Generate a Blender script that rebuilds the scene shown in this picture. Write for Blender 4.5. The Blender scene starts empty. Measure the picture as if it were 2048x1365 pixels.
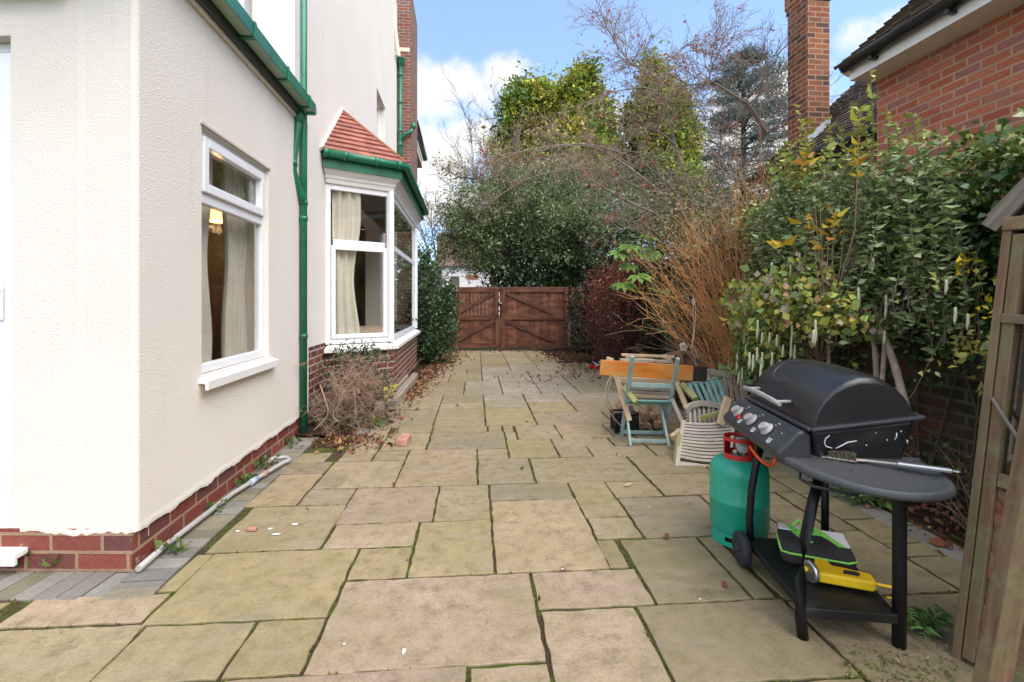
import bpy, math, random
import numpy as np
from mathutils import Vector, Matrix
SC = bpy.context.scene
COL = SC.collection
# ------------------------------------------------------------------ camera, sky, sun, exposure
FPX, HOR, CAMZ = 945.0, 602.0, 1.38
YAW = math.atan(98 / 945.0)
SY, CY = math.sin(YAW), math.cos(YAW)
cam_d = bpy.data.cameras.new('camera'); cam = bpy.data.objects.new('camera', cam_d); COL.objects.link(cam)
cam.location = (0, 0, CAMZ); cam.rotation_euler = (math.pi / 2, 0, -YAW)
cam_d.sensor_width = 36.0; cam_d.lens = FPX / 2048 * 36; cam_d.shift_y = -(682.5 - HOR) / 2048
cam_d.clip_start = 0.05; cam_d.clip_end = 2000
SC.camera = cam
SUN_EL, SUN_AZ = math.radians(57), math.radians(136)     # azimuth clockwise from +Y: the sun stands behind the camera
SKY_STRENGTH, SUN_STRENGTH = 0.15, 1.55
SC.view_settings.view_transform = 'Standard'; SC.view_settings.look = 'None'
SC.view_settings.gamma = 1.0; SC.view_settings.exposure = 1.5

def at(u, v, d):
    l = (u - 1024) / FPX
    return Vector((d * (SY + l * CY), d * (CY - l * SY), CAMZ + d * (HOR - v) / FPX))
def ground(u, v, z=0.0):
    return at(u, v, (CAMZ - z) * FPX / (v - HOR))
def onX(u, v, X):
    l = (u - 1024) / FPX
    return at(u, v, X / (SY + l * CY))

def N(nt, kind, **kw):
    n = nt.nodes.new(kind)
    for k, v in kw.items(): setattr(n, k, v)
    return n
def setin(n, **kw):
    for k, v in kw.items(): n.inputs[k.replace('_', ' ')].default_value = v

world = bpy.data.worlds.new('World'); SC.world = world; world.use_nodes = True
def build_world():
    nt = world.node_tree; nt.nodes.clear(); L = nt.links.new
    out = N(nt, 'ShaderNodeOutputWorld'); bg = N(nt, 'ShaderNodeBackground'); bg.inputs[1].default_value = SKY_STRENGTH
    sky = N(nt, 'ShaderNodeTexSky', sky_type='NISHITA', sun_disc=False)
    sky.sun_elevation = SUN_EL; sky.sun_rotation = SUN_AZ; sky.air_density = 1.0; sky.dust_density = 0.6; sky.ozone_density = 1.4
    tc = N(nt, 'ShaderNodeTexCoord')
    nz = N(nt, 'ShaderNodeTexNoise'); setin(nz, Scale=6.0, Detail=9.0, Roughness=0.6); L(tc.outputs['Generated'], nz.inputs['Vector'])
    nb = N(nt, 'ShaderNodeTexNoise'); setin(nb, Scale=1.7, Detail=5.0, Roughness=0.55); L(tc.outputs['Generated'], nb.inputs['Vector'])
    prev = None
    # cumulus clouds: directions in the sky, half-widths (sideways, upward)
    for (u, v, ru, rv) in ((905, 165, 130, 62), (860, 185, 110, 75), (1000, 150, 75, 45), (880, 330, 175, 115), (980, 400, 250, 90), (1815, 62, 110, 60), (1880, 40, 90, 55),
                           (1775, 85, 80, 45), (1450, 300, 300, 130), (1270, 330, 160, 60), (300, 330, 240, 150), (500, 120, 180, 100), (2400, 300, 300, 140), (1590, 150, 70, 30)):
        l, h = (u - 1024) / FPX, (HOR - v) / FPX
        d = Vector((SY + l * CY, CY - l * SY, h)); ln = d.length; d.normalize()
        r = Vector((d.y, -d.x, 0)).normalized(); up = r.cross(d)
        a, b = ru / FPX / ln, rv / FPX / ln
        sub = N(nt, 'ShaderNodeVectorMath', operation='SUBTRACT'); L(tc.outputs['Generated'], sub.inputs[0]); sub.inputs[1].default_value = d
        dr = N(nt, 'ShaderNodeVectorMath', operation='DOT_PRODUCT'); L(sub.outputs[0], dr.inputs[0]); dr.inputs[1].default_value = r / a
        du = N(nt, 'ShaderNodeVectorMath', operation='DOT_PRODUCT'); L(sub.outputs[0], du.inputs[0]); du.inputs[1].default_value = up / b
        df = N(nt, 'ShaderNodeVectorMath', operation='DOT_PRODUCT'); L(sub.outputs[0], df.inputs[0]); df.inputs[1].default_value = d * 1.0
        cb = N(nt, 'ShaderNodeCombineXYZ'); L(dr.outputs['Value'], cb.inputs[0]); L(du.outputs['Value'], cb.inputs[1]); L(df.outputs['Value'], cb.inputs[2])
        le = N(nt, 'ShaderNodeVectorMath', operation='LENGTH'); L(cb.outputs[0], le.inputs[0])
        inv = N(nt, 'ShaderNodeMath', operation='SUBTRACT'); inv.inputs[0].default_value = 1.0; L(le.outputs['Value'], inv.inputs[1])
        if prev is None: prev = inv
        else:
            mx = N(nt, 'ShaderNodeMath', operation='SMOOTH_MAX'); mx.inputs[2].default_value = 0.25
            L(prev.outputs[0], mx.inputs[0]); L(inv.outputs[0], mx.inputs[1]); prev = mx
    # loose broken cloud behind the camera, unseen, added to brighten the patio
    loose = N(nt, 'ShaderNodeMath', operation='MULTIPLY_ADD'); L(nb.outputs[0], loose.inputs[0]); loose.inputs[1].default_value = 3.0; loose.inputs[2].default_value = -1.3
    sp = N(nt, 'ShaderNodeSeparateXYZ'); L(tc.outputs['Generated'], sp.inputs[0]); clr = N(nt, 'ShaderNodeMapRange'); L(sp.outputs[1], clr.inputs[0]); clr.inputs[1].default_value = -.1; clr.inputs[2].default_value = .35; clr.inputs[3].default_value = 0.0; clr.inputs[4].default_value = 1.2
    lo2 = N(nt, 'ShaderNodeMath', operation='SUBTRACT'); L(loose.outputs[0], lo2.inputs[0]); L(clr.outputs[0], lo2.inputs[1]); loose = lo2
    mx = N(nt, 'ShaderNodeMath', operation='MAXIMUM'); L(prev.outputs[0], mx.inputs[0]); L(loose.outputs[0], mx.inputs[1])
    nn = N(nt, 'ShaderNodeMath', operation='MULTIPLY_ADD'); L(nz.outputs[0], nn.inputs[0]); nn.inputs[1].default_value = 2.8; nn.inputs[2].default_value = -1.45
    ad = N(nt, 'ShaderNodeMath', operation='ADD'); L(mx.outputs[0], ad.inputs[0]); L(nn.outputs[0], ad.inputs[1])
    mr = N(nt, 'ShaderNodeMapRange', interpolation_type='SMOOTHSTEP'); L(ad.outputs[0], mr.inputs[0]); mr.inputs[1].default_value = -.12; mr.inputs[2].default_value = 0.55
    sc = N(nt, 'ShaderNodeMapRange'); L(nz.outputs[0], sc.inputs[0]); sc.inputs[1].default_value = .3; sc.inputs[2].default_value = .7; sc.inputs[3].default_value = .93; sc.inputs[4].default_value = 1.06
    cc = N(nt, 'ShaderNodeVectorMath', operation='SCALE'); cc.inputs[0].default_value = (2.62, 2.6, 2.6); br = N(nt, 'ShaderNodeMapRange'); L(sp.outputs[1], br.inputs[0]); br.inputs[1].default_value = -.7; br.inputs[2].default_value = .45; br.inputs[3].default_value = 2.9; br.inputs[4].default_value = 1.0   # clouds on the sun's side, behind the camera, brightened to light the scene
    bs_ = N(nt, 'ShaderNodeMath', operation='MULTIPLY'); L(sc.outputs[0], bs_.inputs[0]); L(br.outputs[0], bs_.inputs[1]); L(bs_.outputs[0], cc.inputs['Scale'])
    sk = N(nt, 'ShaderNodeVectorMath', operation='MULTIPLY_ADD'); L(sky.outputs[0], sk.inputs[0]); sk.inputs[1].default_value = (.5, .6, .7); sk.inputs[2].default_value = (0.42, 0.46, 0.48)  # thin milky veil
    mix = N(nt, 'ShaderNodeMix', data_type='RGBA'); L(mr.outputs[0], mix.inputs['Factor']); L(sk.outputs[0], mix.inputs['A']); L(cc.outputs[0], mix.inputs['B'])
    L(mix.outputs['Result'], bg.inputs[0]); L(bg.outputs[0], out.inputs[0])
build_world()
sun_d = bpy.data.lights.new('sun', 'SUN'); sun = bpy.data.objects.new('sun', sun_d); COL.objects.link(sun)
sun_d.energy = SUN_STRENGTH; sun_d.angle = math.radians(55); sun_d.color = (1.0, .93, .84)
sdir = Vector((math.sin(SUN_AZ) * math.cos(SUN_EL), math.cos(SUN_AZ) * math.cos(SUN_EL), math.sin(SUN_EL)))
sun.rotation_euler = sdir.to_track_quat('Z', 'Y').to_euler(); sun.location = sdir * 30

# ------------------------------------------------------------------ mesh builder
class MB:
    def __init__(s): s.v = []; s.f = []; s.uv = []; s.m = []; s.sm = []; s.t = []; s.tint = (1, 1, 1); s.mi = 0
    def face(s, idx, uv=None, smooth=False):
        s.f.append(idx); s.uv.append(uv); s.m.append(s.mi); s.sm.append(smooth); s.t.append(s.tint)
    def add(s, p): s.v.append(tuple(p)); return len(s.v) - 1
    def poly(s, pts, uv=None, smooth=False): s.face([s.add(p) for p in pts], uv, smooth)
    def obox(s, c, ex, ey, ez):                       # centre and three half-edge vectors
        c = Vector(c); b = len(s.v)
        for k in range(8):
            s.v.append(tuple(c + ex * (1 if k & 1 else -1) + ey * (1 if k & 2 else -1) + ez * (1 if k & 4 else -1)))
        hx, hy, hz = ex.length, ey.length, ez.length; o = random.random() * 5
        for q, (a, d) in (((0, 2, 3, 1), (hy, hx)), ((4, 5, 7, 6), (hx, hy)), ((0, 1, 5, 4), (hx, hz)), ((2, 6, 7, 3), (hz, hx)), ((0, 4, 6, 2), (hz, hy)), ((1, 3, 7, 5), (hy, hz))):
            s.face([b + i for i in q], None)
        return s
    def box(s, x0, x1, y0, y1, z0, z1):
        return s.obox(((x0 + x1) / 2, (y0 + y1) / 2, (z0 + z1) / 2), Vector(((x1 - x0) / 2, 0, 0)), Vector((0, (y1 - y0) / 2, 0)), Vector((0, 0, (z1 - z0) / 2)))
    def bar(s, p0, p1, w, h, up=(0, 0, 1)):           # rectangular bar; uv runs along it
        p0, p1 = Vector(p0), Vector(p1); ax = p1 - p0; L = ax.length; ax.normalize(); up = Vector(up)
        if abs(ax.dot(up)) > .97: up = Vector((0, 1, 0))
        sd = ax.cross(up).normalized(); u2 = sd.cross(ax).normalized(); b = len(s.v); o = random.random() * 9
        for p in (p0, p1):
            for a, c in ((-1, -1), (1, -1), (1, 1), (-1, 1)): s.v.append(tuple(p + sd * (a * w / 2) + u2 * (c * h / 2)))
        for k in range(4):
            k2 = (k + 1) % 4; ww = w if k % 2 == 0 else h; oo = o + k * .37
            s.face([b + k, b + k2, b + 4 + k2, b + 4 + k], [(0 + o, oo), (0 + o, oo + ww), (L + o, oo + ww), (L + o, oo)])
        s.face([b + 3, b + 2, b + 1, b], None); s.face([b + 4, b + 5, b + 6, b + 7], None)
        return s
    def tube(s, pts, rad, n=8, caps=True, smooth=True, flat=1.0):
        pts = [Vector(p) for p in pts]; m = len(pts)
        if not hasattr(rad, '__len__'): rad = [rad] * m
        b = len(s.v); ref = Vector((0.12, 0.31, 1)).normalized(); ln = 0
        for i, p in enumerate(pts):
            d = (pts[min(i + 1, m - 1)] - pts[max(i - 1, 0)])
            if d.length < 1e-9: d = Vector((0, 0, 1))
            d.normalize(); a = d.cross(ref)
            if a.length < .15: a = d.cross(Vector((1, 0, 0)))
            a.normalize(); c = a.cross(d)
            for k in range(n):
                t = 2 * math.pi * k / n
                s.v.append(tuple(p + (a * math.cos(t) + c * math.sin(t) * flat) * rad[i]))
        for i in range(m - 1):
            L2 = ln + (pts[i + 1] - pts[i]).length; per = 2 * math.pi * max(rad[i], .004)
            for k in range(n):
                k2 = (k + 1) % n
                s.face([b + i * n + k, b + i * n + k2, b + (i + 1) * n + k2, b + (i + 1) * n + k],
                       [(ln, per * k / n), (ln, per * (k + 1) / n), (L2, per * (k + 1) / n), (L2, per * k / n)], smooth)
            ln = L2
        if caps:
            s.face([b + k for k in range(n)][::-1]); s.face([b + (m - 1) * n + k for k in range(n)])
        return s
    def lathe(s, o, prof, n=32, ax=(0, 0, 1), smooth=True):      # prof: (radius, height)
        o = Vector(o); ax = Vector(ax).normalized(); a = ax.orthogonal().normalized(); c = ax.cross(a); b = len(s.v); m = len(prof)
        for r, h in prof:
            for k in range(n):
                t = 2 * math.pi * k / n; s.v.append(tuple(o + ax * h + (a * math.cos(t) + c * math.sin(t)) * r))
        for i in range(m - 1):
            for k in range(n):
                k2 = (k + 1) % n; r = max(prof[i][0], .01)
                s.face([b + i * n + k, b + i * n + k2, b + (i + 1) * n + k2, b + (i + 1) * n + k],
                       [(6.28 * r * k / n, prof[i][1]), (6.28 * r * (k + 1) / n, prof[i][1]), (6.28 * r * (k + 1) / n, prof[i + 1][1]), (6.28 * r * k / n, prof[i + 1][1])], smooth)
        if prof[0][0] > 1e-4: s.face([b + k for k in range(n)][::-1])
        if prof[-1][0] > 1e-4: s.face([b + (m - 1) * n + k for k in range(n)])
        return s
    def prism(s, pts, off, smooth=False):             # polygon pushed along off
        pts = [Vector(p) for p in pts]; off = Vector(off); n = len(pts); b = len(s.v)
        for p in pts: s.v.append(tuple(p))
        for p in pts: s.v.append(tuple(p + off))
        s.face(list(range(b, b + n))[::-1]); s.face(list(range(b + n, b + 2 * n)))
        for k in range(n):
            k2 = (k + 1) % n; s.face([b + k, b + k2, b + n + k2, b + n + k], None, smooth)
        return s
    def build(s, name, mats, parent=None, bevel=0, origin=None, fixn=True, seg=2):
        me = bpy.data.meshes.new(name)
        if not isinstance(mats, (list, tuple)): mats = [mats]
        V = np.array(s.v, dtype=np.float64).reshape(-1, 3)
        if parent is not None: org = Vector(parent['_o'])
        elif origin is not None: org = Vector(origin)
        else: org = Vector(((V[:, 0].min() + V[:, 0].max()) / 2, (V[:, 1].min() + V[:, 1].max()) / 2, V[:, 2].min()))
        me.from_pydata((V - np.array(org)).tolist(), [], s.f)
        for m in mats: me.materials.append(m)
        me.polygons.foreach_set('material_index', s.m); me.polygons.foreach_set('use_smooth', s.sm)
        if fixn:
            import bmesh
            bm = bmesh.new(); bm.from_mesh(me); bmesh.ops.recalc_face_normals(bm, faces=bm.faces); bm.to_mesh(me); bm.free()
        uvl = me.uv_layers.new(name='UVMap'); U = uvl.data
        tl = me.attributes.new('tint', 'FLOAT_COLOR', 'FACE'); T = np.ones((len(s.f), 4), np.float32); T[:, :3] = np.array(s.t, dtype=np.float32); tl.data.foreach_set('color', T.ravel())
        for i, p in enumerate(me.polygons):
            uv = s.uv[i]
            if uv is not None:
                idx = {vi: uv[k] for k, vi in enumerate(s.f[i])}
                for li in p.loop_indices: U[li].uv = idx[me.loops[li].vertex_index]
            else:
                n = p.normal
                if abs(n.z) < .75:
                    t = Vector((-n.y, n.x, 0)).normalized()
                    for li in p.loop_indices:
                        co = V[me.loops[li].vertex_index]; U[li].uv = (co[0] * t.x + co[1] * t.y, co[2])
                else:
                    for li in p.loop_indices:
                        co = V[me.loops[li].vertex_index]; U[li].uv = (co[0], co[1])
        o = bpy.data.objects.new(name, me); COL.objects.link(o); o['_o'] = tuple(org)
        if parent is not None: o.parent = parent
        else: o.location = org
        if bevel:
            b = o.modifiers.new('bevel', 'BEVEL'); b.width = bevel; b.segments = seg; b.limit_method = 'ANGLE'; b.angle_limit = math.radians(40)
        return o
def tag(o, label=None, cat=None, group=None, kind=None):
    if label: o['label'] = label
    if cat: o['category'] = cat
    if group: o['group'] = group
    if kind: o['kind'] = kind
    return o
def thing(name, loc, label, cat, group=None):
    o = bpy.data.objects.new(name, None); COL.objects.link(o); o.location = loc; o['_o'] = tuple(Vector(loc)); o.empty_display_size = .1
    return tag(o, label, cat, group)
def copy_tree(o, parent=None):
    c = o.copy(); COL.objects.link(c)
    if parent: c.parent = parent
    for ch in o.children: copy_tree(ch, c)
    return c

# ------------------------------------------------------------------ materials
def base_mat(name, rough=.6, metal=0.0, spec=.5):
    m = bpy.data.materials.new(name); m.use_nodes = True; nt = m.node_tree; p = nt.nodes['Principled BSDF']
    p.inputs['Roughness'].default_value = rough; p.inputs['Metallic'].default_value = metal; p.inputs['Specular IOR Level'].default_value = spec
    return m, nt, p
def col(c): return (c[0], c[1], c[2], 1.0)
def coords(nt, mode='Object', scale=(1, 1, 1)):
    tc = N(nt, 'ShaderNodeTexCoord'); mp = N(nt, 'ShaderNodeMapping'); mp.inputs['Scale'].default_value = scale
    nt.links.new(tc.outputs[mode], mp.inputs['Vector']); return mp.outputs[0]
def noise(nt, vec, scale, detail=4, rough=.55):
    n = N(nt, 'ShaderNodeTexNoise'); setin(n, Scale=scale, Detail=detail, Roughness=rough); nt.links.new(vec, n.inputs['Vector']); return n
def ramp(nt, fac, stops):
    r = N(nt, 'ShaderNodeValToRGB'); nt.links.new(fac, r.inputs[0]); e = r.color_ramp.elements
    while len(e) < len(stops): e.new(.5)
    for i, (p, c) in enumerate(stops): e[i].position = p; e[i].color = col(c)
    return r.outputs[0]
def mixc(nt, fac, a, b, blend='MIX'):
    m = N(nt, 'ShaderNodeMix', data_type='RGBA', blend_type=blend)
    for k, x in (('Factor', fac), ('A', a), ('B', b)):
        if hasattr(x, 'is_linked'): nt.links.new(x, m.inputs[k])
        else: m.inputs[k].default_value = x if k == 'Factor' else col(x)
    return m.outputs['Result']
def bump(nt, p, h, strength=.3, dist=.01):
    b = N(nt, 'ShaderNodeBump'); setin(b, Strength=strength, Distance=dist); nt.links.new(h, b.inputs['Height']); nt.links.new(b.outputs[0], p.inputs['Normal']); return b
def plain(name, c, rough=.5, metal=0, var=.12, scale=6, bs=0, bscale=80, dirt=None, spec=.5):
    m, nt, p = base_mat(name, rough, metal, spec); v = coords(nt)
    n = noise(nt, v, scale, 6)
    c2 = [x * (1 - var) for x in c]; c3 = [min(1, x * (1 + var)) for x in c]
    cc = ramp(nt, n.outputs[0], ((.3, c2), (.7, c3)))
    if dirt:
        n2 = noise(nt, v, dirt[1], 8, .7); f = ramp(nt, n2.outputs[0], ((dirt[2], (0, 0, 0)), (dirt[2] + .12, (1, 1, 1))))
        cc = mixc(nt, f, cc, dirt[0])
    nt.links.new(cc, p.inputs['Base Color'])
    if bs: bump(nt, p, noise(nt, v, bscale, 5).outputs[0], bs, .004)
    return m
def wood(name, dark, light, stain=None, rough=.75, grain=26, moss=None, bs=.35):
    m, nt, p = base_mat(name, rough); L = nt.links.new
    v = coords(nt, 'UV', (1.6, grain, 1)); n = noise(nt, v, 2.2, 7, .62)
    n2 = noise(nt, coords(nt, 'UV', (.9, 2.4, 1)), 3.0, 4)
    c = ramp(nt, n.outputs[0], ((.28, dark), (.52, [(a + b) / 2 for a, b in zip(dark, light)]), (.74, light)))
    if stain: c = mixc(nt, ramp(nt, n2.outputs[0], ((.42, (0, 0, 0)), (.66, (1, 1, 1)))), c, stain)
    if moss:
        n3 = noise(nt, coords(nt), 7, 7, .7); c = mixc(nt, ramp(nt, n3.outputs[0], ((.5, (0, 0, 0)), (.64, (.8, .8, .8)))), c, moss)
    at_ = N(nt, 'ShaderNodeAttribute'); at_.attribute_name = 'tint'
    c = mixc(nt, 1.0, c, at_.outputs['Color'], 'MULTIPLY')
    L(c, p.inputs['Base Color']); bump(nt, p, n.outputs[0], bs, .004); return m
def brick(name, c1, c2, mortar, w=.225, h=.075, ms=.011, bias=0.0, dark=None, wear=None, rough=.85, bs=.7, off=.5):
    m, nt, p = base_mat(name, rough, 0, .3); L = nt.links.new
    v = coords(nt, 'UV'); dn = noise(nt, v, 9, 4); dv = N(nt, 'ShaderNodeVectorMath', operation='SCALE'); dv.inputs['Scale'].default_value = .007
    sb = N(nt, 'ShaderNodeVectorMath', operation='SUBTRACT'); L(dn.outputs['Color'], sb.inputs[0]); sb.inputs[1].default_value = (.5, .5, .5); L(sb.outputs[0], dv.inputs[0])
    ad = N(nt, 'ShaderNodeVectorMath', operation='ADD'); L(v, ad.inputs[0]); L(dv.outputs[0], ad.inputs[1])
    b = N(nt, 'ShaderNodeTexBrick', offset=off, offset_frequency=2); setin(b, Scale=1.0, Mortar_Size=ms, Mortar_Smooth=.25, Bias=bias, Brick_Width=w, Row_Height=h)
    b.inputs['Color1'].default_value = col((0, 0, 0)); b.inputs['Color2'].default_value = col((1, 1, 1)); b.inputs['Mortar'].default_value = col((.5, .5, .5)); L(ad.outputs[0], b.inputs['Vector'])
    stops = [(.0, c1), (.55, c2)]
    if dark: stops.append((.85, dark))
    bc = ramp(nt, b.outputs['Color'], stops)
    n = noise(nt, v, 34, 6, .65); bc = mixc(nt, .55, bc, ramp(nt, n.outputs[0], ((.3, (.45, .45, .45)), (.7, (1, 1, 1)))), 'MULTIPLY')
    bc = mixc(nt, .25, bc, (1, 1, 1), 'SCREEN') if False else bc
    if wear:
        n4 = noise(nt, v, wear[1], 7, .7); bc = mixc(nt, ramp(nt, n4.outputs[0], ((wear[2], (0, 0, 0)), (wear[2] + .1, (1, 1, 1)))), bc, wear[0])
    n2 = noise(nt, v, 3.0, 5); mo = mixc(nt, .7, mortar, ramp(nt, n2.outputs[0], ((.3, (.55, .55, .55)), (.7, (1, 1, 1)))), 'MULTIPLY')
    L(mixc(nt, b.outputs['Fac'], bc, mo), p.inputs['Base Color'])
    hh = N(nt, 'ShaderNodeMath', operation='MULTIPLY_ADD'); L(b.outputs['Fac'], hh.inputs[0]); hh.inputs[1].default_value = -1.0; L(n.outputs[0], hh.inputs[2])
    bump(nt, p, hh.outputs[0], bs, .008); return m
def leafmat(name, rough=.5, trans=.25, spec=.4):
    m, nt, p = base_mat(name, rough, 0, spec); L = nt.links.new
    a = N(nt, 'ShaderNodeAttribute'); a.attribute_name = 'tint'; L(a.outputs['Color'], p.inputs['Base Color'])
    t = N(nt, 'ShaderNodeBsdfTranslucent'); L(a.outputs['Color'], t.inputs[0]); mx = N(nt, 'ShaderNodeMixShader'); mx.inputs[0].default_value = trans
    L(p.outputs[0], mx.inputs[1]); L(t.outputs[0], mx.inputs[2]); L(mx.outputs[0], nt.nodes['Material Output'].inputs[0]); return m
def glassmat(name, tint=(.75, .8, .78), refl=1.0):
    m = bpy.data.materials.new(name); m.use_nodes = True; nt = m.node_tree; nt.nodes.clear(); L = nt.links.new
    o = N(nt, 'ShaderNodeOutputMaterial'); t = N(nt, 'ShaderNodeBsdfTransparent'); t.inputs[0].default_value = col(tint); g = N(nt, 'ShaderNodeBsdfGlossy'); g.inputs['Roughness'].default_value = .02
    g.inputs[0].default_value = col((.92, .95, .95)); lw = N(nt, 'ShaderNodeLayerWeight'); lw.inputs[0].default_value = .5; pw = N(nt, 'ShaderNodeMath', operation='POWER'); L(lw.outputs['Facing'], pw.inputs[0]); pw.inputs[1].default_value = 4.0
    f = N(nt, 'ShaderNodeMath', operation='MULTIPLY_ADD'); L(pw.outputs[0], f.inputs[0]); f.inputs[1].default_value = .8; f.inputs[2].default_value = .05 * refl
    mx = N(nt, 'ShaderNodeMixShader'); L(f.outputs[0], mx.inputs[0]); L(t.outputs[0], mx.inputs[1]); L(g.outputs[0], mx.inputs[2]); L(mx.outputs[0], o.inputs[0]); return m

def stucco_mat():
    m, nt, p = base_mat('painted_roughcast', .9, 0, .2); v = coords(nt); L = nt.links.new
    n1 = noise(nt, v, 125, 5, .6); n2 = noise(nt, v, 230, 3, .6); vo = N(nt, 'ShaderNodeTexVoronoi', feature='SMOOTH_F1'); setin(vo, Scale=150.0); L(v, vo.inputs['Vector'])
    h = N(nt, 'ShaderNodeMath', operation='ADD'); L(n1.outputs[0], h.inputs[0]); h2 = N(nt, 'ShaderNodeMath', operation='MULTIPLY_ADD'); L(n2.outputs[0], h2.inputs[0]); h2.inputs[1].default_value = .35; L(vo.outputs['Distance'], h2.inputs[2]); L(h2.outputs[0], h.inputs[1])
    b = bump(nt, p, h.outputs[0], .42, .007)
    c = ramp(nt, noise(nt, v, 1.1, 6, .6).outputs[0], ((.3, (.755, .685, .605)), (.7, (.8, .735, .66))))
    st = noise(nt, coords(nt, 'Object', (3, 3, .35)), 2.2, 7, .7)
    c = mixc(nt, ramp(nt, st.outputs[0], ((.6, (0, 0, 0)), (.8, (.35, .35, .35)))), c, (.5, .45, .38))
    L(c, p.inputs['Base Color']); return m
def slab_mat():
    m, nt, p = base_mat('riven_sandstone', .8, 0, .3); L = nt.links.new; v = coords(nt)
    a = N(nt, 'ShaderNodeAttribute'); a.attribute_name = 'tint'
    n1 = noise(nt, v, 1.3, 7, .65); n2 = noise(nt, v, 11, 9, .72); n3 = noise(nt, v, 75, 5, .7); vs = coords(nt, 'Object', (1, 3.4, 1)); n4 = noise(nt, vs, 2.6, 8, .65)
    c = mixc(nt, .9, a.outputs['Color'], ramp(nt, n2.outputs[0], ((.3, (.36, .33, .28)), (.5, (.8, .78, .74)), (.7, (1, .99, .96)))), 'MULTIPLY')
    c = mixc(nt, .55, c, ramp(nt, n3.outputs[0], ((.34, (.45, .43, .4)), (.6, (1, 1, 1)))), 'MULTIPLY')
    c = mixc(nt, ramp(nt, n1.outputs[0], ((.4, (0, 0, 0)), (.66, (.75, .75, .75)))), c, (.215, .178, .085))                         # green algae film
    c = mixc(nt, ramp(nt, n4.outputs[0], ((.52, (0, 0, 0)), (.72, (.7, .7, .7)))), c, (.31, .235, .17))                    # pinkish iron bands
    n5 = noise(nt, v, 1.7, 9, .72); c = mixc(nt, ramp(nt, n5.outputs[0], ((.57, (0, 0, 0)), (.74, (.75, .75, .75)))), c, (.19, .165, .14)); n8 = noise(nt, vs, 4.5, 9, .75); c = mixc(nt, ramp(nt, n8.outputs[0], ((.62, (0, 0, 0)), (.74, (.6, .6, .6)))), c, (.13, .1, .075))    # black lichen smudges
    n6 = noise(nt, v, 26, 6, .8); c = mixc(nt, ramp(nt, n6.outputs[0], ((.685, (0, 0, 0)), (.73, (.8, .8, .8)))), c, (.45, .42, .36)) # pale flecks
    n7 = noise(nt, v, 48, 4, .7); c = mixc(nt, ramp(nt, n7.outputs[0], ((.7, (0, 0, 0)), (.74, (.8, .8, .8)))), c, (.06, .05, .035))
    # damp, shaded ground by the shed grows darker lichen with bare pale patches
    L(c, p.inputs['Base Color'])
    h = N(nt, 'ShaderNodeMath', operation='MULTIPLY_ADD'); L(n3.outputs[0], h.inputs[0]); h.inputs[1].default_value = .25; L(n2.outputs[0], h.inputs[2]); bump(nt, p, h.outputs[0], .5, .01)
    L(ramp(nt, n1.outputs[0], ((.3, (.62, .62, .62)), (.7, (.88, .88, .88)))), p.inputs['Roughness']); return m
def soil_mat(name, c1, c2, c3, scale=14):
    m, nt, p = base_mat(name, .95, 0, .15); v = coords(nt); n = noise(nt, v, scale, 9, .75); n2 = noise(nt, v, scale * .18, 5)
    c = ramp(nt, n.outputs[0], ((.3, c1), (.52, c2), (.72, c3)))
    nt.links.new(c, p.inputs['Base Color']); bump(nt, p, n.outputs[0], .9, .02); return m
def joint_mat():
    m, nt, p = base_mat('mossy_joint', .95, 0, .15); v = coords(nt); n = noise(nt, v, 5.5, 6, .7); n2 = noise(nt, v, 90, 5, .7)
    c = ramp(nt, n2.outputs[0], ((.3, (.03, .02, .012)), (.55, (.09, .065, .035)), (.75, (.2, .16, .1))))
    g = ramp(nt, n2.outputs[0], ((.3, (.035, .05, .008)), (.7, (.15, .19, .02))))
    nt.links.new(mixc(nt, ramp(nt, n.outputs[0], ((.46, (0, 0, 0)), (.56, (1, 1, 1)))), c, g), p.inputs['Base Color']); bump(nt, p, n2.outputs[0], 1, .02); return m
def tintmat(name, rough=.7, bs=.3, bscale=60, metal=0, var=.35, spec=.4):
    m, nt, p = base_mat(name, rough, metal, spec); v = coords(nt); a = N(nt, 'ShaderNodeAttribute'); a.attribute_name = 'tint'; n = noise(nt, v, bscale, 6, .65)
    n2 = noise(nt, v, bscale * .15, 5)
    c = mixc(nt, var, a.outputs['Color'], ramp(nt, n.outputs[0], ((.3, (.3, .3, .3)), (.7, (1, 1, 1)))), 'MULTIPLY'); c = mixc(nt, var, c, ramp(nt, n2.outputs[0], ((.3, (.4, .4, .4)), (.65, (1, 1, 1)))), 'MULTIPLY')
    nt.links.new(c, p.inputs['Base Color'])
    if bs: bump(nt, p, n.outputs[0], bs, .006)
    return m
def emit(name, c, s):
    m = bpy.data.materials.new(name); m.use_nodes = True; p = m.node_tree.nodes['Principled BSDF']; p.inputs['Base Color'].default_value = col(c); p.inputs['Emission Color'].default_value = col(c); p.inputs['Emission Strength'].default_value = s; return m

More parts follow.
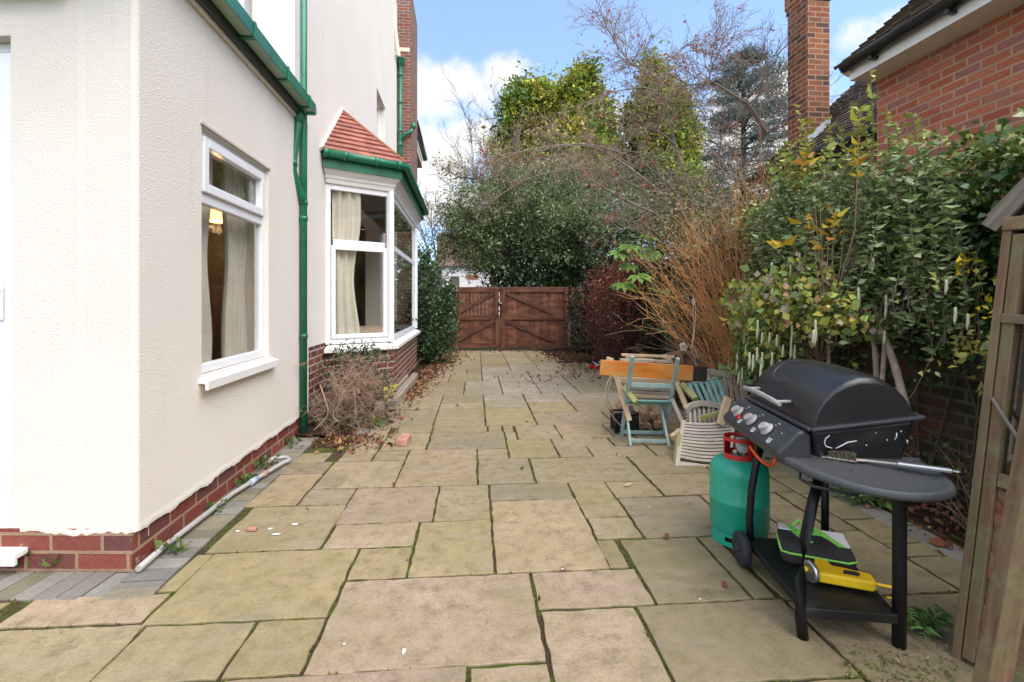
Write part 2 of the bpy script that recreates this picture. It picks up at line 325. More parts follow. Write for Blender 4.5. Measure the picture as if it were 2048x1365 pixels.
M = dict(
    stucco=stucco_mat(), slab=slab_mat(), joint=joint_mat(),
    soil=soil_mat('garden_soil', (.012, .007, .004), (.035, .02, .012), (.085, .045, .025)),
    earth=soil_mat('rough_ground', (.03, .03, .012), (.06, .06, .025), (.1, .085, .05), 4),
    plinth=brick('plinth_brick', (.2, .045, .033), (.29, .075, .05), (.4, .25, .16), .265, .093, .010, 0, (.16, .06, .055), ((.42, .33, .29), 7, .6)),
    baybrick=brick('bay_brick', (.17, .045, .032), (.26, .07, .045), (.5, .42, .34), .25, .086, .011, 0, (.1, .045, .04)),
    darkbrick=brick('stack_brick', (.2, .07, .05), (.3, .1, .065), (.33, .26, .21), .25, .086, .012, 0, (.16, .12, .11)),
    orange=brick('neighbour_brick', (.42, .115, .06), (.56, .18, .095), (.52, .32, .2), .225, .078, .0105, 0, (.38, .15, .12), ((.5, .27, .16), 2.2, .6)),
    stack=brick('chimney_brick', (.27, .085, .045), (.4, .14, .065), (.42, .27, .17), .215, .076, .011, 0, (.12, .065, .05), ((.07, .045, .035), 2.5, .56)),
    oldbrick=brick('old_wall_brick', (.085, .032, .02), (.13, .045, .028), (.1, .08, .06), .25, .086, .014, 0, (.07, .04, .03), ((.025, .032, .012), 3, .44)),
    edging=tintmat('block_paver', .85, .5, 45), render=plain('cement_render', (.42, .36, .28), .9, 0, .2, 9, .4),
    green=plain('green_gloss_paint', (.014, .15, .075), .34, 0, .22, 5, 0, 0, ((.012, .09, .045), 4, .56)), greenpale=plain('faded_green_plastic', (.3, .4, .29), .45, 0, .1, 5),
    upvc=plain('white_upvc', (.83, .83, .85), .28, 0, .02), whitepaint=plain('white_paint', (.8, .78, .75), .4, 0, .05, 4), offwhite=plain('cream_paint', (.66, .61, .5), .6, 0, .1, 6, .2, 60, ((.35, .3, .22), 7, .6)),
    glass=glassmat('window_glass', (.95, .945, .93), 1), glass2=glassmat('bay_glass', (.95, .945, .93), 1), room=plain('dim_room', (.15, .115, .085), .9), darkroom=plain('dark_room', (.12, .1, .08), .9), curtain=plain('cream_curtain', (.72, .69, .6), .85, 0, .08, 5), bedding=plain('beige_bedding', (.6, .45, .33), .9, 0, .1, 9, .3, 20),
    lamp=emit('lit_lampshade', (1.0, .5, .14), 2.2), black=plain('satin_black_metal', (.006, .006, .0065), .42, 0, .25, 8, spec=.3), blackgut=plain('black_gutter', (.02, .02, .022), .35, 0, .2, 5),
    hood=plain('matt_black_enamel', (.011, .0105, .0115), .34, 0, .2, 5, .06, 240, ((.05, .045, .045), 1.6, .55), spec=.6), panel=plain('black_plastic', (.028, .029, .032), .45, 0, .15, 6, .1, 220), shelf=plain('side_shelf_plastic', (.055, .055, .057), .55, 0, .1, 5, .15, 260),
    cart=plain('dusty_black_board', (.009, .009, .0085), .5, 0, .4, 4, .1, 60, ((.035, .032, .028), 6, .58), spec=.35), knob=plain('grey_plastic', (.36, .33, .31), .5, 0, .1, 12), handle=plain('grey_handle', (.27, .26, .25), .5, 0, .12, 12), steel=plain('brushed_steel', (.6, .59, .57), .35, .9, .1, 20), dullsteel=plain('stained_steel', (.5, .42, .36), .45, .7, .25, 25),
    bristle=plain('old_bristle', (.07, .055, .03), .9, 0, .5, 70), bottle=plain('green_cylinder_paint', (.016, .31, .195), .36, 0, .12, 4, .05, 120, ((.2, .42, .33), 11, .63)), red=plain('red_paint', (.5, .018, .022), .35, 0, .15, 10), orangehose=plain('orange_rubber', (.85, .1, .02), .4), rubber=plain('black_rubber', (.018, .018, .02), .7, 0, .3, 30, .2, 90),
    yellow=plain('yellow_plastic', (.82, .5, .01), .4, 0, .06, 8), lime=plain('lime_webbing', (.24, .62, .08), .7, 0, .15, 30), bag=plain('black_nylon', (.022, .018, .018), .8, 0, .3, 12, .4, 60), paperwhite=plain('white_card', (.72, .68, .68), .7, 0, .06, 9), paintwhite=plain('white_marking', (.75, .75, .75), .6, 0, .05),
    turq=plain('turquoise_paint', (.27, .37, .33), .6, 0, .14, 9, .2, 70, ((.34, .38, .31), 11, .63)), turq2=plain('bright_turquoise_paint', (.17, .35, .31), .6, 0, .14, 9, .2, 70),
    plank=wood('varnished_pine', (.4, .1, .008), (.66, .22, .03), (.5, .25, .07), .4, 10), charred=wood('charred_pine', (.01, .008, .006), (.05, .03, .018)),
    teak=wood('silvered_teak', (.3, .235, .17), (.58, .5, .41), (.46, .4, .31)), greytimber=wood('grey_timber', (.2, .16, .12), (.42, .35, .27), None, .85, 22), brownslat=wood('brown_slat', (.17, .09, .06), (.34, .2, .15), None), newwood=wood('pale_timber', (.42, .28, .16), (.68, .5, .33)),
    mosswood=wood('algae_timber', (.2, .2, .05), (.42, .4, .14), (.3, .29, .12)), gate=wood('brown_stained_board', (.055, .016, .009), (.19, .06, .028), (.25, .1, .045), .8, 20), shed=wood('weathered_cedar', (.1, .045, .022), (.27, .16, .085), (.16, .13, .06), .8, 20, (.19, .18, .08)), shedred=wood('red_stained_board', (.1, .022, .014), (.25, .08, .045), (.21, .16, .075), .8, 24, (.22, .21, .09)),
    verge=wood('silver_grey_board', (.1, .08, .062), (.25, .2, .15), None, .85, 24),
    tile_red=tintmat('red_tile', .75, .3, 50, 0, .4), tile_dark=tintmat('brown_tile', .85, .4, 40, 0, .5), leaf=leafmat('leaf', .5, .25), glossleaf=leafmat('gloss_leaf', .3, .15, .5), dryleaf=leafmat('dry_leaf', .8, .2, .2),
    bark=plain('bark', (.1, .075, .055), .9, 0, .35, 14, .8, 40, ((.13, .14, .07), 5, .58)), greybark=plain('grey_bark', (.2, .165, .12), .9, 0, .3, 12, .6, 40, ((.17, .17, .08), 5, .56)), palebark=plain('pale_bark', (.36, .27, .19), .85, 0, .25, 15, .4, 40), twig=tintmat('twig_bark', .8, 0, 30, 0, .3), berry=tintmat('berry', .35, 0, 30, 0, .1), lead=plain('lead_flashing', (.55, .57, .6), .6, 0, .1, 8), log=plain('split_log', (.3, .19, .11), .9, 0, .4, 12, .5, 30), terracotta=plain('loose_brick', (.4, .2, .14), .9, 0, .2, 20, .5, 50, ((.6, .42, .32), 12, .56)), pvc=plain('grey_waste_pipe', (.37, .35, .32), .5, 0, .15, 8, 0, 0, ((.4, .33, .24), 6, .62)), string=plain('white_string', (.62, .58, .55), .9), halo=plain('white_wall', (.75, .72, .7), .8),
)

SLABS = [(-0.647,0.273,1.793,2.393),(0.271,0.82,2.094,2.39),(0.275,0.715,1.654,2.09),(0.715,1.417,1.639,2.096),(0.82,1.28,2.095,2.68),(0.096,0.692,2.391,3.26),(0.094,0.688,3.26,3.547),(0.688,0.975,2.96,3.546),(0.692,0.976,2.686,2.96),(0.973,1.328,3.251,3.544),(0.976,1.58,2.678,3.252),(-0.275,0.094,2.988,3.555),(-0.878,-0.275,2.99,3.56),(-0.868,-0.35,2.697,2.993),(-0.35,0.096,2.392,2.99),(-0.648,-0.35,2.393,2.695),(-1.43,-0.648,2.117,2.699),(-1.49,-0.868,2.7,3.287),(-1.61,-1.217,3.88,4.16),(-1.56,-1.214,3.287,3.88),(-1.214,-0.99,3.563,3.87),(-1.211,-0.878,3.287,3.562),(-1.214,-0.613,3.562,4.157),(-0.614,0.007,3.56,4.423),(0.006,0.291,4.132,4.418),(0.007,0.455,3.555,4.13),(0.455,1.328,3.544,4.118),(1.327,1.9,3.67,4.11),(1.328,1.883,3.253,3.67),(-0.465,0.29,4.418,4.983),(-0.904,-0.465,4.425,5.005),(-0.906,-0.614,4.157,4.425),(0.29,0.737,4.123,4.679),(0.415,0.86,4.68,5.221),(0.29,0.415,4.679,4.96),(0.737,1.315,4.41,4.684),(0.737,1.035,4.125,4.409),(1.035,1.61,4.113,4.411),(0.86,1.397,4.688,5.221),(-2.04,-1.43,2.14,2.355),(-2.12,-1.4,1.777,2.14),(-1.4,-0.94,1.793,2.117),(-0.94,-0.647,1.797,2.117),(-0.915,-0.03,1.51,1.797),(-0.03,0.276,1.523,1.793),(-1.06,-0.48,5.223,6.1),(-0.48,0.1,5.225,6.1),(0.1,0.68,5.223,6.1),(0.68,1.55,5.22,5.81),(1.55,2.42,5.225,5.81),(2.42,2.59,5.225,5.81),(0.68,1.26,5.81,6.39),(1.26,2.13,5.81,6.39),(2.13,2.57,5.81,6.68),(-1.06,-0.48,6.1,6.97),(-0.48,0.1,6.1,6.39),(0.1,0.68,6.1,6.97),(-0.48,0.1,6.39,6.97),(0.68,1.26,6.39,6.97),(1.26,2.13,6.39,6.97),(2.13,2.55,6.68,7.55),(-1.06,-0.19,6.97,7.55),(-0.19,0.39,6.97,7.55),(0.39,0.97,6.97,7.84),(0.97,1.55,6.97,7.84),(1.55,2.13,6.97,7.55),(-1.06,-0.19,7.55,8.13),(-0.19,0.39,7.55,8.13),(1.55,2.42,7.55,8.13),(2.42,2.53,7.55,7.84),(0.39,0.97,7.84,8.71),(0.97,1.55,7.84,8.71),(-1.06,-0.48,8.13,9.0),(-0.48,0.1,8.13,9.0),(0.1,0.39,8.13,8.71),(1.55,2.42,8.13,8.71),(0.1,0.97,8.71,9.29),(0.97,1.84,8.71,9.29),(1.84,2.42,8.71,9.58),(-1.06,-0.19,9.0,9.58),(-0.19,0.1,9.0,9.58),(0.1,0.68,9.29,9.87),(0.68,1.26,9.29,10.16),(1.26,1.84,9.29,9.87),(-1.06,-0.48,9.58,10.45),(-0.48,0.1,9.58,10.16),(1.84,2.47,9.58,10.16),(0.1,0.68,9.87,10.45),(1.26,1.84,9.87,10.45),(-0.48,0.1,10.16,10.74),(0.68,1.26,10.16,10.74),(1.84,2.45,10.16,10.74),(-1.06,-0.48,10.45,11.32),(0.1,0.68,10.45,11.32),(1.26,1.84,10.45,11.03),(-0.48,0.1,10.74,11.32),(0.68,1.26,10.74,11.32),(1.84,2.44,10.74,11.32),(1.26,1.84,11.03,11.9),(-1.06,-0.48,11.32,12.19),(-0.48,0.1,11.32,11.61),(0.1,0.68,11.32,12.19),(0.68,1.26,11.32,11.61),(1.84,2.42,11.32,11.9),(-0.48,0.1,11.61,12.19),(0.68,1.26,11.61,12.19),(1.26,1.84,11.9,12.48),(1.84,2.4,11.9,12.48),(-1.06,-0.48,12.19,12.77),(-0.48,0.1,12.19,12.77),(0.1,0.68,12.19,12.77),(0.68,1.26,12.19,12.77),(1.26,2.13,12.48,13.06),(2.13,2.38,12.48,13.35),(-1.06,-0.19,12.77,13.35),(-0.19,0.39,12.77,13.35),(0.39,0.97,12.77,13.35),(0.97,1.26,12.77,13.06),(0.97,1.55,13.06,13.35),(1.55,2.13,13.06,13.35),(-2.6,-1.72,0.9,1.48),(-1.72,-1.44,0.9,1.48),(-1.44,-0.86,0.9,1.2),(-0.86,-0.58,0.9,1.51),(-0.58,0.0,0.9,1.2),(0.0,0.28,0.9,1.2),(0.28,0.86,0.9,1.2),(0.86,1.14,0.9,1.48),(1.14,1.42,0.9,1.48),(1.42,2.0,0.9,1.2),(2.0,2.58,0.9,1.2),(-1.44,-0.86,1.2,1.54),(-0.58,0.0,1.2,1.51),(0.0,0.58,1.2,1.524),(0.58,0.86,1.2,1.643),(1.42,2.0,1.2,1.5),(2.0,2.58,1.2,1.5),(-2.6,-2.02,1.48,1.777),(-2.02,-1.44,1.48,1.777),(0.86,1.417,1.48,1.639),(1.417,2.3,1.5,2.08),(2.3,2.58,1.5,1.8),(-1.44,-1.16,1.54,1.793),(-1.16,-0.915,1.54,1.793),(0.276,0.58,1.524,1.654),(-2.6,-2.12,1.777,2.34),(2.3,2.56,1.8,2.38),(1.42,2.3,2.08,2.678),(1.28,1.4,2.096,2.678),(-1.52,-1.42,2.355,2.7),(2.3,2.56,2.38,2.52),(0.68,0.8,2.39,2.686),(2.3,2.54,2.52,2.82),(1.58,1.86,2.678,2.98),(1.86,2.14,2.678,3.26),(2.14,2.3,2.678,3.26),(2.3,2.54,2.82,3.22),(1.58,1.86,2.98,3.253),(2.3,2.52,3.22,3.52),(1.883,2.3,3.26,3.56),(2.3,2.52,3.52,3.82),(1.883,2.3,3.56,3.66),(1.9,2.3,3.66,4.24),(2.3,2.52,3.82,3.92),(2.3,2.5,3.92,4.5),(1.61,1.9,4.11,4.68),(-1.58,-1.3,4.16,4.42),(-1.2,-0.906,4.157,4.74),(1.9,2.3,4.24,4.54),(1.315,1.61,4.411,4.69),(2.3,2.5,4.5,4.64),(1.9,2.3,4.54,5.12),(2.3,2.48,4.64,4.94),(1.607,1.9,4.68,5.224),(1.397,1.607,4.69,5.0),(-1.2,-0.904,4.74,5.0),(2.3,2.48,4.94,5.225),(0.28,0.4,4.96,5.223),(-0.47,0.12,4.983,5.225),(0.12,0.28,4.983,5.223),(-1.12,-0.92,5.0,5.223),(-0.84,-0.47,5.005,5.223),(1.397,1.607,5.0,5.22),(1.9,2.3,5.12,5.22)]

# ------------------------------------------------------------------ the setting: ground, patio, edging, bed
def build_ground():
    m = MB()
    xs = [-400, -60, -12, 14, 60, 400]; ys = [-400, -60, -12, 40, 90, 500]
    for i in range(5):
        for j in range(5): m.poly([(xs[i], ys[j], -.045), (xs[i + 1], ys[j], -.045), (xs[i + 1], ys[j + 1], -.045), (xs[i], ys[j + 1], -.045)])
    tag(m.build('ground', M['earth']), kind='structure')
    m = MB(); m.poly([(-7, -2.5, -.009), (3.05, -2.5, -.009), (3.05, 13.6, -.009), (-7, 13.6, -.009)]); tag(m.build('paving_bed', M['joint']), kind='structure')
build_ground()
PA = math.radians(1.62); PQ, PP = (math.sin(PA), math.cos(PA)), (math.cos(PA), -math.sin(PA))
def build_patio():
    R = random.Random(7); m = MB()
    pal = [(.43, .33, .2), (.42, .325, .205), (.38, .31, .185), (.44, .335, .23), (.39, .315, .17), (.42, .315, .225), (.36, .3, .185), (.33, .27, .185), (.43, .345, .22)]
    for (p0, p1, q0, q1) in SLABS:
        c = R.choice(pal); f = R.uniform(.9, 1.1)
        X = (p0 + p1) / 2 * PP[0] + (q0 + q1) / 2 * PQ[0]; Y = (p0 + p1) / 2 * PP[1] + (q0 + q1) / 2 * PQ[1]
        if 6.5 < Y < 9.8 and .3 < X < 2.6: c = tuple(a * .3 + b * .7 for a, b in zip(c, (.5, .44, .38)))      # the paler slabs further up
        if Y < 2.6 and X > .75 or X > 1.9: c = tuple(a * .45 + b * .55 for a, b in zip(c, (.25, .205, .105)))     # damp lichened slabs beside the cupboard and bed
        m.tint = tuple(x * f for x in c)
        g = R.uniform(.006, .011); z = R.uniform(-.002, .002); tx, ty = R.uniform(-.002, .002), R.uniform(-.002, .002)
        a0, a1, b0, b1 = p0 + g, p1 - g, q0 + g, q1 - g; out = []
        for (s, e) in (((a0, b0), (a1, b0)), ((a1, b0), (a1, b1)), ((a1, b1), (a0, b1)), ((a0, b1), (a0, b0))):
            n = max(3, int(math.hypot(e[0] - s[0], e[1] - s[1]) / .055))
            for k in range(n):
                t = k / n; w = .005 if k else 0
                out.append((s[0] + (e[0] - s[0]) * t + R.uniform(-w, w), s[1] + (e[1] - s[1]) * t + R.uniform(-w, w)))
        cx, cy = (a0 + a1) / 2, (b0 + b1) / 2
        def W(p, dz, k=1.0):
            px, py = cx + (p[0] - cx) * k, cy + (p[1] - cy) * k
            return (px * PP[0] + py * PQ[0], px * PP[1] + py * PQ[1], z + dz + tx * (px - cx) / .4 + ty * (py - cy) / .4)
        n = len(out); r0 = [m.add(W(p, -.03)) for p in out]; r1 = [m.add(W(p, -.0035)) for p in out]
        ins = []
        for p in out:
            dx, dy = p[0] - cx, p[1] - cy; sx = 1 - .0035 / max(abs(a1 - a0) / 2, .05); sy = 1 - .0035 / max(abs(b1 - b0) / 2, .05)
            ins.append((cx + dx * sx, cy + dy * sy))
        r2 = [m.add(W(p, 0)) for p in ins]
        for k in range(n):
            k2 = (k + 1) % n; m.face([r0[k], r0[k2], r1[k2], r1[k]]); m.face([r1[k], r1[k2], r2[k2], r2[k]], None, True)
        m.face(r2)
    tag(m.build('patio', M['slab'], origin=(0, 0, 0)), kind='structure')
build_patio()
HX, HY = -1.68, 2.60                          # near corner of the house
FD = Vector((-.9935, .114, 0)).normalized()    # direction of the front wall, away from the corner
FN = Vector((-.114, -.9935, 0)).normalized()
def build_edging():
    R = random.Random(3); m = MB()
    def blk(c, a, b, ha, hb):
        t = R.uniform(.75, 1.15); m.tint = (.25 * t, .23 * t, .195 * t) if R.random() < .8 else (.24 * t, .21 * t, .14 * t)
        z = R.uniform(-.003, .003); m.obox(Vector((c[0], c[1], -.028 + z)), a * (ha - R.uniform(.002, .005)), b * (hb - R.uniform(.002, .005)), Vector((0, 0, .03)))
    y = HY - .15
    while y < 5.0:                             # along the side wall
        blk((HX + .115, y), Vector((1, 0, 0)), Vector((0, 1, 0)), .115, .052); y += .104
    x = 0.08
    c0 = Vector((HX, HY, 0)) + FN * .13
    while x < 4:                               # along the front wall
        blk(c0 + FD * x + Vector((.06, 0, 0)), FN, FD, .115, .052); x += .104
    blk((HX + .12, HY - .2), Vector((1, 0, 0)), Vector((0, 1, 0)), .115, .045)
    y = -1.0
    while y < 9:                               # dark stone strip between paving and the planted bed
        h = R.uniform(.1, .15); blk((2.68, y + h), Vector((1, 0, 0)), Vector((0, 1, 0)), .085, h); y += 2 * h
    y = 4.95
    while y < 9:
        h = R.uniform(.09, .16); blk((-1.02 + R.uniform(-.03, .03), y + h), Vector((1, 0, 0)), Vector((0, 1, 0)), .11, h); y += 2 * h
    tag(m.build('paver_edging', M['edging'], bevel=.004, origin=(0, 0, 0)), kind='structure')
    # soil beds with a rough, heaped surface
    def bed(name, x0, x1, y0, y1, zf, nx=14, ny=60):
        m = MB(); rr = random.Random(5); idx = {}
        for i in range(nx + 1):
            for j in range(ny + 1):
                x = x0 + (x1 - x0) * i / nx; y = y0 + (y1 - y0) * j / ny; idx[i, j] = m.add((x + rr.uniform(-.02, .02), y, zf(i / nx, x, y) + rr.uniform(-.012, .012)))
        for i in range(nx):
            for j in range(ny): m.face([idx[i, j], idx[i + 1, j], idx[i + 1, j + 1], idx[i, j + 1]], None, True)
        tag(m.build(name, M['soil'], origin=(0, 0, 0)), kind='structure')
    bed('planted_bed', 2.78, 3.6, -1, 14.0, lambda t, x, y: -.02 + .1 * t)
    bed('house_bed', -1.9, -1.1, 4.93, 8.0, lambda t, x, y: -.012 + .05 * (1 - t) + .02 * math.sin(y * 3), 10, 30)
    bed('house_bed', -1.1, -.62, 8.3, 13.2, lambda t, x, y: -.012 + .05 * (1 - t), 8, 30)
    bed('far_bed', 1.9, 3.0, 10.3, 13.2, lambda t, x, y: -.016 + .06 * t, 8, 20)
build_edging()

# ------------------------------------------------------------------ the rendered house on the left
def wall(m, o, du, nn, L, z0, z1, holes, th):
    o = Vector(o); du = Vector(du); nn = Vector(nn)
    A = sorted(set([0, L] + [h[0] for h in holes] + [h[1] for h in holes])); B = sorted(set([z0, z1] + [h[2] for h in holes] + [h[3] for h in holes]))
    P = lambda a, z, k: o + du * a + Vector((0, 0, z)) - nn * (th * k)
    solid = lambda a, z: not any(h[0] < a < h[1] and h[2] < z < h[3] for h in holes)
    for i in range(len(A) - 1):
        for j in range(len(B) - 1):
            if solid((A[i] + A[i + 1]) / 2, (B[j] + B[j + 1]) / 2):
                for k in (0, 1): m.poly([P(A[i], B[j], k), P(A[i + 1], B[j], k), P(A[i + 1], B[j + 1], k), P(A[i], B[j + 1], k)])
    for (a0, a1, b0, b1) in list(holes) + [(0, L, z0, z1)]:
        for (p, q) in (((a0, b0), (a1, b0)), ((a1, b0), (a1, b1)), ((a1, b1), (a0, b1)), ((a0, b1), (a0, b0))):
            m.poly([P(p[0], p[1], 0), P(q[0], q[1], 0), P(q[0], q[1], 1), P(p[0], p[1], 1)])
def frame_ring(m, o, du, nn, a0, a1, z0, z1, w, dep, k=0.0):
    """rectangular frame of four bars, the outer face k in front of the plane"""
    o = Vector(o); du = Vector(du); nn = Vector(nn); Z = Vector((0, 0, 1))
    def b(a, c, d, e): m.obox(o + du * ((a + c) / 2) + Z * ((d + e) / 2) + nn * (k - dep / 2), du * ((c - a) / 2), nn * (dep / 2), Z * ((e - d) / 2))
    b(a0, a0 + w, z0, z1); b(a1 - w, a1, z0, z1); b(a0 + w, a1 - w, z0, z0 + w); b(a0 + w, a1 - w, z1 - w, z1)
def pane(parent, name, o, du, nn, a0, a1, z0, z1, mat, k=0):
    m = MB(); o = Vector(o); du = Vector(du); nn = Vector(nn); Z = Vector((0, 0, 1))
    m.obox(o + du * ((a0 + a1) / 2) + Z * ((z0 + z1) / 2) + nn * k, du * ((a1 - a0) / 2), nn * .003, Z * ((z1 - z0) / 2)); return m.build(name, mat, parent)
Z3 = Vector((0, 0, 1)); XP = Vector((1, 0, 0)); YP = Vector((0, 1, 0))
MX, MY = -1.8, 5.3                             # main side wall and its near corner
BAY = [Vector((MX, 6.41, 0)), Vector((-.986, 6.88, 0)), Vector((-.97, 10.2, 0)), Vector((MX, 10.7, 0))]
def offset_poly(pts, d):
    """offset an open chain outwards (to its right-hand side seen walking from the wall), ends stay on the wall line"""
    segs = []
    for a, b in zip(pts[:-1], pts[1:]):
        t = (b - a).normalized(); n = Vector((t.y, -t.x, 0)); segs.append((a + n * d, t))
    out = []
    a, t = segs[0]; s = (MX + .012 - a.x) / t.x; out.append(a + t * s)
    for (a, t), (b, u) in zip(segs[:-1], segs[1:]):
        den = t.x * u.y - t.y * u.x; s = ((b.x - a.x) * u.y - (b.y - a.y) * u.x) / den; out.append(a + t * s)
    a, t = segs[-1]; s = (MX + .012 - a.x) / t.x; out.append(a + t * s)
    return out
def ringband(m, d0, z0, d1, z1, close=True):
    """sloping band round the bay from offset d0 at z0 to offset d1 at z1"""
    A, B = offset_poly(BAY, d0), offset_poly(BAY, d1)
    for k in range(3):
        m.poly([A[k] + Z3 * z0, A[k + 1] + Z3 * z0, B[k + 1] + Z3 * z1, B[k] + Z3 * z1])
def ringsolid(m, prof):
    """closed profile [(offset, z)] swept round the bay"""
    n = len(prof); R = [[p + Z3 * z for p in offset_poly(BAY, d)] for d, z in prof]
    for i in range(n):
        j = (i + 1) % n
        for k in range(3): m.poly([R[i][k], R[i][k + 1], R[j][k + 1], R[j][k]])
    for k in (0, 3): m.poly([R[i][k] for i in range(n)])
def curtain_panel(name, p0, p1, z0, z1, folds, label, depth=.035, group=None, gather=0.0):
    m = MB(); p0, p1 = Vector(p0), Vector(p1); d = (p1 - p0); n = Vector((-d.y, d.x, 0)).normalized(); rr = random.Random(name + label)
    nx, nz = folds * 8, 14; ph = [rr.uniform(-.6, .6) for _ in range(folds + 2)]
    g = {}
    for i in range(nx + 1):
        for j in range(nz + 1):
            t = i / nx; zt = j / nz; pull = gather * math.sin(math.pi * min(1, zt * 1.2)) ** 2
            tt = t * (1 - pull); f = t * folds; w = math.sin(2 * math.pi * f + ph[int(f)] * math.sin(3 * zt)) * depth * (1.0 - .25 * zt)
            q = p0 + d * tt + n * (w + .01 * math.sin(9 * zt + f)); g[i, j] = m.add((q.x, q.y, z0 + (z1 - z0) * zt))
    for i in range(nx):
        for j in range(nz): m.face([g[i, j], g[i + 1, j], g[i + 1, j + 1], g[i, j + 1]], None, True)
    return tag(m.build(name, M['curtain'], fixn=False), label, 'curtain', group)
def build_house():
    H = thing('rendered_house', (HX, HY, 0), 'cream roughcast house with green gutters, white windows and a red tiled bay', 'house')
    m = MB()
    # extension: side wall faces +X, front wall faces the camera; the arris between them is rounded
    r = .03; WX = HX + .02
    wall(m, (WX, HY + r, 0), YP, XP, MY - HY - r - .35, .19, 3.28, [(.575, 1.62, .90, 2.505)], .3)
    m2 = m
    oF = Vector((WX, HY, 0))
    wall(m, oF + FD * r, FD, FN, 5.0, .2, 3.6, [(.62, 2.3, .12, 2.74)], .12)
    prev = None
    for k in range(7):
        t = k / 6; nn = (XP * (1 - t) + FN * t).normalized(); c = Vector((WX - r, HY + r * .99, 0)); p = (Vector((WX, HY + r, 0)) if k == 0 else (oF + FD * r if k == 6 else c + nn * (r * 1.03)))
        if prev is not None: m.poly([prev + Z3 * .195, p + Z3 * .195, p + Z3 * 3.28, prev + Z3 * 3.28], None, False)
        prev = p
    m.box(-6.7, -1.99, 2.95, 5.25, 3.2, 3.28)      # ceiling / roof deck of the extension
    m.box(WX - .3, WX, 4.951, MY + .002, .19, 3.28)      # last length of the side wall, to the main house
    H_ext = m.build('extension_wall', M['stucco'], H)
    # bell-cast drip at the foot of the render, ragged
    m = MB(); rr = random.Random(2)
    y = HY - .012; pts = []
    def drip(a, b, nn):
        n = int((b - a).length / .022); ring = []
        for k in range(n + 1):
            p = a + (b - a) * (k / n); dz = rr.uniform(-.008, .007) + .008 * math.sin(k * .37) ; ring.append([p + nn * .0005 + Z3 * .235, p + nn * .0035 + Z3 * (.205 + dz), p + nn * .002 + Z3 * (.187 + dz), p - nn * .05 + Z3 * (.19 + dz)])
        for q, s in zip(ring[:-1], ring[1:]):
            for i in range(3): m.poly([q[i], s[i], s[i + 1], q[i + 1]])
    drip(Vector((WX, HY + r, 0)), Vector((WX, MY - .36, 0)), XP); drip(oF + FD * r, oF + FD * .60, FN)
    m.poly([Vector((WX, HY + r, .235)), Vector((WX + .0035, HY + r, .2)), oF + FD * r + FN * .0035 + Z3 * .2, oF + FD * r + Z3 * .235])
    m.poly([Vector((WX + .0035, HY + r, .2)), Vector((WX - .05, HY + r, .188)), oF + FD * r - FN * .05 + Z3 * .188, oF + FD * r + FN * .0035 + Z3 * .2])
    m.build('render_drip', M['stucco'], H)
    m = MB(); px = HX
    m.poly([(px, HY, -.06), (px, MY, -.06), (px, MY, .215), (px, HY, .215)])
    a = Vector((px, HY, 0)); b = a + FD * 5; m.poly([a - Z3 * .06, b - Z3 * .06, b + Z3 * .215, a + Z3 * .215])
    m.box(px - .25, px - .012, 4.9, MY - .01, -.05, .21)
    m.build('brick_plinth', M['plinth'], H, fixn=False)
    # main house
    m = MB()
    wall(m, (MX, MY, 0), YP, XP, 13.25 - MY, .83, 9.5, [(4.85, 5.95, 4.3, 5.86), (1.25, 5.2, .84, 2.95)], .3)
    wall(m, (MX - .301, MY, 0), Vector((-1, 0, 0)), Vector((0, -1, 0)), 5.5, 3.0, 9.5, [], .3)
    m.build('main_wall', M['stucco'], H)
    m = MB(); m.poly([(MX - .012, MY, -.06), (MX - .012, 13.25, -.06), (MX - .012, 13.25, .83), (MX - .012, MY, .83)])
    m.build('brick_plinth', M['baybrick'], H, fixn=False)
    m = MB(); m.tint = (.7, .7, .7); m.bar(at(795, 113, 12.6), at(777, -30, 12.2), .1, .16); m.build('bargeboard', M['offwhite'], H, bevel=.004)
    m = MB(); m.box(-1.83, -1.42, 13.26, 15.0, 0, 10); m.build('chimney_stack', M['darkbrick'], H)
    m = MB(); p = at(797, 105, 13.1); m.box(p.x - .1, p.x + .32, p.y - .1, p.y + .15, p.z - .02, p.z + .09); m.box(p.x - .1, p.x + .1, p.y - .08, p.y + .15, p.z - .22, p.z - .021); m.build('eaves_corbel', M['offwhite'], H, bevel=.006)
    m = MB(); m.box(-1.55, -1.42, 15.02, 18.8, 6.86, 7.0); m.tube([(-1.45, 15.01, 6.97), (-1.45, 18.9, 6.97)], .07, 8); m.build('eaves_gutter', M['blackgut'], H)
    m = MB(); m.box(-2.2, -1.56, 15.02, 18.5, 6.5, 6.84); m.build('eaves_board', M['offwhite'], H)
    m = MB(); m.box(-2.4, -1.9, 15.02, 18.4, 0, 6.49); m.build('rear_wall', M['darkbrick'], H)
    # eaves of the extension: soffit, fascia, square gutter with brackets
    m = MB(); gx = HX + .02; y0, y1 = HY - .5, 5.02
    m.bar((gx + .012, y0 + .52, 3.215), (gx + .012, y1 - .06, 3.215), .024, .03); m.build('render_stop_bead', M['offwhite'], H)
    m = MB(); m.box(gx + .001, gx + .05, y0, y1 - .03, 3.23, 3.42); m.build('fascia', plain('dark_fascia', (.05, .05, .045), .6), H)
    m = MB()
    for k in range(2):
        pass
    gy0, gy1 = y0, 5.04; zb, zt = 3.3, 3.405; xa, xb = gx + .055, gx + .15
    m.mi = 0; m.box(xb - .006, xb, gy0, gy1, zb, zt); m.box(xa, xa + .006, gy0, gy1, zb, zt); m.box(xa, xb, gy1 - .008, gy1 + .02, zb - .01, zt)
    m.mi = 1; m.box(xa + .001, xb - .007, gy0, gy1 - .06, zb + .001, zb + .006)
    m.build('gutter', [M['green'], M['greenpale']], H)
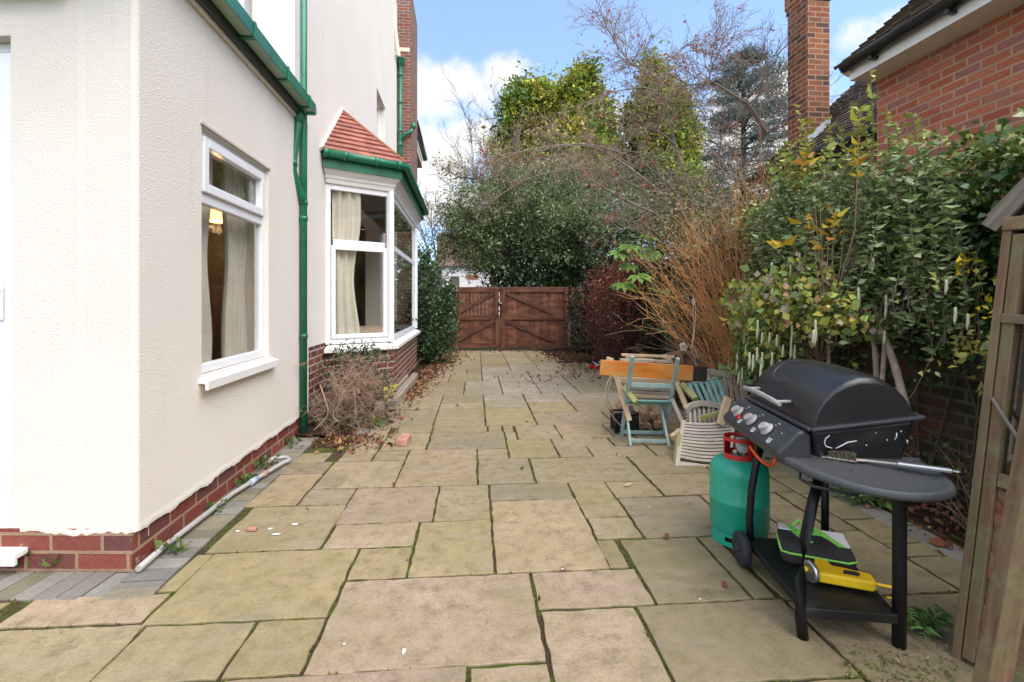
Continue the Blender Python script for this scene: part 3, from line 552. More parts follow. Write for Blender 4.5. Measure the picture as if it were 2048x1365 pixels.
    for y in (2.3, 2.83, 3.62, 4.28, 4.86):
        m = MB(); m.box(xa - .01, xb + .007, y - .018, y + .018, zb - .014, zb - .001); m.box(xb + .001, xb + .009, y - .018, y + .018, zb - .014, zt + .006); m.box(gx + .05, xa - .011, y - .014, y + .014, zb - .02, zb + .08); m.build('gutter_bracket', M['green'], H, bevel=.002)
    m = MB(); m.poly([(gx + .1, y0, 3.43), (gx + .1, MY, 3.43), (-6, MY, 4.6), (-6, y0, 4.6)]); m.poly([(gx + .1, y0, 3.40), (gx + .1, MY, 3.40), (-6, MY, 4.56), (-6, y0, 4.56)]); m.tint = (.2, .1, .07); m.build('lean_to_roof', M['tile_dark'], H)
    # downpipe in the corner with swan-neck from the gutter
    P = at(607, 868, 4.83); x0, yy = P.x, P.y
    m = MB(); m.tube([(x0, yy, -.01), (x0, yy, 6.6)], .036, 14)
    pt = at(603, 218, 4.78); m.tube([(pt.x - .0, yy - .12, 3.31), (pt.x - .01, yy - .12, 3.16), (x0 - .055, yy - .15, 2.74), (x0 - .05, yy - .15, 2.66), (x0 - .012, yy - .04, 2.45), (x0, yy, 2.36)], .037, 14)
    dp = m.build('downpipe', M['green'], H)
    for z in (4.6, 2.38, 2.22, 1.02):
        m = MB(); m.lathe((x0, yy, z), [(.038, -.022), (.043, -.02), (.043, .02), (.038, .022)], 16)
        if z != 2.38: m.box(x0 - .1, x0 - .03, yy + .0, yy + .02, z - .012, z + .012)
        m.build('pipe_collar', M['green'], dp)
    m = MB(); m.lathe((x0 - .055, yy - .15, 2.74), [(.038, -.03), (.045, -.028), (.045, .03), (.038, .032)], 16); m.build('pipe_collar', M['green'], dp)
    m = MB(); m.lathe((pt.x - .005, yy - .12, 3.2), [(.038, -.04), (.046, -.038), (.046, .05), (.038, .06)], 16); m.build('pipe_collar', M['green'], dp)
    m = MB(); q = at(510, 40, 5.16); m.tube([(q.x, MY - .05, 3.3), (q.x, MY - .05, 8)], .035, 12); m.build('vent_pipe', plain('grey_pipe', (.42, .42, .4), .6), H)
    m = MB(); q0 = at(800, 330, 12.9); q1 = at(801, 128, 12.9); m.tube([q0 - Z3 * 1.0, q1], .052, 12); j = at(803, 275, 12.9); m.tube([j - Z3 * .06, at(812, 268, 12.9), at(822, 264, 12.95), at(827, 254, 13.0)], .05, 10)
    d2 = m.build('downpipe', M['green'], H)
    m = MB(); m.lathe(q1, [(.05, -.1), (.06, -.02), (.1, .02), (.12, .12), (.13, .13)], 14); m.build('hopper_head', M['green'], d2)
    for vv in (150, 205, 262, 290): m = MB(); m.lathe(at(800.5, vv, 12.9), [(.052, -.04), (.066, -.038), (.066, .04), (.052, .042)], 14); m.build('pipe_collar', M['green'], d2)
    m = MB(); m.lathe(at(827, 258, 12.98), [(.05, 0), (.07, .05), (.07, .14)], 12); m.build('pipe_collar', M['green'], d2)
    # window of the extension
    o = Vector((gx, HY + .03, 0)); fo = o - XP * .03
    W = thing_part = MB(); frame_ring(W, fo, YP, XP, .575, 1.62, .905, 2.505, .058, .06); win = W.build('window', M['upvc'], H, bevel=.004)
    W = MB(); W.obox(fo + YP * 1.0975 + Z3 * 2.055 - XP * .03, YP * .461, XP * .03, Z3 * .034); W.build('transom', M['upvc'], win, bevel=.004)
    W = MB(); frame_ring(W, fo + XP * .022, YP, XP, .625, 1.57, 2.09, 2.452, .062, .055); W.build('opening_light', M['upvc'], win, bevel=.006)
    pane(win, 'pane', fo - XP * .03, YP, XP, .685, 1.51, 2.15, 2.395, M['glass']); pane(win, 'pane', fo - XP * .03, YP, XP, .632, 1.563, .962, 2.022, M['glass'])
    W = MB(); W.obox(o + YP * 1.0975 + Z3 * 2.512 + XP * .002, YP * .54, XP * .01, Z3 * .007)
    W.mi = 0; W.build('lintel_bead', plain('dirty_bead', (.55, .47, .38), .8), win)
    W = MB()
    prof = [(-.056, .897), (.06, .872), (.06, .812), (.04, .812), (.04, .852), (-.056, .862)]; W.prism([o + XP * a + Z3 * b + YP * .535 for a, b in prof], YP * 1.16); W.build('sill', M['whitepaint'], win, bevel=.004)
    m = MB(); a, b, c, d = -5.5, gx - .32, 3.0, 4.93    # the dim room behind
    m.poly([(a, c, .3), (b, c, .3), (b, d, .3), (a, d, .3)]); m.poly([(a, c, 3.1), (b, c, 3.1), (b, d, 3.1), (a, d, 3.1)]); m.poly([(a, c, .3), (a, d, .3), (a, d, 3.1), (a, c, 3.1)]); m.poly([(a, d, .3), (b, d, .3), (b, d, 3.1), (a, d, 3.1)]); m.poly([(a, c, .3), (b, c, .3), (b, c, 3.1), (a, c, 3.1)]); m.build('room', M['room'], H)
    # front door at the left edge of the view
    fo = oF + FD * r - FN * .07
    D = MB(); frame_ring(D, fo, FD, FN, .62, 2.3, .13, 2.74, .05, .07); door = D.build('door', M['upvc'], H, bevel=.004)
    D = MB(); frame_ring(D, fo + FN * .012, FD, FN, .675, 2.24, .18, 2.685, .11, .06); D.obox(fo + FD * 1.46 + Z3 * .6 - FN * .03, FD * .67, FN * .02, Z3 * .31); D.build('door_leaf', M['upvc'], door, bevel=.005)
    pane(door, 'pane', fo - FN * .02, FD, FN, .785, 2.13, .91, 2.575, M['glass'])
    D = MB(); hp = fo + FD * .73 + FN * .02; D.obox(hp + Z3 * 1.37, FD * .016, FN * .0035, Z3 * .09); D.tube([hp + Z3 * 1.44, hp + FN * .045 + Z3 * 1.44, hp + FN * .05 + Z3 * 1.44 + FD * .12], .008, 8); D.build('door_handle', M['whitepaint'], door, bevel=.003)
    D = MB(); so = oF + FD * r
    prof = [(-.07, .13), (.07, .11), (.07, .055), (.05, .055), (.05, .085), (-.07, .09)]; D.prism([so + FN * a_ + Z3 * b_ + FD * .53 for a_, b_ in prof], FD * 1.9); D.build('door_sill', M['whitepaint'], door, bevel=.004)
    D = MB(); D.obox(so + FD * 1.35 + Z3 * 2.985 + FN * .035, FD * 1.03, FN * .06, Z3 * .045); D.build('upper_sill', M['whitepaint'], H, bevel=.006)
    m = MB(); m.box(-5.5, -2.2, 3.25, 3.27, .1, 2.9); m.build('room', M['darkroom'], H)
    # small upper window
    o2 = Vector((MX, MY, 0)) - XP * .12; W = MB(); frame_ring(W, o2, YP, XP, 4.85, 5.95, 4.3, 5.86, .07, .06); w2 = W.build('window', M['upvc'], H, bevel=.004); pane(w2, 'pane', o2 - XP * .03, YP, XP, 4.92, 5.88, 4.37, 5.79, M['glass'])
    # ---- bay window
    m = MB()
    for k in range(3): m.poly([BAY[k] - Z3 * .3, BAY[k + 1] - Z3 * .3, BAY[k + 1] + Z3 * .76, BAY[k] + Z3 * .76])
    for k in range(3):
        ip = offset_poly(BAY, -.2); m.poly([ip[k] - Z3 * .3, ip[k + 1] - Z3 * .3, ip[k + 1] + Z3 * .76, ip[k] + Z3 * .76])
    bw = m.build('bay_window', M['baybrick'], H)
    m = MB(); ringsolid(m, [(.075, .70), (.075, .745), (-.06, .79), (-.25, .79), (-.25, .75), (.05, .72), (.05, .70)]); m.build('sill', M['whitepaint'], bw)
    fr = MB(); bz0, bz1, tr = .80, 2.93, 2.16
    gl = []
    for k in range(3):
        a, b = BAY[k], BAY[k + 1]; L = (b - a).length; t = (b - a) / L; n = Vector((t.y, -t.x, 0))
        n2 = 1
        frame_ring(fr, a - n * .03, t, n, .012, L - .012, bz0, bz1, .07, .07)
        for i in range(n2):
            s0, s1 = .082 + (L - .164) * i / n2, .082 + (L - .164) * (i + 1) / n2
            if i: fr.obox(a - n * .062 + t * s0 + Z3 * ((bz0 + bz1) / 2), t * .035, n * .03, Z3 * ((bz1 - bz0) / 2 - .072))
            fr.obox(a - n * .06 + t * ((s0 + s1) / 2) + Z3 * tr, t * ((s1 - s0) / 2 - .036), n * .028, Z3 * .04)
            if k == 0: frame_ring(fr, a - n * .012, t, n, s0 + .005, s1 - .005, bz0 + .074, tr - .042, .055, .05)
            e = .055 if k == 0 else .0
            gl.append((a - n * .05, t, n, s0 + e, s1 - e - (.03 if i < n2 - 1 else 0), bz0 + .07 + e, tr - .04 - e)); gl.append((a - n * .05, t, n, s0, s1 - (.03 if i < n2 - 1 else 0), tr + .04, bz1 - .07))
    for c in BAY[1:3]: fr.tube([c + Vector((-.035, 0, bz0)), c + Vector((-.035, 0, bz1))], .045, 10, True, False)
    f = fr.build('bay_frame', M['upvc'], bw, bevel=.004)
    for g in gl: pane(f, 'pane', g[0], g[1], g[2], g[3], g[4], g[5], g[6], M['glass2'])
    m = MB(); ringsolid(m, [(-.06, 2.93), (.0, 2.935), (.012, 2.98), (.03, 3.0), (.035, 3.03), (.07, 3.06), (.1, 3.1), (.1, 3.12), (-.06, 3.12)]); m.build('cornice', M['whitepaint'], bw)
    m = MB(); ringsolid(m, [(.105, 3.1), (.13, 3.1), (.13, 3.24), (.105, 3.24)]); m.build('fascia', M['green'], bw)
    m = MB(); G = offset_poly(BAY, .185); G[0] = G[0] + (G[1] - G[0]).normalized() * .02
    Gz = [p + Z3 * 3.27 for p in G]; m.tube(Gz, .055, 12)
    t01 = (Gz[1] - Gz[0]).normalized(); t12 = (Gz[2] - Gz[1]).normalized()
    for p, t in ((Gz[0] + t01 * .28, t01), (Gz[0] + t01 * .7, t01), (Gz[1] - t01 * .1, t01), (Gz[1] + t12 * .1, t12), (Gz[1] + t12 * 1.1, t12), (Gz[1] + t12 * 2.2, t12), (Gz[0] + t01 * .03, t01)): m.lathe(p, [(.055, -.03), (.062, -.028), (.062, .028), (.055, .03)], 12, t)
    m.build('gutter', M['green'], bw)
    # roof of red tiles laid in stepped courses, three hips to the wall
    m = MB(); E = offset_poly(BAY, .2); ez = 3.3; AP0 = Vector((MX + .012, 7.25, 4.2)); AP1 = Vector((MX + .012, 9.7, 4.2)); rr = random.Random(8); nC = 10
    tops = [(AP0, AP0), (AP0, AP1), (AP1, AP1)]
    for k in range(3):
        a, b = E[k] + Z3 * ez, E[k + 1] + Z3 * ez; ta, tb = tops[k]; nrm = (b - a).cross(((ta + tb) / 2 - a)).normalized()
        if nrm.z < 0: nrm = -nrm
        for c in range(nC):
            f0, f1 = c / nC, (c + 1) / nC
            p0, p1 = a.lerp(ta, f0), b.lerp(tb, f0); q0, q1 = a.lerp(ta, f1), b.lerp(tb, f1)
            W = (p1 - p0).length; nt_ = max(1, int(W / .165)); sh = (c % 2) * .5
            cuts = [0] + [min(1, (i + sh + .001) / nt_) for i in range(0 if sh else 1, nt_)] + [1]
            for i in range(len(cuts) - 1):
                s0, s1 = cuts[i], cuts[i + 1]; 
                if s1 - s0 < .004: continue
                v = rr.uniform(.8, 1.15); m.tint = (.43 * v, .16 * v, .115 * v); lift = .02 + rr.uniform(0, .006); e = .003
                A_, B_ = p0.lerp(p1, s0 + e * .3), p0.lerp(p1, s1 - e * .3); C_, D_ = q0.lerp(q1, s1 - e * .3), q0.lerp(q1, s0 + e * .3)
                m.poly([A_ + nrm * lift, B_ + nrm * lift, C_ + nrm * .002, D_ + nrm * .002]); m.poly([A_ - nrm * .004, B_ - nrm * .004, B_ + nrm * lift, A_ + nrm * lift])
    rf = m.build('bay_roof', M['tile_red'], bw, fixn=False)
    m = MB(); m.tube([E[0] + Z3 * (ez + .0), AP0 + Z3 * .03], .022, 8, True, False); m.tube([AP0 + Z3 * .02, AP1 + Z3 * .02], .04, 8); m.tube([AP1 + Z3 * .02, E[3] + Z3 * ez], .035, 8); m.build('mortar_fillet', M['offwhite'], rf)
    m = MB(); m.tint = (.42, .16, .1); m.tube([E[1] + Z3 * (ez + .01), AP0 + Z3 * .01], .026, 8); m.build('hip_tiles', M['tile_red'], rf); m = MB(); m.tint = (.42, .16, .1); m.tube([E[2] + Z3 * (ez + .01), AP1 + Z3 * .01], .026, 8); m.build('hip_tiles', M['tile_red'], rf)
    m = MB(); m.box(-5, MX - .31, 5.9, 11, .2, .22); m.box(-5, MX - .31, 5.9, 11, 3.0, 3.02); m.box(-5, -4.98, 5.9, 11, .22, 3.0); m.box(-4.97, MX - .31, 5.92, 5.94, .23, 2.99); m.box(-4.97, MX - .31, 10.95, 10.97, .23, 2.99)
    m.build('room', M['darkroom'], H)
    m = MB(); ip = offset_poly(BAY, -.01); m.poly([p + Z3 * 2.99 for p in ip]); m.build('bay_ceiling', M['darkroom'], bw)
    return H
build_house()
curtain_panel('curtain', (-1.85, 3.3, 0), (-1.85, 3.69, 0), .91, 2.49, 3, 'narrow cream curtain at the near side of the low side window', .025, None, .12)
curtain_panel('curtain', (-1.85, 3.91, 0), (-1.86, 4.235, 0), .91, 2.49, 5, 'wide cream curtain at the far side of the low side window', .035)
_a = BAY[0] + Vector((.0, .13, 0)); _t = (BAY[1] - BAY[0]).normalized()
curtain_panel('curtain', _a + _t * .06, _a + _t * .44, .76, 2.9, 3, 'cream curtain drawn to the left inside the bay window', .035, None, .25)
curtain_panel('curtain', (-2.3, 8.3, 0), (-2.2, 9.0, 0), .4, 2.9, 6, 'shadowy cream curtain hanging deeper in the room behind the bay', .05)
def build_inside():
    p = onX(438, 428, -2.15); L = thing('ceiling_lamp', p, 'small lit orange lamp shade glowing behind the low side window', 'lamp')
    m = MB(); m.lathe(p, [(.1, -.07), (.065, .05), (.06, .052), (.095, -.068)], 20); m.build('lamp_shade', M['lamp'], L)
    m = MB(); m.tube([p + Z3 * .05, p + Z3 * (3.08 - p.z)], .006, 6); m.build('cord', M['black'], L)
    ld = bpy.data.lights.new('lamp_light', 'POINT'); lo = bpy.data.objects.new('lamp_light', ld); COL.objects.link(lo); lo.parent = L; lo.location = (0, 0, -.12); ld.energy = 2.0; ld.color = (1, .62, .3); ld.shadow_soft_size = .06
    m = MB(); rr = random.Random(4); c = Vector((-1.55, 7.6, .84)); n, k = 18, 12; idx = []
    for i in range(n):
        for j in range(k):
            a = 2 * math.pi * i / n; b = -math.pi / 2 + math.pi * j / (k - 1)
            q = Vector((math.cos(a) * math.cos(b) * .5, math.sin(a) * math.cos(b) * .75, math.sin(b) * .13)); q *= 1 + .12 * math.sin(5 * a + 3 * b) + .07 * math.sin(9 * a - 2 * b); idx.append(m.add(c + q))
    for i in range(n):
        for j in range(k - 1): m.face([idx[i * k + j], idx[((i + 1) % n) * k + j], idx[((i + 1) % n) * k + j + 1], idx[i * k + j + 1]], None, True)
    tag(m.build('cushion', M['bedding']), 'rumpled beige bedding heaped just inside the bay window', 'bedding')
build_inside()

# ------------------------------------------------------------------ the brick house on the right
def courses(m, o, along, upv, L, H, pitch, tint, rr, tw=.17):
    """stepped tile courses on a sloping plane: o lower corner, along the eave, upv up the slope"""
    o, along, upv = Vector(o), Vector(along).normalized(), Vector(upv).normalized(); nrm = along.cross(upv)
    if nrm.z < 0: nrm = -nrm
    n = int(H / pitch)
    for c in range(n):
        x = -(c % 2) * tw / 2
        while x < L:
            a, b = max(0, x) + .002, min(L, x + tw) - .002; x += tw
            if b - a < .02: continue
            v = rr.uniform(.65, 1.25); m.tint = tuple(t * v for t in tint); lf = .022 + rr.uniform(0, .012)
            p = o + upv * (c * pitch); q = o + upv * ((c + 1) * pitch + .03); e0, e1 = rr.uniform(-.006, .006), 0
            m.poly([p + along * a + nrm * lf + upv * e0, p + along * b + nrm * lf + upv * e0, q + along * b + nrm * .004, q + along * a + nrm * .004]); m.poly([p + along * a - nrm * .002 + upv * e0, p + along * b - nrm * .002 + upv * e0, p + along * b + nrm * lf + upv * e0, p + along * a + nrm * lf + upv * e0])
            m.poly([p + along * b - nrm * .002, q + along * b - nrm * .002, q + along * b + nrm * .004, p + along * b + nrm * lf]); m.poly([p + along * a - nrm * .002, q + along * a - nrm * .002, q + along * a + nrm * .004, p + along * a + nrm * lf])
def build_neighbour():
    H = thing('brick_house', (4.4, 4.65, 0), 'orange brick house behind the ivy wall with dark tiled roofs and a tall chimney', 'house'); rr = random.Random(6)
    NX, NY = 4.4, 4.62
    m = MB(); m.box(NX, NX + 6, -6, NY, 0, 3.75); m.build('wall', M['orange'], H)
    m = MB(); m.box(NX - .3, NX - .002, -6, NY + .02, 3.72, 3.735); m.box(NX - .3, NX - .27, -6, NY + .02, 3.736, 3.87); m.build('soffit', M['whitepaint'], H)
    m = MB(); gx = NX - .36; m.tube([(gx, -6, 3.87), (gx, NY + .03, 3.87)], .062, 10); 
    m.box(gx + .03, gx + .09, -6, NY + .02, 3.86, 3.95); m.build('gutter', M['blackgut'], H)
    for y in (-.5, .55, 1.6, 2.63, 3.55, 4.3):
        m = MB(); m.box(gx - .03, gx + .055, y - .02, y + .02, 3.775, 3.81); m.build('gutter_bracket', M['blackgut'], H, bevel=.004)
    sl = Vector((1, 0, .87)).normalized()
    m = MB(); courses(m, (NX - .42, -3, 3.86), YP, sl, NY + .08 + 3, 6.0, .13, (.115, .08, .05), rr, .2); rf = m.build('roof', M['tile_dark'], H, fixn=False)
    m = MB(); e = Vector((NX - .38, NY + .06, 3.83)); m.prism([e, e + sl * 6, e + sl * 6 - Z3 * .16, e + Vector((.1, 0, -.05))], (0, -.08, 0)); m.tint = (.2, .14, .1); m.build('verge', M['offwhite'], rf)
    m = MB(); m.prism([Vector((NX, NY - .002, 3.75)), Vector((NX + 6, NY - .002, 3.75)), Vector((NX + 6, NY - .002, 9))], (0, -.2, 0)); m.build('gable', M['orange'], H)
    # lower wing with the chimney
    WX_, W0, W1 = 5.0, NY + .003, 7.1
    m = MB(); m.box(WX_, WX_ + 4, W0, W1, 0, 3.55); m.build('wall', M['orange'], H)
    m = MB(); courses(m, (WX_ - .32, W0 - .6, 3.40), YP, sl, W1 - W0 + .75, 3.2, .11, (.13, .09, .06), rr, .17); m.build('roof', M['tile_dark'], H, fixn=False)
    m = MB(); m.tube([(WX_ - .36, W0 + .01, 3.34), (WX_ - .36, W1 + .2, 3.34)], .055, 10); m.box(WX_ - .3, WX_ - .002, W0 + .01, W1 + .15, 3.3, 3.345); m.build('gutter', M['blackgut'], H)
    m = MB(); m.box(4.93, 5.27, 6.32, 6.74, 0, 6.05); m.box(4.915, 5.285, 6.305, 6.755, 5.72, 5.8); m.box(4.90, 5.30, 6.29, 6.77, 5.801, 6.3)
    m.build('chimney', M['stack'], H)
    m = MB()
    for k in range(9):
        x = 4.93 + .34 * k / 9; z = 3.40 + (x - (WX_ - .32)) * .87; m.box(x, x + .34 / 9, 6.302, 6.318, z - .02, z + .14 + .01 * (k % 2))
    m.build('stepped_flashing', M['lead'], H)
    a = onX(1676, 312, WX_ - .02); b = onX(1722, 370, WX_ - .02); o = Vector((WX_ - .01, b.y, 0)); L = a.y - b.y
    m = MB(); frame_ring(m, o, YP, Vector((-1, 0, 0)), 0, L + .25, 2.7, 3.27, .055, .06, .03); w = m.build('window', M['upvc'], H, bevel=.004); pane(w, 'pane', o, YP, Vector((-1, 0, 0)), .056, L + .195, 2.756, 3.214, M['glass2'], .005)
    # a low lean-to further back
    m = MB(); m.box(5.2, 8, W1 + .003, 10.4, 0, 2.75); m.build('wall', M['orange'], H)
    m = MB(); courses(m, (4.95, W1 + .01, 2.72), YP, Vector((1, 0, .7)).normalized(), 3.3, 1.5, .11, (.13, .08, .05), rr, .17); m.build('roof', M['tile_dark'], H, fixn=False)
build_neighbour()
def build_boundary():
    B = thing('boundary_wall', (3.4, 4, 0), 'old dark brick boundary wall half hidden by ivy and shrubs on the right', 'wall')
    m = MB(); m.box(3.4, 3.62, -1.5, 12.9, -.05, 1.95); m.build('wall', M['oldbrick'], B)
    m = MB(); m.box(3.36, 3.66, -1.5, 12.9, 1.951, 2.02); m.build('coping', M['oldbrick'], B, bevel=.01)
build_boundary()
# ------------------------------------------------------------------ gate
def build_gate():
    G = thing('double_gate', (1.4, 13.0, 0), 'brown boarded double gate with diagonal braces closing the drive', 'gate')
    A = ground(905, 702); Bp = ground(1146, 702); ax = (Bp - A); ax.z = 0; ax.normalize(); nn = Vector((ax.y, -ax.x, 0))   # towards the camera
    def P(s, z, k=0): return A + ax * s + Z3 * z + nn * k
    W = (Bp - A).length; rr = random.Random(9)
    sm = (ground(1000, 702) - A).length
    def leaf(s0, s1, hinge_left, label):
        m = MB(); x = s0
        while x < s1 - .02:
            w = min(.105, s1 - x); v = rr.uniform(.65, 1.15); m.tint = (v, v * rr.uniform(.92, 1.05), v); m.obox(P(x + w / 2, .92, 0), ax * (w / 2 - .002), nn * .011, Z3 * .84); x += w
        lf = m.build('gate_leaf', M['gate'], G); lf['label'] = label
        for z, h in ((1.68, .13), (.92, .12), (.15, .13)):
            m = MB(); v = rr.uniform(.6, .8); m.tint = (v, v, v); m.bar(P(s0, z, .03), P(s1, z, .03), .036, h); m.build('rail', M['gate'], lf, bevel=.004)
        for s in (s0 + .06, s1 - .05):
            m = MB(); m.tint = (.85, .85, .8); m.bar(P(s, .1, .065), P(s, 1.75, .065), .1, .03, nn); m.build('stile', M['gate'], lf, bevel=.004)
        inn, outr = (s1 - .12, s0 + .14) if hinge_left else (s0 + .12, s1 - .3)
        for za, zb in ((1.6, .99), (.84, .23)):
            m = MB(); m.tint = (.6, .6, .58); m.bar(P(inn, za, .03), P(outr, zb, .03), .034, .1, nn.cross(ax)); m.build('brace', M['gate'], lf, bevel=.004)
        return lf
    leaf(-.1, sm - .03, True, 'narrower left gate leaf, braces falling to the left'); rl = leaf(sm + .03, W - .14, False, 'wider right gate leaf, braces falling to the right')
    m = MB(); m.tint = (.55, .55, .5); m.bar(P(sm + .04, .0, .09), P(sm + .04, 1.74, .09), .1, .035, nn); m.build('meeting_stile', M['gate'], rl, bevel=.004)
    for s in (-.2, W + .0):
        m = MB(); m.tint = (.7, .7, .7); m.bar(P(s, -.1, 0), P(s, 1.75, 0), .13, .13, nn); m.build('gate_post', M['gate'], G, bevel=.006)
    m = MB(); m.obox(P(sm + .0, 1.28, .12), ax * .05, nn * .012, Z3 * .05); m.tube([P(sm - .07, 1.1, .12), P(sm + .1, 1.1, .12)], .014, 8); m.tube([P(sm - .11, .98, .12), P(sm + .06, .98, .12)], .01, 8); m.build('bolt', M['black'], G)
    m = MB(); m.tube([P(sm + .0, 1.31, .135), P(sm + .05, 1.31, .14)], .012, 8); m.build('latch', M['steel'], G)
build_gate()

# ------------------------------------------------------------------ barbecue and what stands on it
Bo = Vector((1.594, 2.487, 0)); E1 = Vector((-.2, -.98, 0)).normalized(); E2 = Vector((.98, -.2, 0)).normalized()
def lc(s, d, z): return Bo + E1 * s + E2 * d + Z3 * z
def build_bbq():
    B = thing('barbecue', lc(.4, .12, 0), 'black hooded gas barbecue on a wheeled cart with grey knobs', 'barbecue')
    rz = lambda d: .84 + .06 * d / .41
    # hood: arched sections, ends rolled in
    prof = [(0, 0), (.004, .035), (.018, .08), (.045, .125), (.085, .165), (.135, .19), (.19, .2), (.245, .192), (.295, .17), (.335, .135), (.37, .09), (.395, .04), (.41, 0)]
    m = MB(); st = [(-.004, .80), (.0, .86), (.012, .93), (.035, .975), (.08, 1.0), (.2, 1.03), (.34, 1.05), (.48, 1.03), (.57, 1.0), (.615, .975), (.637, .94), (.648, .89), (.652, .83)]
    rows = []
    for s, k in st:
        inset = max(0, (1 - k)) * .35 if k < 1 else 0; row = []
        for d, z in prof:
            dd = .205 + (d - .205) * (1 - inset * .8); row.append(m.add(lc(s, dd, rz(dd) + z * k)))
        rows.append(row)
    for a, b in zip(rows[:-1], rows[1:]):
        for i in range(len(prof) - 1): m.face([a[i], a[i + 1], b[i + 1], b[i]], None, True)
    m.face(rows[0], None, False); m.face(rows[-1][::-1], None, False)
    hood = m.build('hood', M['hood'], B)
    m = MB(); R = [lc(-.012, -.012, rz(-.012)), lc(.662, -.012, rz(-.012)), lc(.662, .422, rz(.422)), lc(-.012, .422, rz(.422))]
    for a, b in zip(R, R[1:] + R[:1]): m.bar(a, b, .026, .014)
    m.build('hood_rim', M['panel'], hood, bevel=.004)
    m = MB(); pts = []
    for k in range(13):
        t = k / 12; a = math.pi * (.15 + .95 * t); s = .12 - .055 * math.cos(a * .5) ; 
        pts.append(None)
    # pressed crescent on the front slope of the hood
    def hoodpt(s, i, f, up=.002):
        d0, z0 = prof[i]; d1, z1 = prof[i + 1]; d, z = d0 + (d1 - d0) * f, z0 + (z1 - z0) * f; k = 1.0
        for (sa, ka), (sb, kb) in zip(st[:-1], st[1:]):
            if sa <= s <= sb: k = ka + (kb - ka) * (s - sa) / (sb - sa)
        return lc(s, d, rz(d) + z * k + up)
    cr = [hoodpt(.36, 3, .2), hoodpt(.28, 2, .9), hoodpt(.21, 2, .9), hoodpt(.16, 3, .2), hoodpt(.13, 3, .8), hoodpt(.12, 4, .5), hoodpt(.14, 5, .2), hoodpt(.18, 5, .5), hoodpt(.23, 5, .6)]
    m = MB(); m.tube(cr, [.002, .004, .005, .006, .0065, .006, .005, .004, .002], 6); m.build('pressed_crescent', M['panel'], hood)
    # handle along the front, on two short posts
    m = MB(); hp = [lc(.06 + .42 * t, -.055 - .008 * math.sin(math.pi * t), .905 + .012 * math.sin(math.pi * t)) for t in [i / 10 for i in range(11)]]
    m.tube(hp, [.010, .012, .013, .0115, .0125, .0135, .0125, .0115, .013, .012, .010], 10)
    for t in (1, 9): m.tube([hp[t], lc(.06 + .42 * t / 10, .012, .91)], .008, 8)
    m.build('handle', M['handle'], hood)
    # firebox
    m = MB(); top = [(-.0, 0.0), (.65, 0.0), (.65, .41), (-.0, .41)]; bot = [(.03, .035), (.615, .035), (.615, .37), (.03, .37)]
    T = [m.add(lc(s, d, rz(d) - .009)) for s, d in top]; Bt = [m.add(lc(s, d, .66)) for s, d in bot]; m.face(T); m.face(Bt[::-1])
    for k in range(4): m.face([Bt[k], Bt[(k + 1) % 4], T[(k + 1) % 4], T[k]])
    fb = m.build('firebox', M['hood'], B, bevel=.02, seg=3)
    m = MB()
    def nearpt(d, z): return lc(.652 - .035 * (rz(d) - z) / .18 + .004, d, z)
    for ln in ([(.07, .815), (.055, .80), (.052, .78), (.06, .765), (.085, .757)], [(.10, .757), (.12, .768), (.145, .785), (.18, .792)], [(.335, .83), (.336, .815), (.33, .80)], [(.30, .8), (.303, .797)], [(.35, .84), (.352, .835)], [(.38, .80), (.383, .785)], [(.22, .775), (.223, .773)], [(.25, .83), (.253, .829)]):
        m.tube([nearpt(d, z) for d, z in ln], .0024, 5)
    m.build('paint_drip', M['paintwhite'], fb)
    # control panel
    m = MB(); sec = [(.0, .815), (-.03, .83), (-.055, .822), (-.135, .735), (-.14, .715), (-.125, .69), (-.04, .67), (.0, .69)]
    m.prism([lc(-.025, d, z) for d, z in sec], E1 * .67); cp = m.build('control_panel', M['panel'], B, bevel=.012, seg=3)
    pn = (lc(0, -.055, .822) - lc(0, -.135, .735)); pn = E1.cross(pn).normalized(); pn = pn if pn.z > 0 else -pn; pu = (lc(0, -.055, .822) - lc(0, -.135, .735)).normalized()
    for i, s in enumerate((.10, .275, .45)):
        c = lc(s, -.095, .7785) + pn * .003; m = MB(); rot = .5
        m.lathe(c, [(.034, 0), (.034, .004), (.027, .006), (.026, .016)], 24, pn); k = m.build('knob', M['knob'], cp)
        m = MB(); ax = (E1 * math.cos(rot) + pu * math.sin(rot)); sd = pn.cross(ax); q = [c + pn * .014 + ax * (math.cos(t) * .028) + sd * (math.sin(t) * .021) for t in [2 * math.pi * j / 16 for j in range(16)]]; m.prism(q, pn * .018); m.build('grip', M['knob'], k, bevel=.004)
    m = MB(); m.lathe(lc(.165, -.112, .757) + pn * .003, [(.009, 0), (.009, .012), (.007, .014)], 12, pn); m.obox(lc(.14, -.105, .765) + pn * .006, E1 * .02, pu * .006, pn * .004); m.build('ignition_button', M['red'], cp)
    m = MB(); rr = random.Random(3)
    for s in (.185, .355, .53):
        for (ds, u, w) in ((-.035, .052, .012), (-.05, .038, .005), (.0, -.028, .03), (.0, -.036, .026), (.0, -.043, .03), (.0, -.049, .018), (.035, .02, .005)):
            m.obox(lc(s + ds, -.095, .7785) + pu * u + pn * .0035, E1 * w * .6, pu * .0016, pn * .0008)
    m.build('panel_marking', M['paintwhite'], cp)
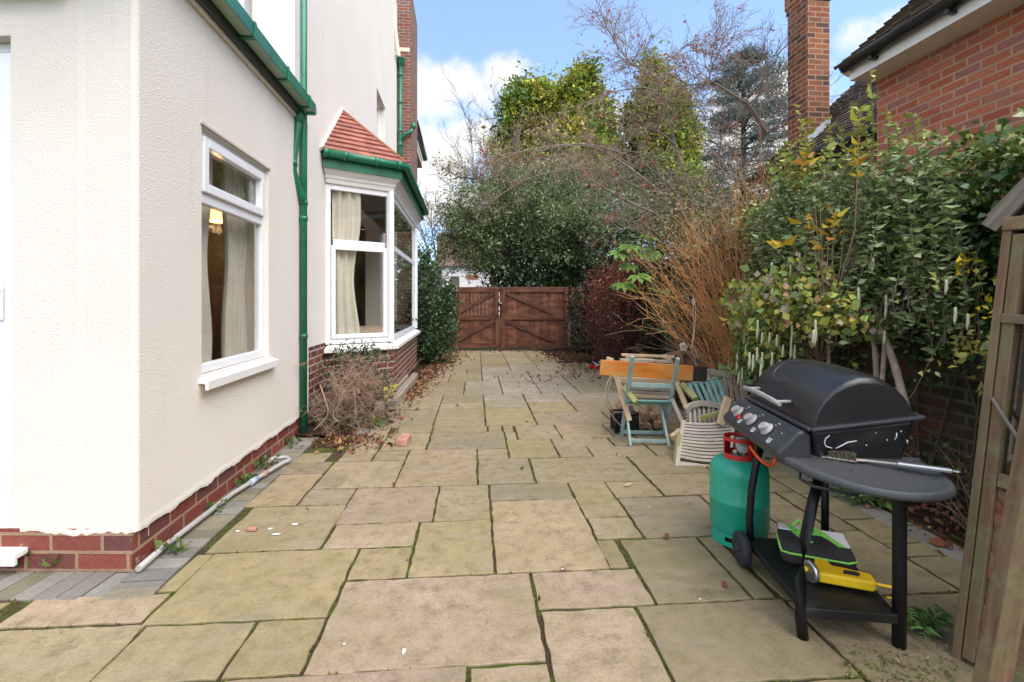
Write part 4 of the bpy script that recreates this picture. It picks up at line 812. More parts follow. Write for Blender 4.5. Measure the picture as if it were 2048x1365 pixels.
    # side shelves: half-round plastic trays with a rolled edge
    def tray(name, pts, z0, z1, s0, s1):
        m = MB(); n = len(pts); zz = lambda s: z0 + (z1 - z0) * (s - s0) / (s1 - s0)
        cs = sum(p[0] for p in pts) / n; cd = sum(p[1] for p in pts) / n
        rings = []
        for k, dz in ((1.0, -.032), (1.012, -.02), (1.0, -.005), (.97, 0.0), (.90, -.001), (.84, -.006), (.6, -.007)):
            rings.append([m.add(lc(cs + (s - cs) * k, cd + (d - cd) * k, zz(s) + dz)) for s, d in pts])
        for a, b in zip(rings[:-1], rings[1:]):
            for i in range(n): m.face([a[i], a[(i + 1) % n], b[(i + 1) % n], b[i]], None, True)
        m.face(rings[-1], None, True); m.face(rings[0][::-1]); return m.build(name, M['shelf'], B)
    def smooth(pts, n=6):
        out = []; N_ = len(pts)
        for i in range(N_):
            p0, p1, p2, p3 = [Vector(pts[(i + k - 1) % N_]) for k in range(4)]
            for j in range(n):
                t = j / n; q = .5 * ((2 * p1) + (p2 - p0) * t + (2 * p0 - 5 * p1 + 4 * p2 - p3) * t * t + (3 * p1 - p0 - 3 * p2 + p3) * t ** 3); out.append((q.x, q.y))
        return out
    near = smooth([(.6, -.07), (.70, -.085), (.80, -.03), (.885, .06), (.925, .17), (.92, .29), (.865, .39), (.76, .43), (.64, .43), (.6, .41)])
    tray('side_shelf', near, .722, .69, .58, .93)
    tray('side_shelf', [(.02 - (s - .62), d) for s, d in near], .722, .70, .02, -.3)
    # legs, cart, wheels
    def leg(pts, r=.022):
        m = MB(); m.tube(pts, r, 14); return m.build('leg', M['black'], B)
    f1 = ground(1606, 1276); leg([f1, at(1601, 1235, 1.93), at(1602, 1160, 1.95), at(1610, 1080, 1.99), at(1624, 1010, 2.03), at(1640, 950, 2.07)], .0215)
    f2 = ground(1798, 1293); leg([f2, at(1799, 1150, 1.885), at(1799, 990, 1.885), at(1799, 965, 1.885)], .024)
    wl = ground(1484, 1131); wr = ground(1674, 1136)
    leg([at(1502, 1104, 2.46), at(1499, 1040, 2.47), at(1503, 980, 2.48), at(1512, 930, 2.49), at(1522, 890, 2.5)], .0185)
    leg([at(1650, 1100, 2.47), at(1650, 1000, 2.5), at(1648, 930, 2.52)], .0185)
    m = MB(); z0, z1 = .098, .135
    P_ = [lc(.155, -.085, 0), lc(.735, -.068, 0), lc(.745, .275, 0), lc(.15, .36, 0)]; m.prism([p + Z3 * z0 for p in P_], (0, 0, z1 - z0)); m.build('bottom_board', M['cart'], B, bevel=.004)
    m = MB(); m.tube([lc(.66, -.05, .70), lc(.68, -.065, .64), lc(.72, -.03, .625), lc(.79, .1, .62), lc(.78, .11, .66), lc(.74, .1, .70)], .0075, 8); m.build('tool_rail', M['panel'], B)
    for c in (wl, wr):
        o = c + Z3 * .086; m = MB(); ax = E2; m.lathe(o - ax * .022, [(.05, .0), (.078, .0), (.086, .008), (.0865, .022), (.086, .036), (.078, .044), (.05, .044)], 30, ax); w = m.build('wheel', M['rubber'], B)
        m = MB(); m.lathe(o - ax * .018, [(0, 0), (.052, .002), (.05, .036), (0, .036)], 20, ax); m.lathe(o - ax * .03, [(.012, 0), (.014, .01)], 12, ax)
        for k in range(6):
            t = k * math.pi / 3; a = Vector((0, 0, 1)); b = ax.cross(a); dr = a * math.cos(t) + b * math.sin(t); m.bar(o - ax * .021 + dr * .012, o - ax * .021 + dr * .05, .012, .008, ax)
        m.build('hub', M['panel'], w)
    m = MB(); hs = [at(1500, 893, 2.52), at(1510, 907, 2.46), at(1522, 921, 2.43), at(1536, 930, 2.42), at(1547, 927, 2.42), at(1550, 915, 2.42), at(1541, 900, 2.43)]; m.tube([h for h in smooth3(hs)], .0085, 10); m.build('gas_hose', M['orangehose'], B)
def smooth3(pts, n=5):
    P = [Vector(p) for p in pts]; P = [P[0] * 2 - P[1]] + P + [P[-1] * 2 - P[-2]]; out = []
    for i in range(1, len(P) - 2):
        for j in range(n):
            t = j / n; out.append(.5 * ((2 * P[i]) + (P[i + 1] - P[i - 1]) * t + (2 * P[i - 1] - 5 * P[i] + 4 * P[i + 1] - P[i + 2]) * t * t + (3 * P[i] - P[i - 1] - 3 * P[i + 1] + P[i + 2]) * t ** 3))
    out.append(P[-2]); return out
build_bbq()
def build_bottle():
    c = Vector((1.598, 2.60, 0)); B = thing('gas_bottle', c, 'green propane cylinder with a red collar standing behind the barbecue', 'gas bottle')
    r = .158
    m = MB(); m.lathe(c, [(r * .92, .066), (r * .97, .075), (r, .09), (r, .232), (r + .0025, .236), (r + .0025, .244), (r, .248), (r, .385), (r * .985, .41), (r * .93, .435), (r * .8, .458), (r * .6, .47), (.03, .474), (.02, .49)], 44); m.build('body', M['bottle'], B)
    m = MB(); n = 60
    for k in range(n):                          # foot ring with cut-outs
        t0, t1 = 2 * math.pi * k / n, 2 * math.pi * (k + 1) / n
        hole = (k % 15) in (5, 6, 7)
        for (z0, z1) in (((0, .025), (.05, .07)) if hole else ((0, .07),)):
            for rr_ in (r * .94, r * .925): m.poly([c + Vector((math.cos(t) * (rr_ + (.004 if z < .02 else 0)), math.sin(t) * rr_, z)) for t, z in ((t0, z0), (t1, z0), (t1, z1), (t0, z1))], None, True)
    m.build('foot_ring', M['bottle'], B)
    m = MB(); R0, R1 = .083, .079                # red valve guard with windows
    for k in range(72):
        t0, t1 = 2 * math.pi * k / 72, 2 * math.pi * (k + 1) / 72; a = k % 36
        rows_ = ((.468, .50), (.572, .592)) if 5 <= a <= 25 else ((.468, .592),)
        if a == 25: rows_ = ((.468, .592),)
        for z0, z1 in rows_:
            q = lambda t, z, R_: c + Vector((math.cos(t - .55) * R_, math.sin(t - .55) * R_, z))
            for R_ in (R0, R1): m.poly([q(t0, z0, R_), q(t1, z0, R_), q(t1, z1, R_), q(t0, z1, R_)], None, True)
            m.poly([q(t0, z1, R0), q(t1, z1, R0), q(t1, z1, R1), q(t0, z1, R1)]); m.poly([q(t0, z0, R0), q(t1, z0, R0), q(t1, z0, R1), q(t0, z0, R1)])
    m.build('valve_guard', M['red'], B)
    m = MB(); m.lathe(c, [(.016, .474), (.016, .52), (.024, .522), (.024, .545), (.012, .55)], 14); m.tube([c + Vector((0, 0, .51)), c + Vector((-.045, -.03, .51))], .012, 10); v = m.build('valve', M['steel'], B)
    m = MB(); q = c + Vector((.0, -.035, .535)); m.lathe(q, [(.028, 0), (.034, .004), (.034, .016), (.028, .022), (.0, .026)], 20, Vector((-.3, -.9, .3))); m.obox(q + Vector((.0, .01, .04)), Vector((.026, 0, 0)), Vector((0, .02, 0)), Vector((0, 0, .014))); m.build('regulator', M['knob'], B, bevel=.003)
    m = MB(); m.lathe(c + Vector((-.01, -.06, .50)), [(.004, 0), (.008, .002), (.008, .012), (.004, .014)], 10, Vector((-.2, -1, .1))); m.build('regulator_button', M['red'], B)
build_bottle()
def build_shelf_things():
    # bag
    c = lc(.33, .17, .137); B = thing('cool_bag', c, 'black fabric bag with lime green straps lying on the bottom board of the barbecue', 'bag')
    ex = (E2 * .95 + E1 * .3).normalized(); ey = Vector((-ex.y, ex.x, 0)); Q = lambda a, b, z: c + ex * a + ey * b + Z3 * z
    out = [(-.15, -.1), (-.12, -.125), (.11, -.125), (.15, -.09), (.15, .09), (.12, .115), (-.12, .115), (-.15, .09)]
    m = MB(); rings = []
    for k, z in ((.96, 0), (1.0, .015), (1.0, .055), (.96, .075), (.86, .088), (.4, .098)): rings.append([m.add(Q(a * k, b * k, z + .006 * math.sin(a * 30 + b * 20))) for a, b in out])
    for a, b in zip(rings[:-1], rings[1:]):
        for i in range(8): m.face([a[i], a[(i + 1) % 8], b[(i + 1) % 8], b[i]], None, True)
    m.face(rings[-1], None, True); m.face(rings[0][::-1]); m.build('fabric', M['bag'], B)
    m = MB(); m.tube([Q(a * 1.01, b * 1.01, .05 + .006 * math.sin(i)) for i, (a, b) in enumerate(out + out[:1])], .005, 6); m.build('piping', M['lime'], B)
    m = MB(); m.bar(Q(-.1, .1, .096), Q(-.03, -.075, .098), .036, .006); m.bar(Q(.01, .09, .1), Q(.1, -.06, .096), .03, .006); m.bar(Q(-.07, .02, .103), Q(.06, .03, .103), .028, .006); m.tube([Q(-.08, .09, .1), Q(-.05, .1, .13), Q(-.02, .08, .1)], .007, 6); m.build('strap', M['lime'], B)
    m = MB(); m.obox(Q(-.085, .07, .095), ex * .06, ey * .03, Z3 * .003); m.obox(Q(.09, .02, .095), ex * .045, ey * .07, Z3 * .003); m.build('white_panel', M['paperwhite'], B)
    # yellow tool
    c = lc(.56, .17, .137); T = thing('hand_tool', c, 'yellow plastic hand tool with a hook handle in front of the black bag', 'tool')
    ex = (E2 * .97 + E1 * .22).normalized(); ey = Vector((-ex.y, ex.x, 0)); Q = lambda a, b, z: c + ex * a + ey * b + Z3 * z
    m = MB(); sec = [(-.10, -.035), (.10, -.045), (.115, -.03), (.115, .03), (.02, .05), (-.02, .055), (-.04, .12), (-.075, .13), (-.09, .05), (-.10, .03)]
    m.prism([Q(a, b, .012) for a, b in sec], (0, 0, .045)); m.build('body', M['yellow'], T, bevel=.01, seg=3)
    m = MB(); m.prism([Q(.0, -.012, .058), Q(.055, -.014, .058), Q(.068, .004, .058), Q(.055, .018, .058), Q(.01, .016, .058)], (0, 0, .003)); m.build('sight_window', M['bag'], T)
    m = MB(); m.tube([Q(.11, -.02, .04), Q(.165, -.03, .042), Q(.175, -.034, .03), Q(.172, -.036, .0), Q(.15, -.035, -.002)], .006, 8); m.tube([Q(-.1, .0, .045), Q(-.14, .005, .045), Q(-.148, .005, .035)], .012, 8); m.build('hook', M['yellow'], T)
    m = MB(); o = Q(-.13, -.015, .045); ax = (ex + ey * .4).normalized(); m.lathe(o, [(.038, 0), (.044, 0), (.044, .016), (.038, .016), (.038, 0)], 26, ax); m.build('ring', M['steel'], T)
    # grill brush on the near shelf
    a = at(1662, 921, 2.0); b = at(1912, 946, 1.80); a.z = .716; b.z = .712; ax = (b - a).normalized(); sd = ax.cross(Z3).normalized()
    G = thing('grill_brush', a, 'steel handled grill brush lying across the side shelf of the barbecue', 'brush')
    m = MB(); m.obox(a + ax * .035 + Z3 * .006, ax * .05, sd * .028, Z3 * .004); m.prism([a + ax * -.005 + sd * .028 + Z3 * .004, a + ax * -.035 + sd * .022 + Z3 * -.0, a + ax * -.035 - sd * .022, a + ax * -.005 - sd * .028 + Z3 * .004], (0, 0, .004)); m.build('head', M['dullsteel'], G, bevel=.002)
    m = MB(); rr = random.Random(2)
    for i in range(13):
        for j in range(7):
            p = a + ax * (-.005 + .085 * i / 12) + sd * (-.024 + .048 * j / 6) + Z3 * .008; m.tube([p, p + Z3 * rr.uniform(.02, .026) + ax * rr.uniform(-.008, .008) + sd * rr.uniform(-.008, .008)], [.0055, .004], 5, True, False)
    m.build('bristles', M['bristle'], G)
    m = MB(); L = (b - a).length; m.bar(a + ax * .08 + Z3 * .008, a + ax * (L * .56) + Z3 * .014, .014, .008); m.prism([a + ax * .075 + sd * .024 + Z3 * .005, a + ax * .12 + sd * .008 + Z3 * .006, a + ax * .12 - sd * .008 + Z3 * .006, a + ax * .075 - sd * .024 + Z3 * .005], (0, 0, .005)); m.build('shaft', M['dullsteel'], G, bevel=.002)
    m = MB(); m.bar(a + ax * (L * .55) + Z3 * .015, a + ax * (L * .97) + Z3 * .018, .026, .016); h = m.build('handle', M['steel'], G, bevel=.005)
    m = MB(); e = a + ax * (L * .97) + Z3 * .018; m.tube([e - sd * .008, e + ax * .02 - sd * .006, e + ax * .026, e + ax * .02 + sd * .006, e + sd * .008], .002, 6); m.build('hanging_loop', M['steel'], h)
build_shelf_things()

# ------------------------------------------------------------------ the heap of old garden furniture
def S(m, p, q, w, h, up=(0, 0, 1)): m.bar(at(*p), at(*q), w, h, up); return m
FW = Vector((SY, CY, 0))
def one(name, mat, parent, bars, bevel=.003, label=None):
    m = MB()
    for b in bars: S(m, *b)
    o = m.build(name, mat, parent, bevel=bevel)
    if label: o['label'] = label
    return o
def build_heap():
    g0 = ground(1290, 880)
    C = thing('folding_chair', g0, 'turquoise folding chair standing with a long plank behind its uprights', 'chair', 'old garden chairs heaped on the patio')
    for (p, q) in (((1265, 713, 4.45), (1243, 872, 4.84)), ((1356, 717, 4.47), (1328, 870, 4.86))): one('back_upright', M['turq'], C, [(p, q, .034, .03, FW)])
    for (p, q) in (((1251, 806, 4.75), (1261, 893, 4.49)), ((1320, 807, 4.77), (1338, 894, 4.48))): one('leg', M['turq'], C, [(p, q, .022, .034, FW)])
    one('stretcher', M['turq'], C, [((1262, 881, 4.52), (1335, 883, 4.51), .022, .03)]); one('stretcher', M['turq'], C, [((1247, 864, 4.82), (1326, 866, 4.84), .022, .034)])
    one('seat', M['turq2'], C, [((1254, 801 + k * 1.4, 4.6 + k * .05), (1342, 803 + k * 1.4, 4.62 + k * .05), .042, .012) for k in range(5)])
    one('back_rail', M['turq'], C, [((1262, 770, 4.57), (1346, 773, 4.6), .02, .045)])
    m = MB(); P0, P1 = at(1200, 735, 4.62), at(1385, 747, 4.66); m.bar(P0, P1, .03, .148); pl = m.build('plank', M['plank'], None, bevel=.003)
    tag(pl, 'varnished orange pine plank with one burnt end leaning across the turquoise chair', 'plank')
    m = MB(); m.bar(P1 + (P1 - P0).normalized() * .001, at(1413, 749, 4.67), .03, .146); m.build('burnt_end', M['charred'], pl, bevel=.004)
    # an upturned pale armchair behind
    U = thing('upturned_chair', ground(1300, 868), 'pale wooden armchair upside down behind the turquoise folding chair', 'chair', 'old garden chairs heaped on the patio')
    one('leg', M['newwood'], U, [((1232, 752, 4.78), (1259, 842, 4.62), .05, .03, FW)]); one('leg', M['newwood'], U, [((1353, 766, 4.82), (1379, 832, 4.6), .05, .035, FW)])
    one('arm', M['mosswood'], U, [((1248, 774, 4.7), (1273, 806, 4.52), .05, .05, FW)]); one('arm', M['mosswood'], U, [((1364, 770, 4.8), (1392, 799, 4.55), .055, .05, FW)])
    one('seat', M['greytimber'], U, [((1255, 776 + 9 * k, 4.84), (1350, 780 + 9 * k, 4.88), .02, .036) for k in range(4)]); one('seat_frame', M['newwood'], U, [((1236, 760, 4.86), (1358, 765, 4.9), .03, .06), ((1262, 792, 4.8), (1345, 796, 4.83), .02, .03)])
    one('leg', M['greytimber'], U, [((1262, 810, 4.95), (1258, 868, 5.0), .04, .04, FW)]); one('leg', M['greytimber'], U, [((1345, 800, 4.95), (1368, 862, 4.9), .04, .04, FW)])
    # slatted chair lying in front
    L = thing('slatted_chair', ground(1400, 938), 'pale slatted folding chair lying back against the heap beside the gas bottle', 'chair', 'old garden chairs heaped on the patio')
    tl, tr_, bl, br = at(1367, 842, 4.28), at(1468, 838, 4.28), at(1353, 938, 3.95), at(1452, 952, 3.9)
    nrm = (tr_ - tl).cross(bl - tl).normalized(); nrm = nrm if nrm.y < 0 else -nrm
    for a, b in ((tl, bl), (tr_, br)):
        m = MB(); m.bar(a, b, .035, .03, nrm); m.build('stile', M['teak'], L, bevel=.004)
    for k in range(12):
        t = .06 + .70 * k / 11; m = MB(); a, b = tl.lerp(bl, t), tr_.lerp(br, t); v = random.Random(k).uniform(.85, 1.1); m.tint = (v, v, v)
        sag = (bl - tl).normalized() * .02; pts = [a.lerp(b, i / 6) + sag * math.sin(math.pi * i / 6) + nrm * .006 for i in range(7)]
        for p, q in zip(pts[:-1], pts[1:]): m.bar(p, q + (q - p) * .02, .022, .012, nrm)
        m.build('slat', M['teak'], L)
    m = MB(); m.bar(tl.lerp(bl, .93), tr_.lerp(br, .93), .07, .022, nrm); m.build('bottom_rail', M['teak'], L, bevel=.004)
    m = MB(); pts = [at(1371, 820, 4.4), at(1383, 811, 4.42), at(1400, 807, 4.43), at(1420, 808, 4.43), at(1448, 814, 4.42)]
    for p, q in zip(pts[:-1], pts[1:]): m.bar(p, q + (q - p) * .05, .03, .05)
    m.build('curved_rail', M['teak'], L, bevel=.003)
    for k in range(9):
        u = 1379 + 9.6 * k; one('seat_slat', M['teak'], L, [((u, 816, 4.45), (u + 2, 846, 4.3), .022, .014, FW)])
    for k in range(4): one('seat_batten', M['teak'], L, [((1372, 822 + 6 * k, 4.46 - .03 * k), (1462, 824 + 6 * k, 4.46 - .03 * k), .012, .016)])
    one('leg', M['mosswood'], L, [((1357, 868, 4.15), (1349, 934, 4.02), .03, .04, FW)]); one('leg', M['greytimber'], L, [((1344, 800, 4.6), (1366, 850, 4.4), .035, .035, FW)])
    t = MB(); S(t, (1402, 836, 4.25), (1440, 826, 4.3), .03, .04); tag(t.build('wood_offcut', M['mosswood'], bevel=.004), 'greenish wood offcut lying on the slats of the pale chair', 'offcut')
    t = MB(); S(t, (1440, 850, 4.2), (1456, 795, 4.25), .06, .05, FW); tag(t.build('wood_offcut', M['newwood'], bevel=.006), 'stubby reddish wood block standing on the pale slatted chair', 'offcut')
    t = MB(); S(t, (1344, 876, 4.35), (1362, 862, 4.4), .05, .05); tag(t.build('wood_offcut', M['newwood'], bevel=.006), 'small split block on the paving left of the pale slatted chair', 'offcut')
    # turquoise slatted back
    T = thing('slatted_chair', ground(1420, 850), 'bright turquoise slatted chair back leaning behind the pale slatted chair', 'chair', 'old garden chairs heaped on the patio')
    for k in range(6): one('slat', M['turq2'], T, [((1379 + 11 * k, 770 - 2.2 * k, 4.95), (1397 + 11 * k, 808, 4.72), .035, .012, FW)])
    one('rail', M['turq'], T, [((1374, 771, 4.98), (1438, 758, 5.0), .02, .04)]); one('rail', M['turq'], T, [((1392, 808, 4.74), (1456, 806, 4.78), .02, .04)])
    one('post', M['turq'], T, [((1388, 775, 4.96), (1402, 862, 4.9), .03, .03, FW)]); one('post', M['turq'], T, [((1441, 762, 4.98), (1458, 850, 4.92), .03, .03, FW)])
    # weathered armchair frame at the back right
    A = thing('garden_bench', ground(1450, 838), 'silvery bench end with upright slats standing against the catkin shrub', 'bench')
    for k in range(6): one('slat', M['teak'], A, [((1416 + 10.5 * k, 747 + 1.3 * k, 5.15), (1424 + 10.5 * k, 806, 5.1), .04, .014, FW)])
    one('top_rail', M['teak'], A, [((1411, 743, 5.15), (1465, 751, 5.13), .03, .06)]); one('arm', M['mosswood'], A, [((1440, 732, 5.3), (1490, 752, 4.9), .05, .04)])
    one('post', M['teak'], A, [((1485, 748, 5.0), (1491, 842, 5.02), .06, .05, FW)]); one('post', M['teak'], A, [((1418, 746, 5.18), (1422, 838, 5.2), .05, .05, FW)])
    one('bottom_rail', M['teak'], A, [((1424, 806, 5.1), (1488, 812, 5.05), .03, .06)])
    # brown slatted planter
    K = thing('slatted_planter', ground(1385, 775), 'brown slatted box planter behind the heap of chairs', 'planter')
    for (u0, v0, d0, u1, v1, d1, n) in ((1325, 713, 6.6, 1361, 705, 6.0, 4), (1361, 705, 6.0, 1428, 717, 6.2, 7)):
        one('rail', M['brownslat'], K, [((u0, v0, d0), (u1, v1, d1), .04, .05)]); one('rail', M['brownslat'], K, [((u0, v0 + 58, d0), (u1, v1 + 62, d1), .03, .05)])
        for k in range(n):
            t_ = (k + .5) / n; u, v, d = u0 + (u1 - u0) * t_, v0 + (v1 - v0) * t_, d0 + (d1 - d0) * t_; one('slat', M['brownslat'], K, [((u, v + 3, d + .03), (u, v + 62, d + .03), .05, .016, FW)])
    for (u, v, d) in ((1361, 705, 6.0), (1427, 717, 6.2), (1326, 713, 6.6)): one('post', M['brownslat'], K, [((u, v - 2, d), (u, v + 72, d), .05, .05, FW)])
    t = MB(); p = at(1369, 697, 6.05); rr = random.Random(1); t.prism([p + Vector((x, 0, z)) for x, z in ((-.03, -.05), (.03, -.05), (.05, .03), (.01, .06), (-.05, .04))], (0, .05, .01)); tag(t.build('paper_scrap', M['paperwhite'], bevel=.006), 'crumpled white paper scrap sitting on top of the brown slatted planter', 'paper')
    for (p, q, mt, lb) in (((1243, 710, 5.3), (1348, 714, 5.35), 'newwood', 'thin pinkish batten, topmost of the timbers behind the plank'), ((1240, 720, 5.2), (1344, 724, 5.25), 'teak', 'pale weathered batten lying just above the plank'), ((1252, 716, 5.4), (1310, 722, 5.2), 'newwood', 'short pale stick crossing between the two battens')):
        t = MB(); S(t, p, q, .035, .03); tag(t.build('batten', M[mt], bevel=.003), lb, 'batten', 'loose battens on the heap')
    for (p, q, lb) in (((1213, 718, 5.0), (1226, 722, 5.0), 'small pale wood chunk resting on the left end of the plank'), ((1329, 712, 5.25), (1340, 722, 5.25), 'white painted wood chunk beside the right upright of the turquoise chair')):
        t = MB(); S(t, p, q, .05, .05); tag(t.build('wood_chunk', M['newwood'], bevel=.008), lb, 'offcut')
    # supporting trestle under the battens
    t = thing('timber_trestle', ground(1300, 790), 'grey timber trestle under the battens at the back of the heap', 'trestle')
    for u in (1255, 1335): one('leg', M['greytimber'], t, [((u, 722, 5.3), (u - 6, 836, 5.36), .05, .05, FW)])
    one('beam', M['greytimber'], t, [((1246, 728, 5.28), (1346, 731, 5.32), .06, .06)])
    # log basket
    c = ground(1254, 868); Lb = thing('log_basket', c, 'black metal log basket standing behind the turquoise chair', 'basket'); a, b = FW, Vector((CY, -SY, 0)); w, dd, h = .115, .11, .2
    m = MB(); R = lambda x, y, z: c + b * x * w + a * (y * dd + .12) + Z3 * z
    for x in (-1, 1):
        for y in (-1, 1): m.bar(R(x, y, 0), R(x, y, h + .02 * (x > 0)), .016, .016)
    for z in (.03, h - .01):
        for p, q in (((-1, -1), (1, -1)), ((1, -1), (1, 1)), ((1, 1), (-1, 1)), ((-1, 1), (-1, -1))): m.bar(R(*p, z), R(*q, z), .012, .02)
    m.build('frame', M['black'], Lb)
    m = MB(); m.obox(R(0, 0, .1), b * (w - .01), a * (dd - .01), Z3 * .07); m.build('panel', M['cart'], Lb)
    rr = random.Random(12)
    spots = [(1284, 862, 0), (1298, 863, 0), (1313, 862, 0), (1325, 860, 0), (1291, 858, .075), (1306, 857, .075), (1318, 855, .075), (1300, 850, .15), (1252, 850, .14), (1244, 852, .14), (1259, 852, .14)]
    for i, (u, v, z) in enumerate(spots):
        p = ground(u, v) + Z3 * (z + .045); r = rr.uniform(.032, .048); d = (a + b * rr.uniform(-.25, .25)).normalized(); m = MB(); n = 9; ring = [1 + rr.uniform(-.22, .12) for _ in range(n)]
        x_, z_ = d.cross(Z3).normalized(), Z3; pol = [p + x_ * (math.cos(6.283 * k / n) * r * ring[k]) + z_ * (math.sin(6.283 * k / n) * r * ring[k]) for k in range(n)]; m.prism(pol, d * rr.uniform(.2, .28))
        tag(m.build('firewood_log', M['log'], bevel=.003), 'split firewood log in the pile behind the turquoise chair', 'log', 'split logs piled under the turquoise chair')
    m = MB(); m.tube(smooth3([at(1222, 752, 4.9), at(1213, 772, 4.85), at(1211, 795, 4.8), at(1218, 820, 4.8), at(1232, 842, 4.85), at(1250, 858, 4.9), at(1272, 868, 5.0)]), .007, 6); m.tube(smooth3([at(1227, 752, 4.95), at(1219, 772, 4.92), at(1215, 795, 4.88), at(1223, 818, 4.9), at(1238, 842, 5.0), at(1256, 856, 5.0)]), .006, 6)
    tag(m.build('bent_hose', M['palebark']), 'thin brown hoop bent beside the left end of the plank', 'hoop')
    m = MB(); rr = random.Random(4); c = ground(1187, 738)
    for k in range(7):
        q = c + Vector((rr.uniform(-.13, .13), rr.uniform(-.06, .06), rr.uniform(.02, .1))); m.mi = 0 if k % 3 else 1
        pts = [q + Vector((rr.uniform(-.13, .13), rr.uniform(-.05, .05), rr.uniform(-.06, .07))) for _ in range(4)]; pts = [Vector((p.x, p.y, max(.005, p.z))) for p in pts]; m.prism(pts, Vector((0, .012, .012)))
    tag(m.build('crumpled_bag', [M['paperwhite'], M['red']]), 'crumpled red and white bag on the paving left of the heap', 'bag')
    m = MB(); m.tube(smooth3([at(1388, 598, 5.3), at(1386, 625, 5.3), at(1388, 650, 5.3), at(1384, 690, 5.3), at(1382, 700, 5.3), at(1390, 722, 5.35), at(1391, 735, 5.35)]), .0032, 5); m.tube(smooth3([at(1389, 600, 5.3), at(1391, 630, 5.3), at(1389, 665, 5.3), at(1385, 690, 5.28), at(1394, 705, 5.3), at(1393, 712, 5.3)]), .003, 5)
    m.tube(smooth3([at(1386, 596, 5.3), at(1390, 603, 5.3), at(1387, 610, 5.29), at(1384, 603, 5.3), at(1387, 597, 5.3)]), .004, 5)
    tag(m.build('hanging_string', M['string']), 'loose white string hanging from the orange stemmed shrub', 'string')
build_heap()

# ------------------------------------------------------------------ small things on the ground
def build_small():
    a = ground(803, 893); m = MB(); ang = .1
    ex = Vector((math.cos(ang), -math.sin(ang), 0)); ey = Vector((math.sin(ang) , math.cos(ang), 0)); m.obox(a + ey * .1 + Z3 * .032, ex * .052, ey * .115, Z3 * .03); tag(m.build('brick', M['terracotta'], bevel=.005), 'single pale red brick lying on the paving beside the bare shrub', 'brick')
    c = ground(503, 1062); m = MB(); m.prism([c + Vector(p) for p in ((-.03, -.012, .003), (.028, -.016, .003), (.032, .012, .003), (-.026, .016, .003))], (.004, 0, .018)); tag(m.build('brick_chip', M['terracotta'], bevel=.004), 'small red brick chip on the slabs by the house corner', 'brick')
    c = ground(1257, 973); m = MB(); m.prism([c + Vector(p) for p in ((-.035, -.014, .003), (.03, .004, .003), (.034, .02, .003), (-.02, .012, .003))], (0, 0, .014)); tag(m.build('wood_chip', M['newwood'], bevel=.003), 'pale wood chip on the open paving left of the gas bottle', 'offcut')
    m = MB(); pts = [ground(277, 1138, .03), ground(330, 1092, .035), ground(400, 1038, .035), ground(462, 990, .035), ground(515, 957, .035), ground(566, 926, .035), ground(577, 922, .036), ground(579, 919, .036), ground(572, 915, .038), ground(548, 917, .05), ground(540, 921, .055)]
    m.tube(pts, .0165, 10); wp = m.build('waste_pipe', M['pvc'], None); tag(wp, 'grey plastic waste pipe lying along the foot of the house wall', 'pipe')
    m = MB(); p = ground(513, 958, .035); q = ground(500, 967, .035); m.tube([p, q], .023, 12); m.build('coupling', plain('blue_grey_coupling', (.36, .43, .5), .5), wp); p = ground(533, 946, .035); q = ground(526, 950, .035)
    m = MB(); m.tube([p, q], .022, 10); m.build('pipe_clip', M['terracotta'], wp)
    p0, p1 = ground(843, 752), ground(842, 756); m = MB(); A = Vector((-.90, 6.1, .05)); Bq = Vector((-.84, 8.5, .05)); m.bar(A, Bq, .1, .11); tag(m.build('timber_kerb', M['greytimber'], bevel=.008), 'weathered timber kerb at the foot of the bay', 'timber')
    m = MB(); m.bar(A + Vector((-.13, -.2, .03)), Bq + Vector((-.13, -.3, .02)), .09, .1); tag(m.build('timber_kerb', M['greytimber'], bevel=.008), 'second weathered timber between the kerb and the bay brickwork', 'timber')
    # drops and flecks of paint and bird lime
    m = MB(); rr = random.Random(31)
    for (u, v, r, e) in ((590, 1050, .016, 1.6), (541, 1059, .012, 1.5), (552, 1070, .012, 2.2), (475, 1064, .009, 1.4), (808, 1305, .018, .5), (688, 1290, .006, 1), (870, 967, .008, 1), (1125, 1140, .006, 1), (745, 905, .01, 1.5), (560, 925, .012, 1.5), (680, 870, .008, 1.2), (1298, 1015, .005, 1), (1400, 1200, .006, 1)):
        c = ground(u, v); n = 8; pol = [c + Vector((math.cos(6.283 * k / n) * r * e * rr.uniform(.6, 1.2), math.sin(6.283 * k / n) * r * rr.uniform(.6, 1.2), .0045)) for k in range(n)]; m.poly(pol); 
    tag(m.build('paint_fleck', M['paintwhite'], None), kind='structure')
build_small()

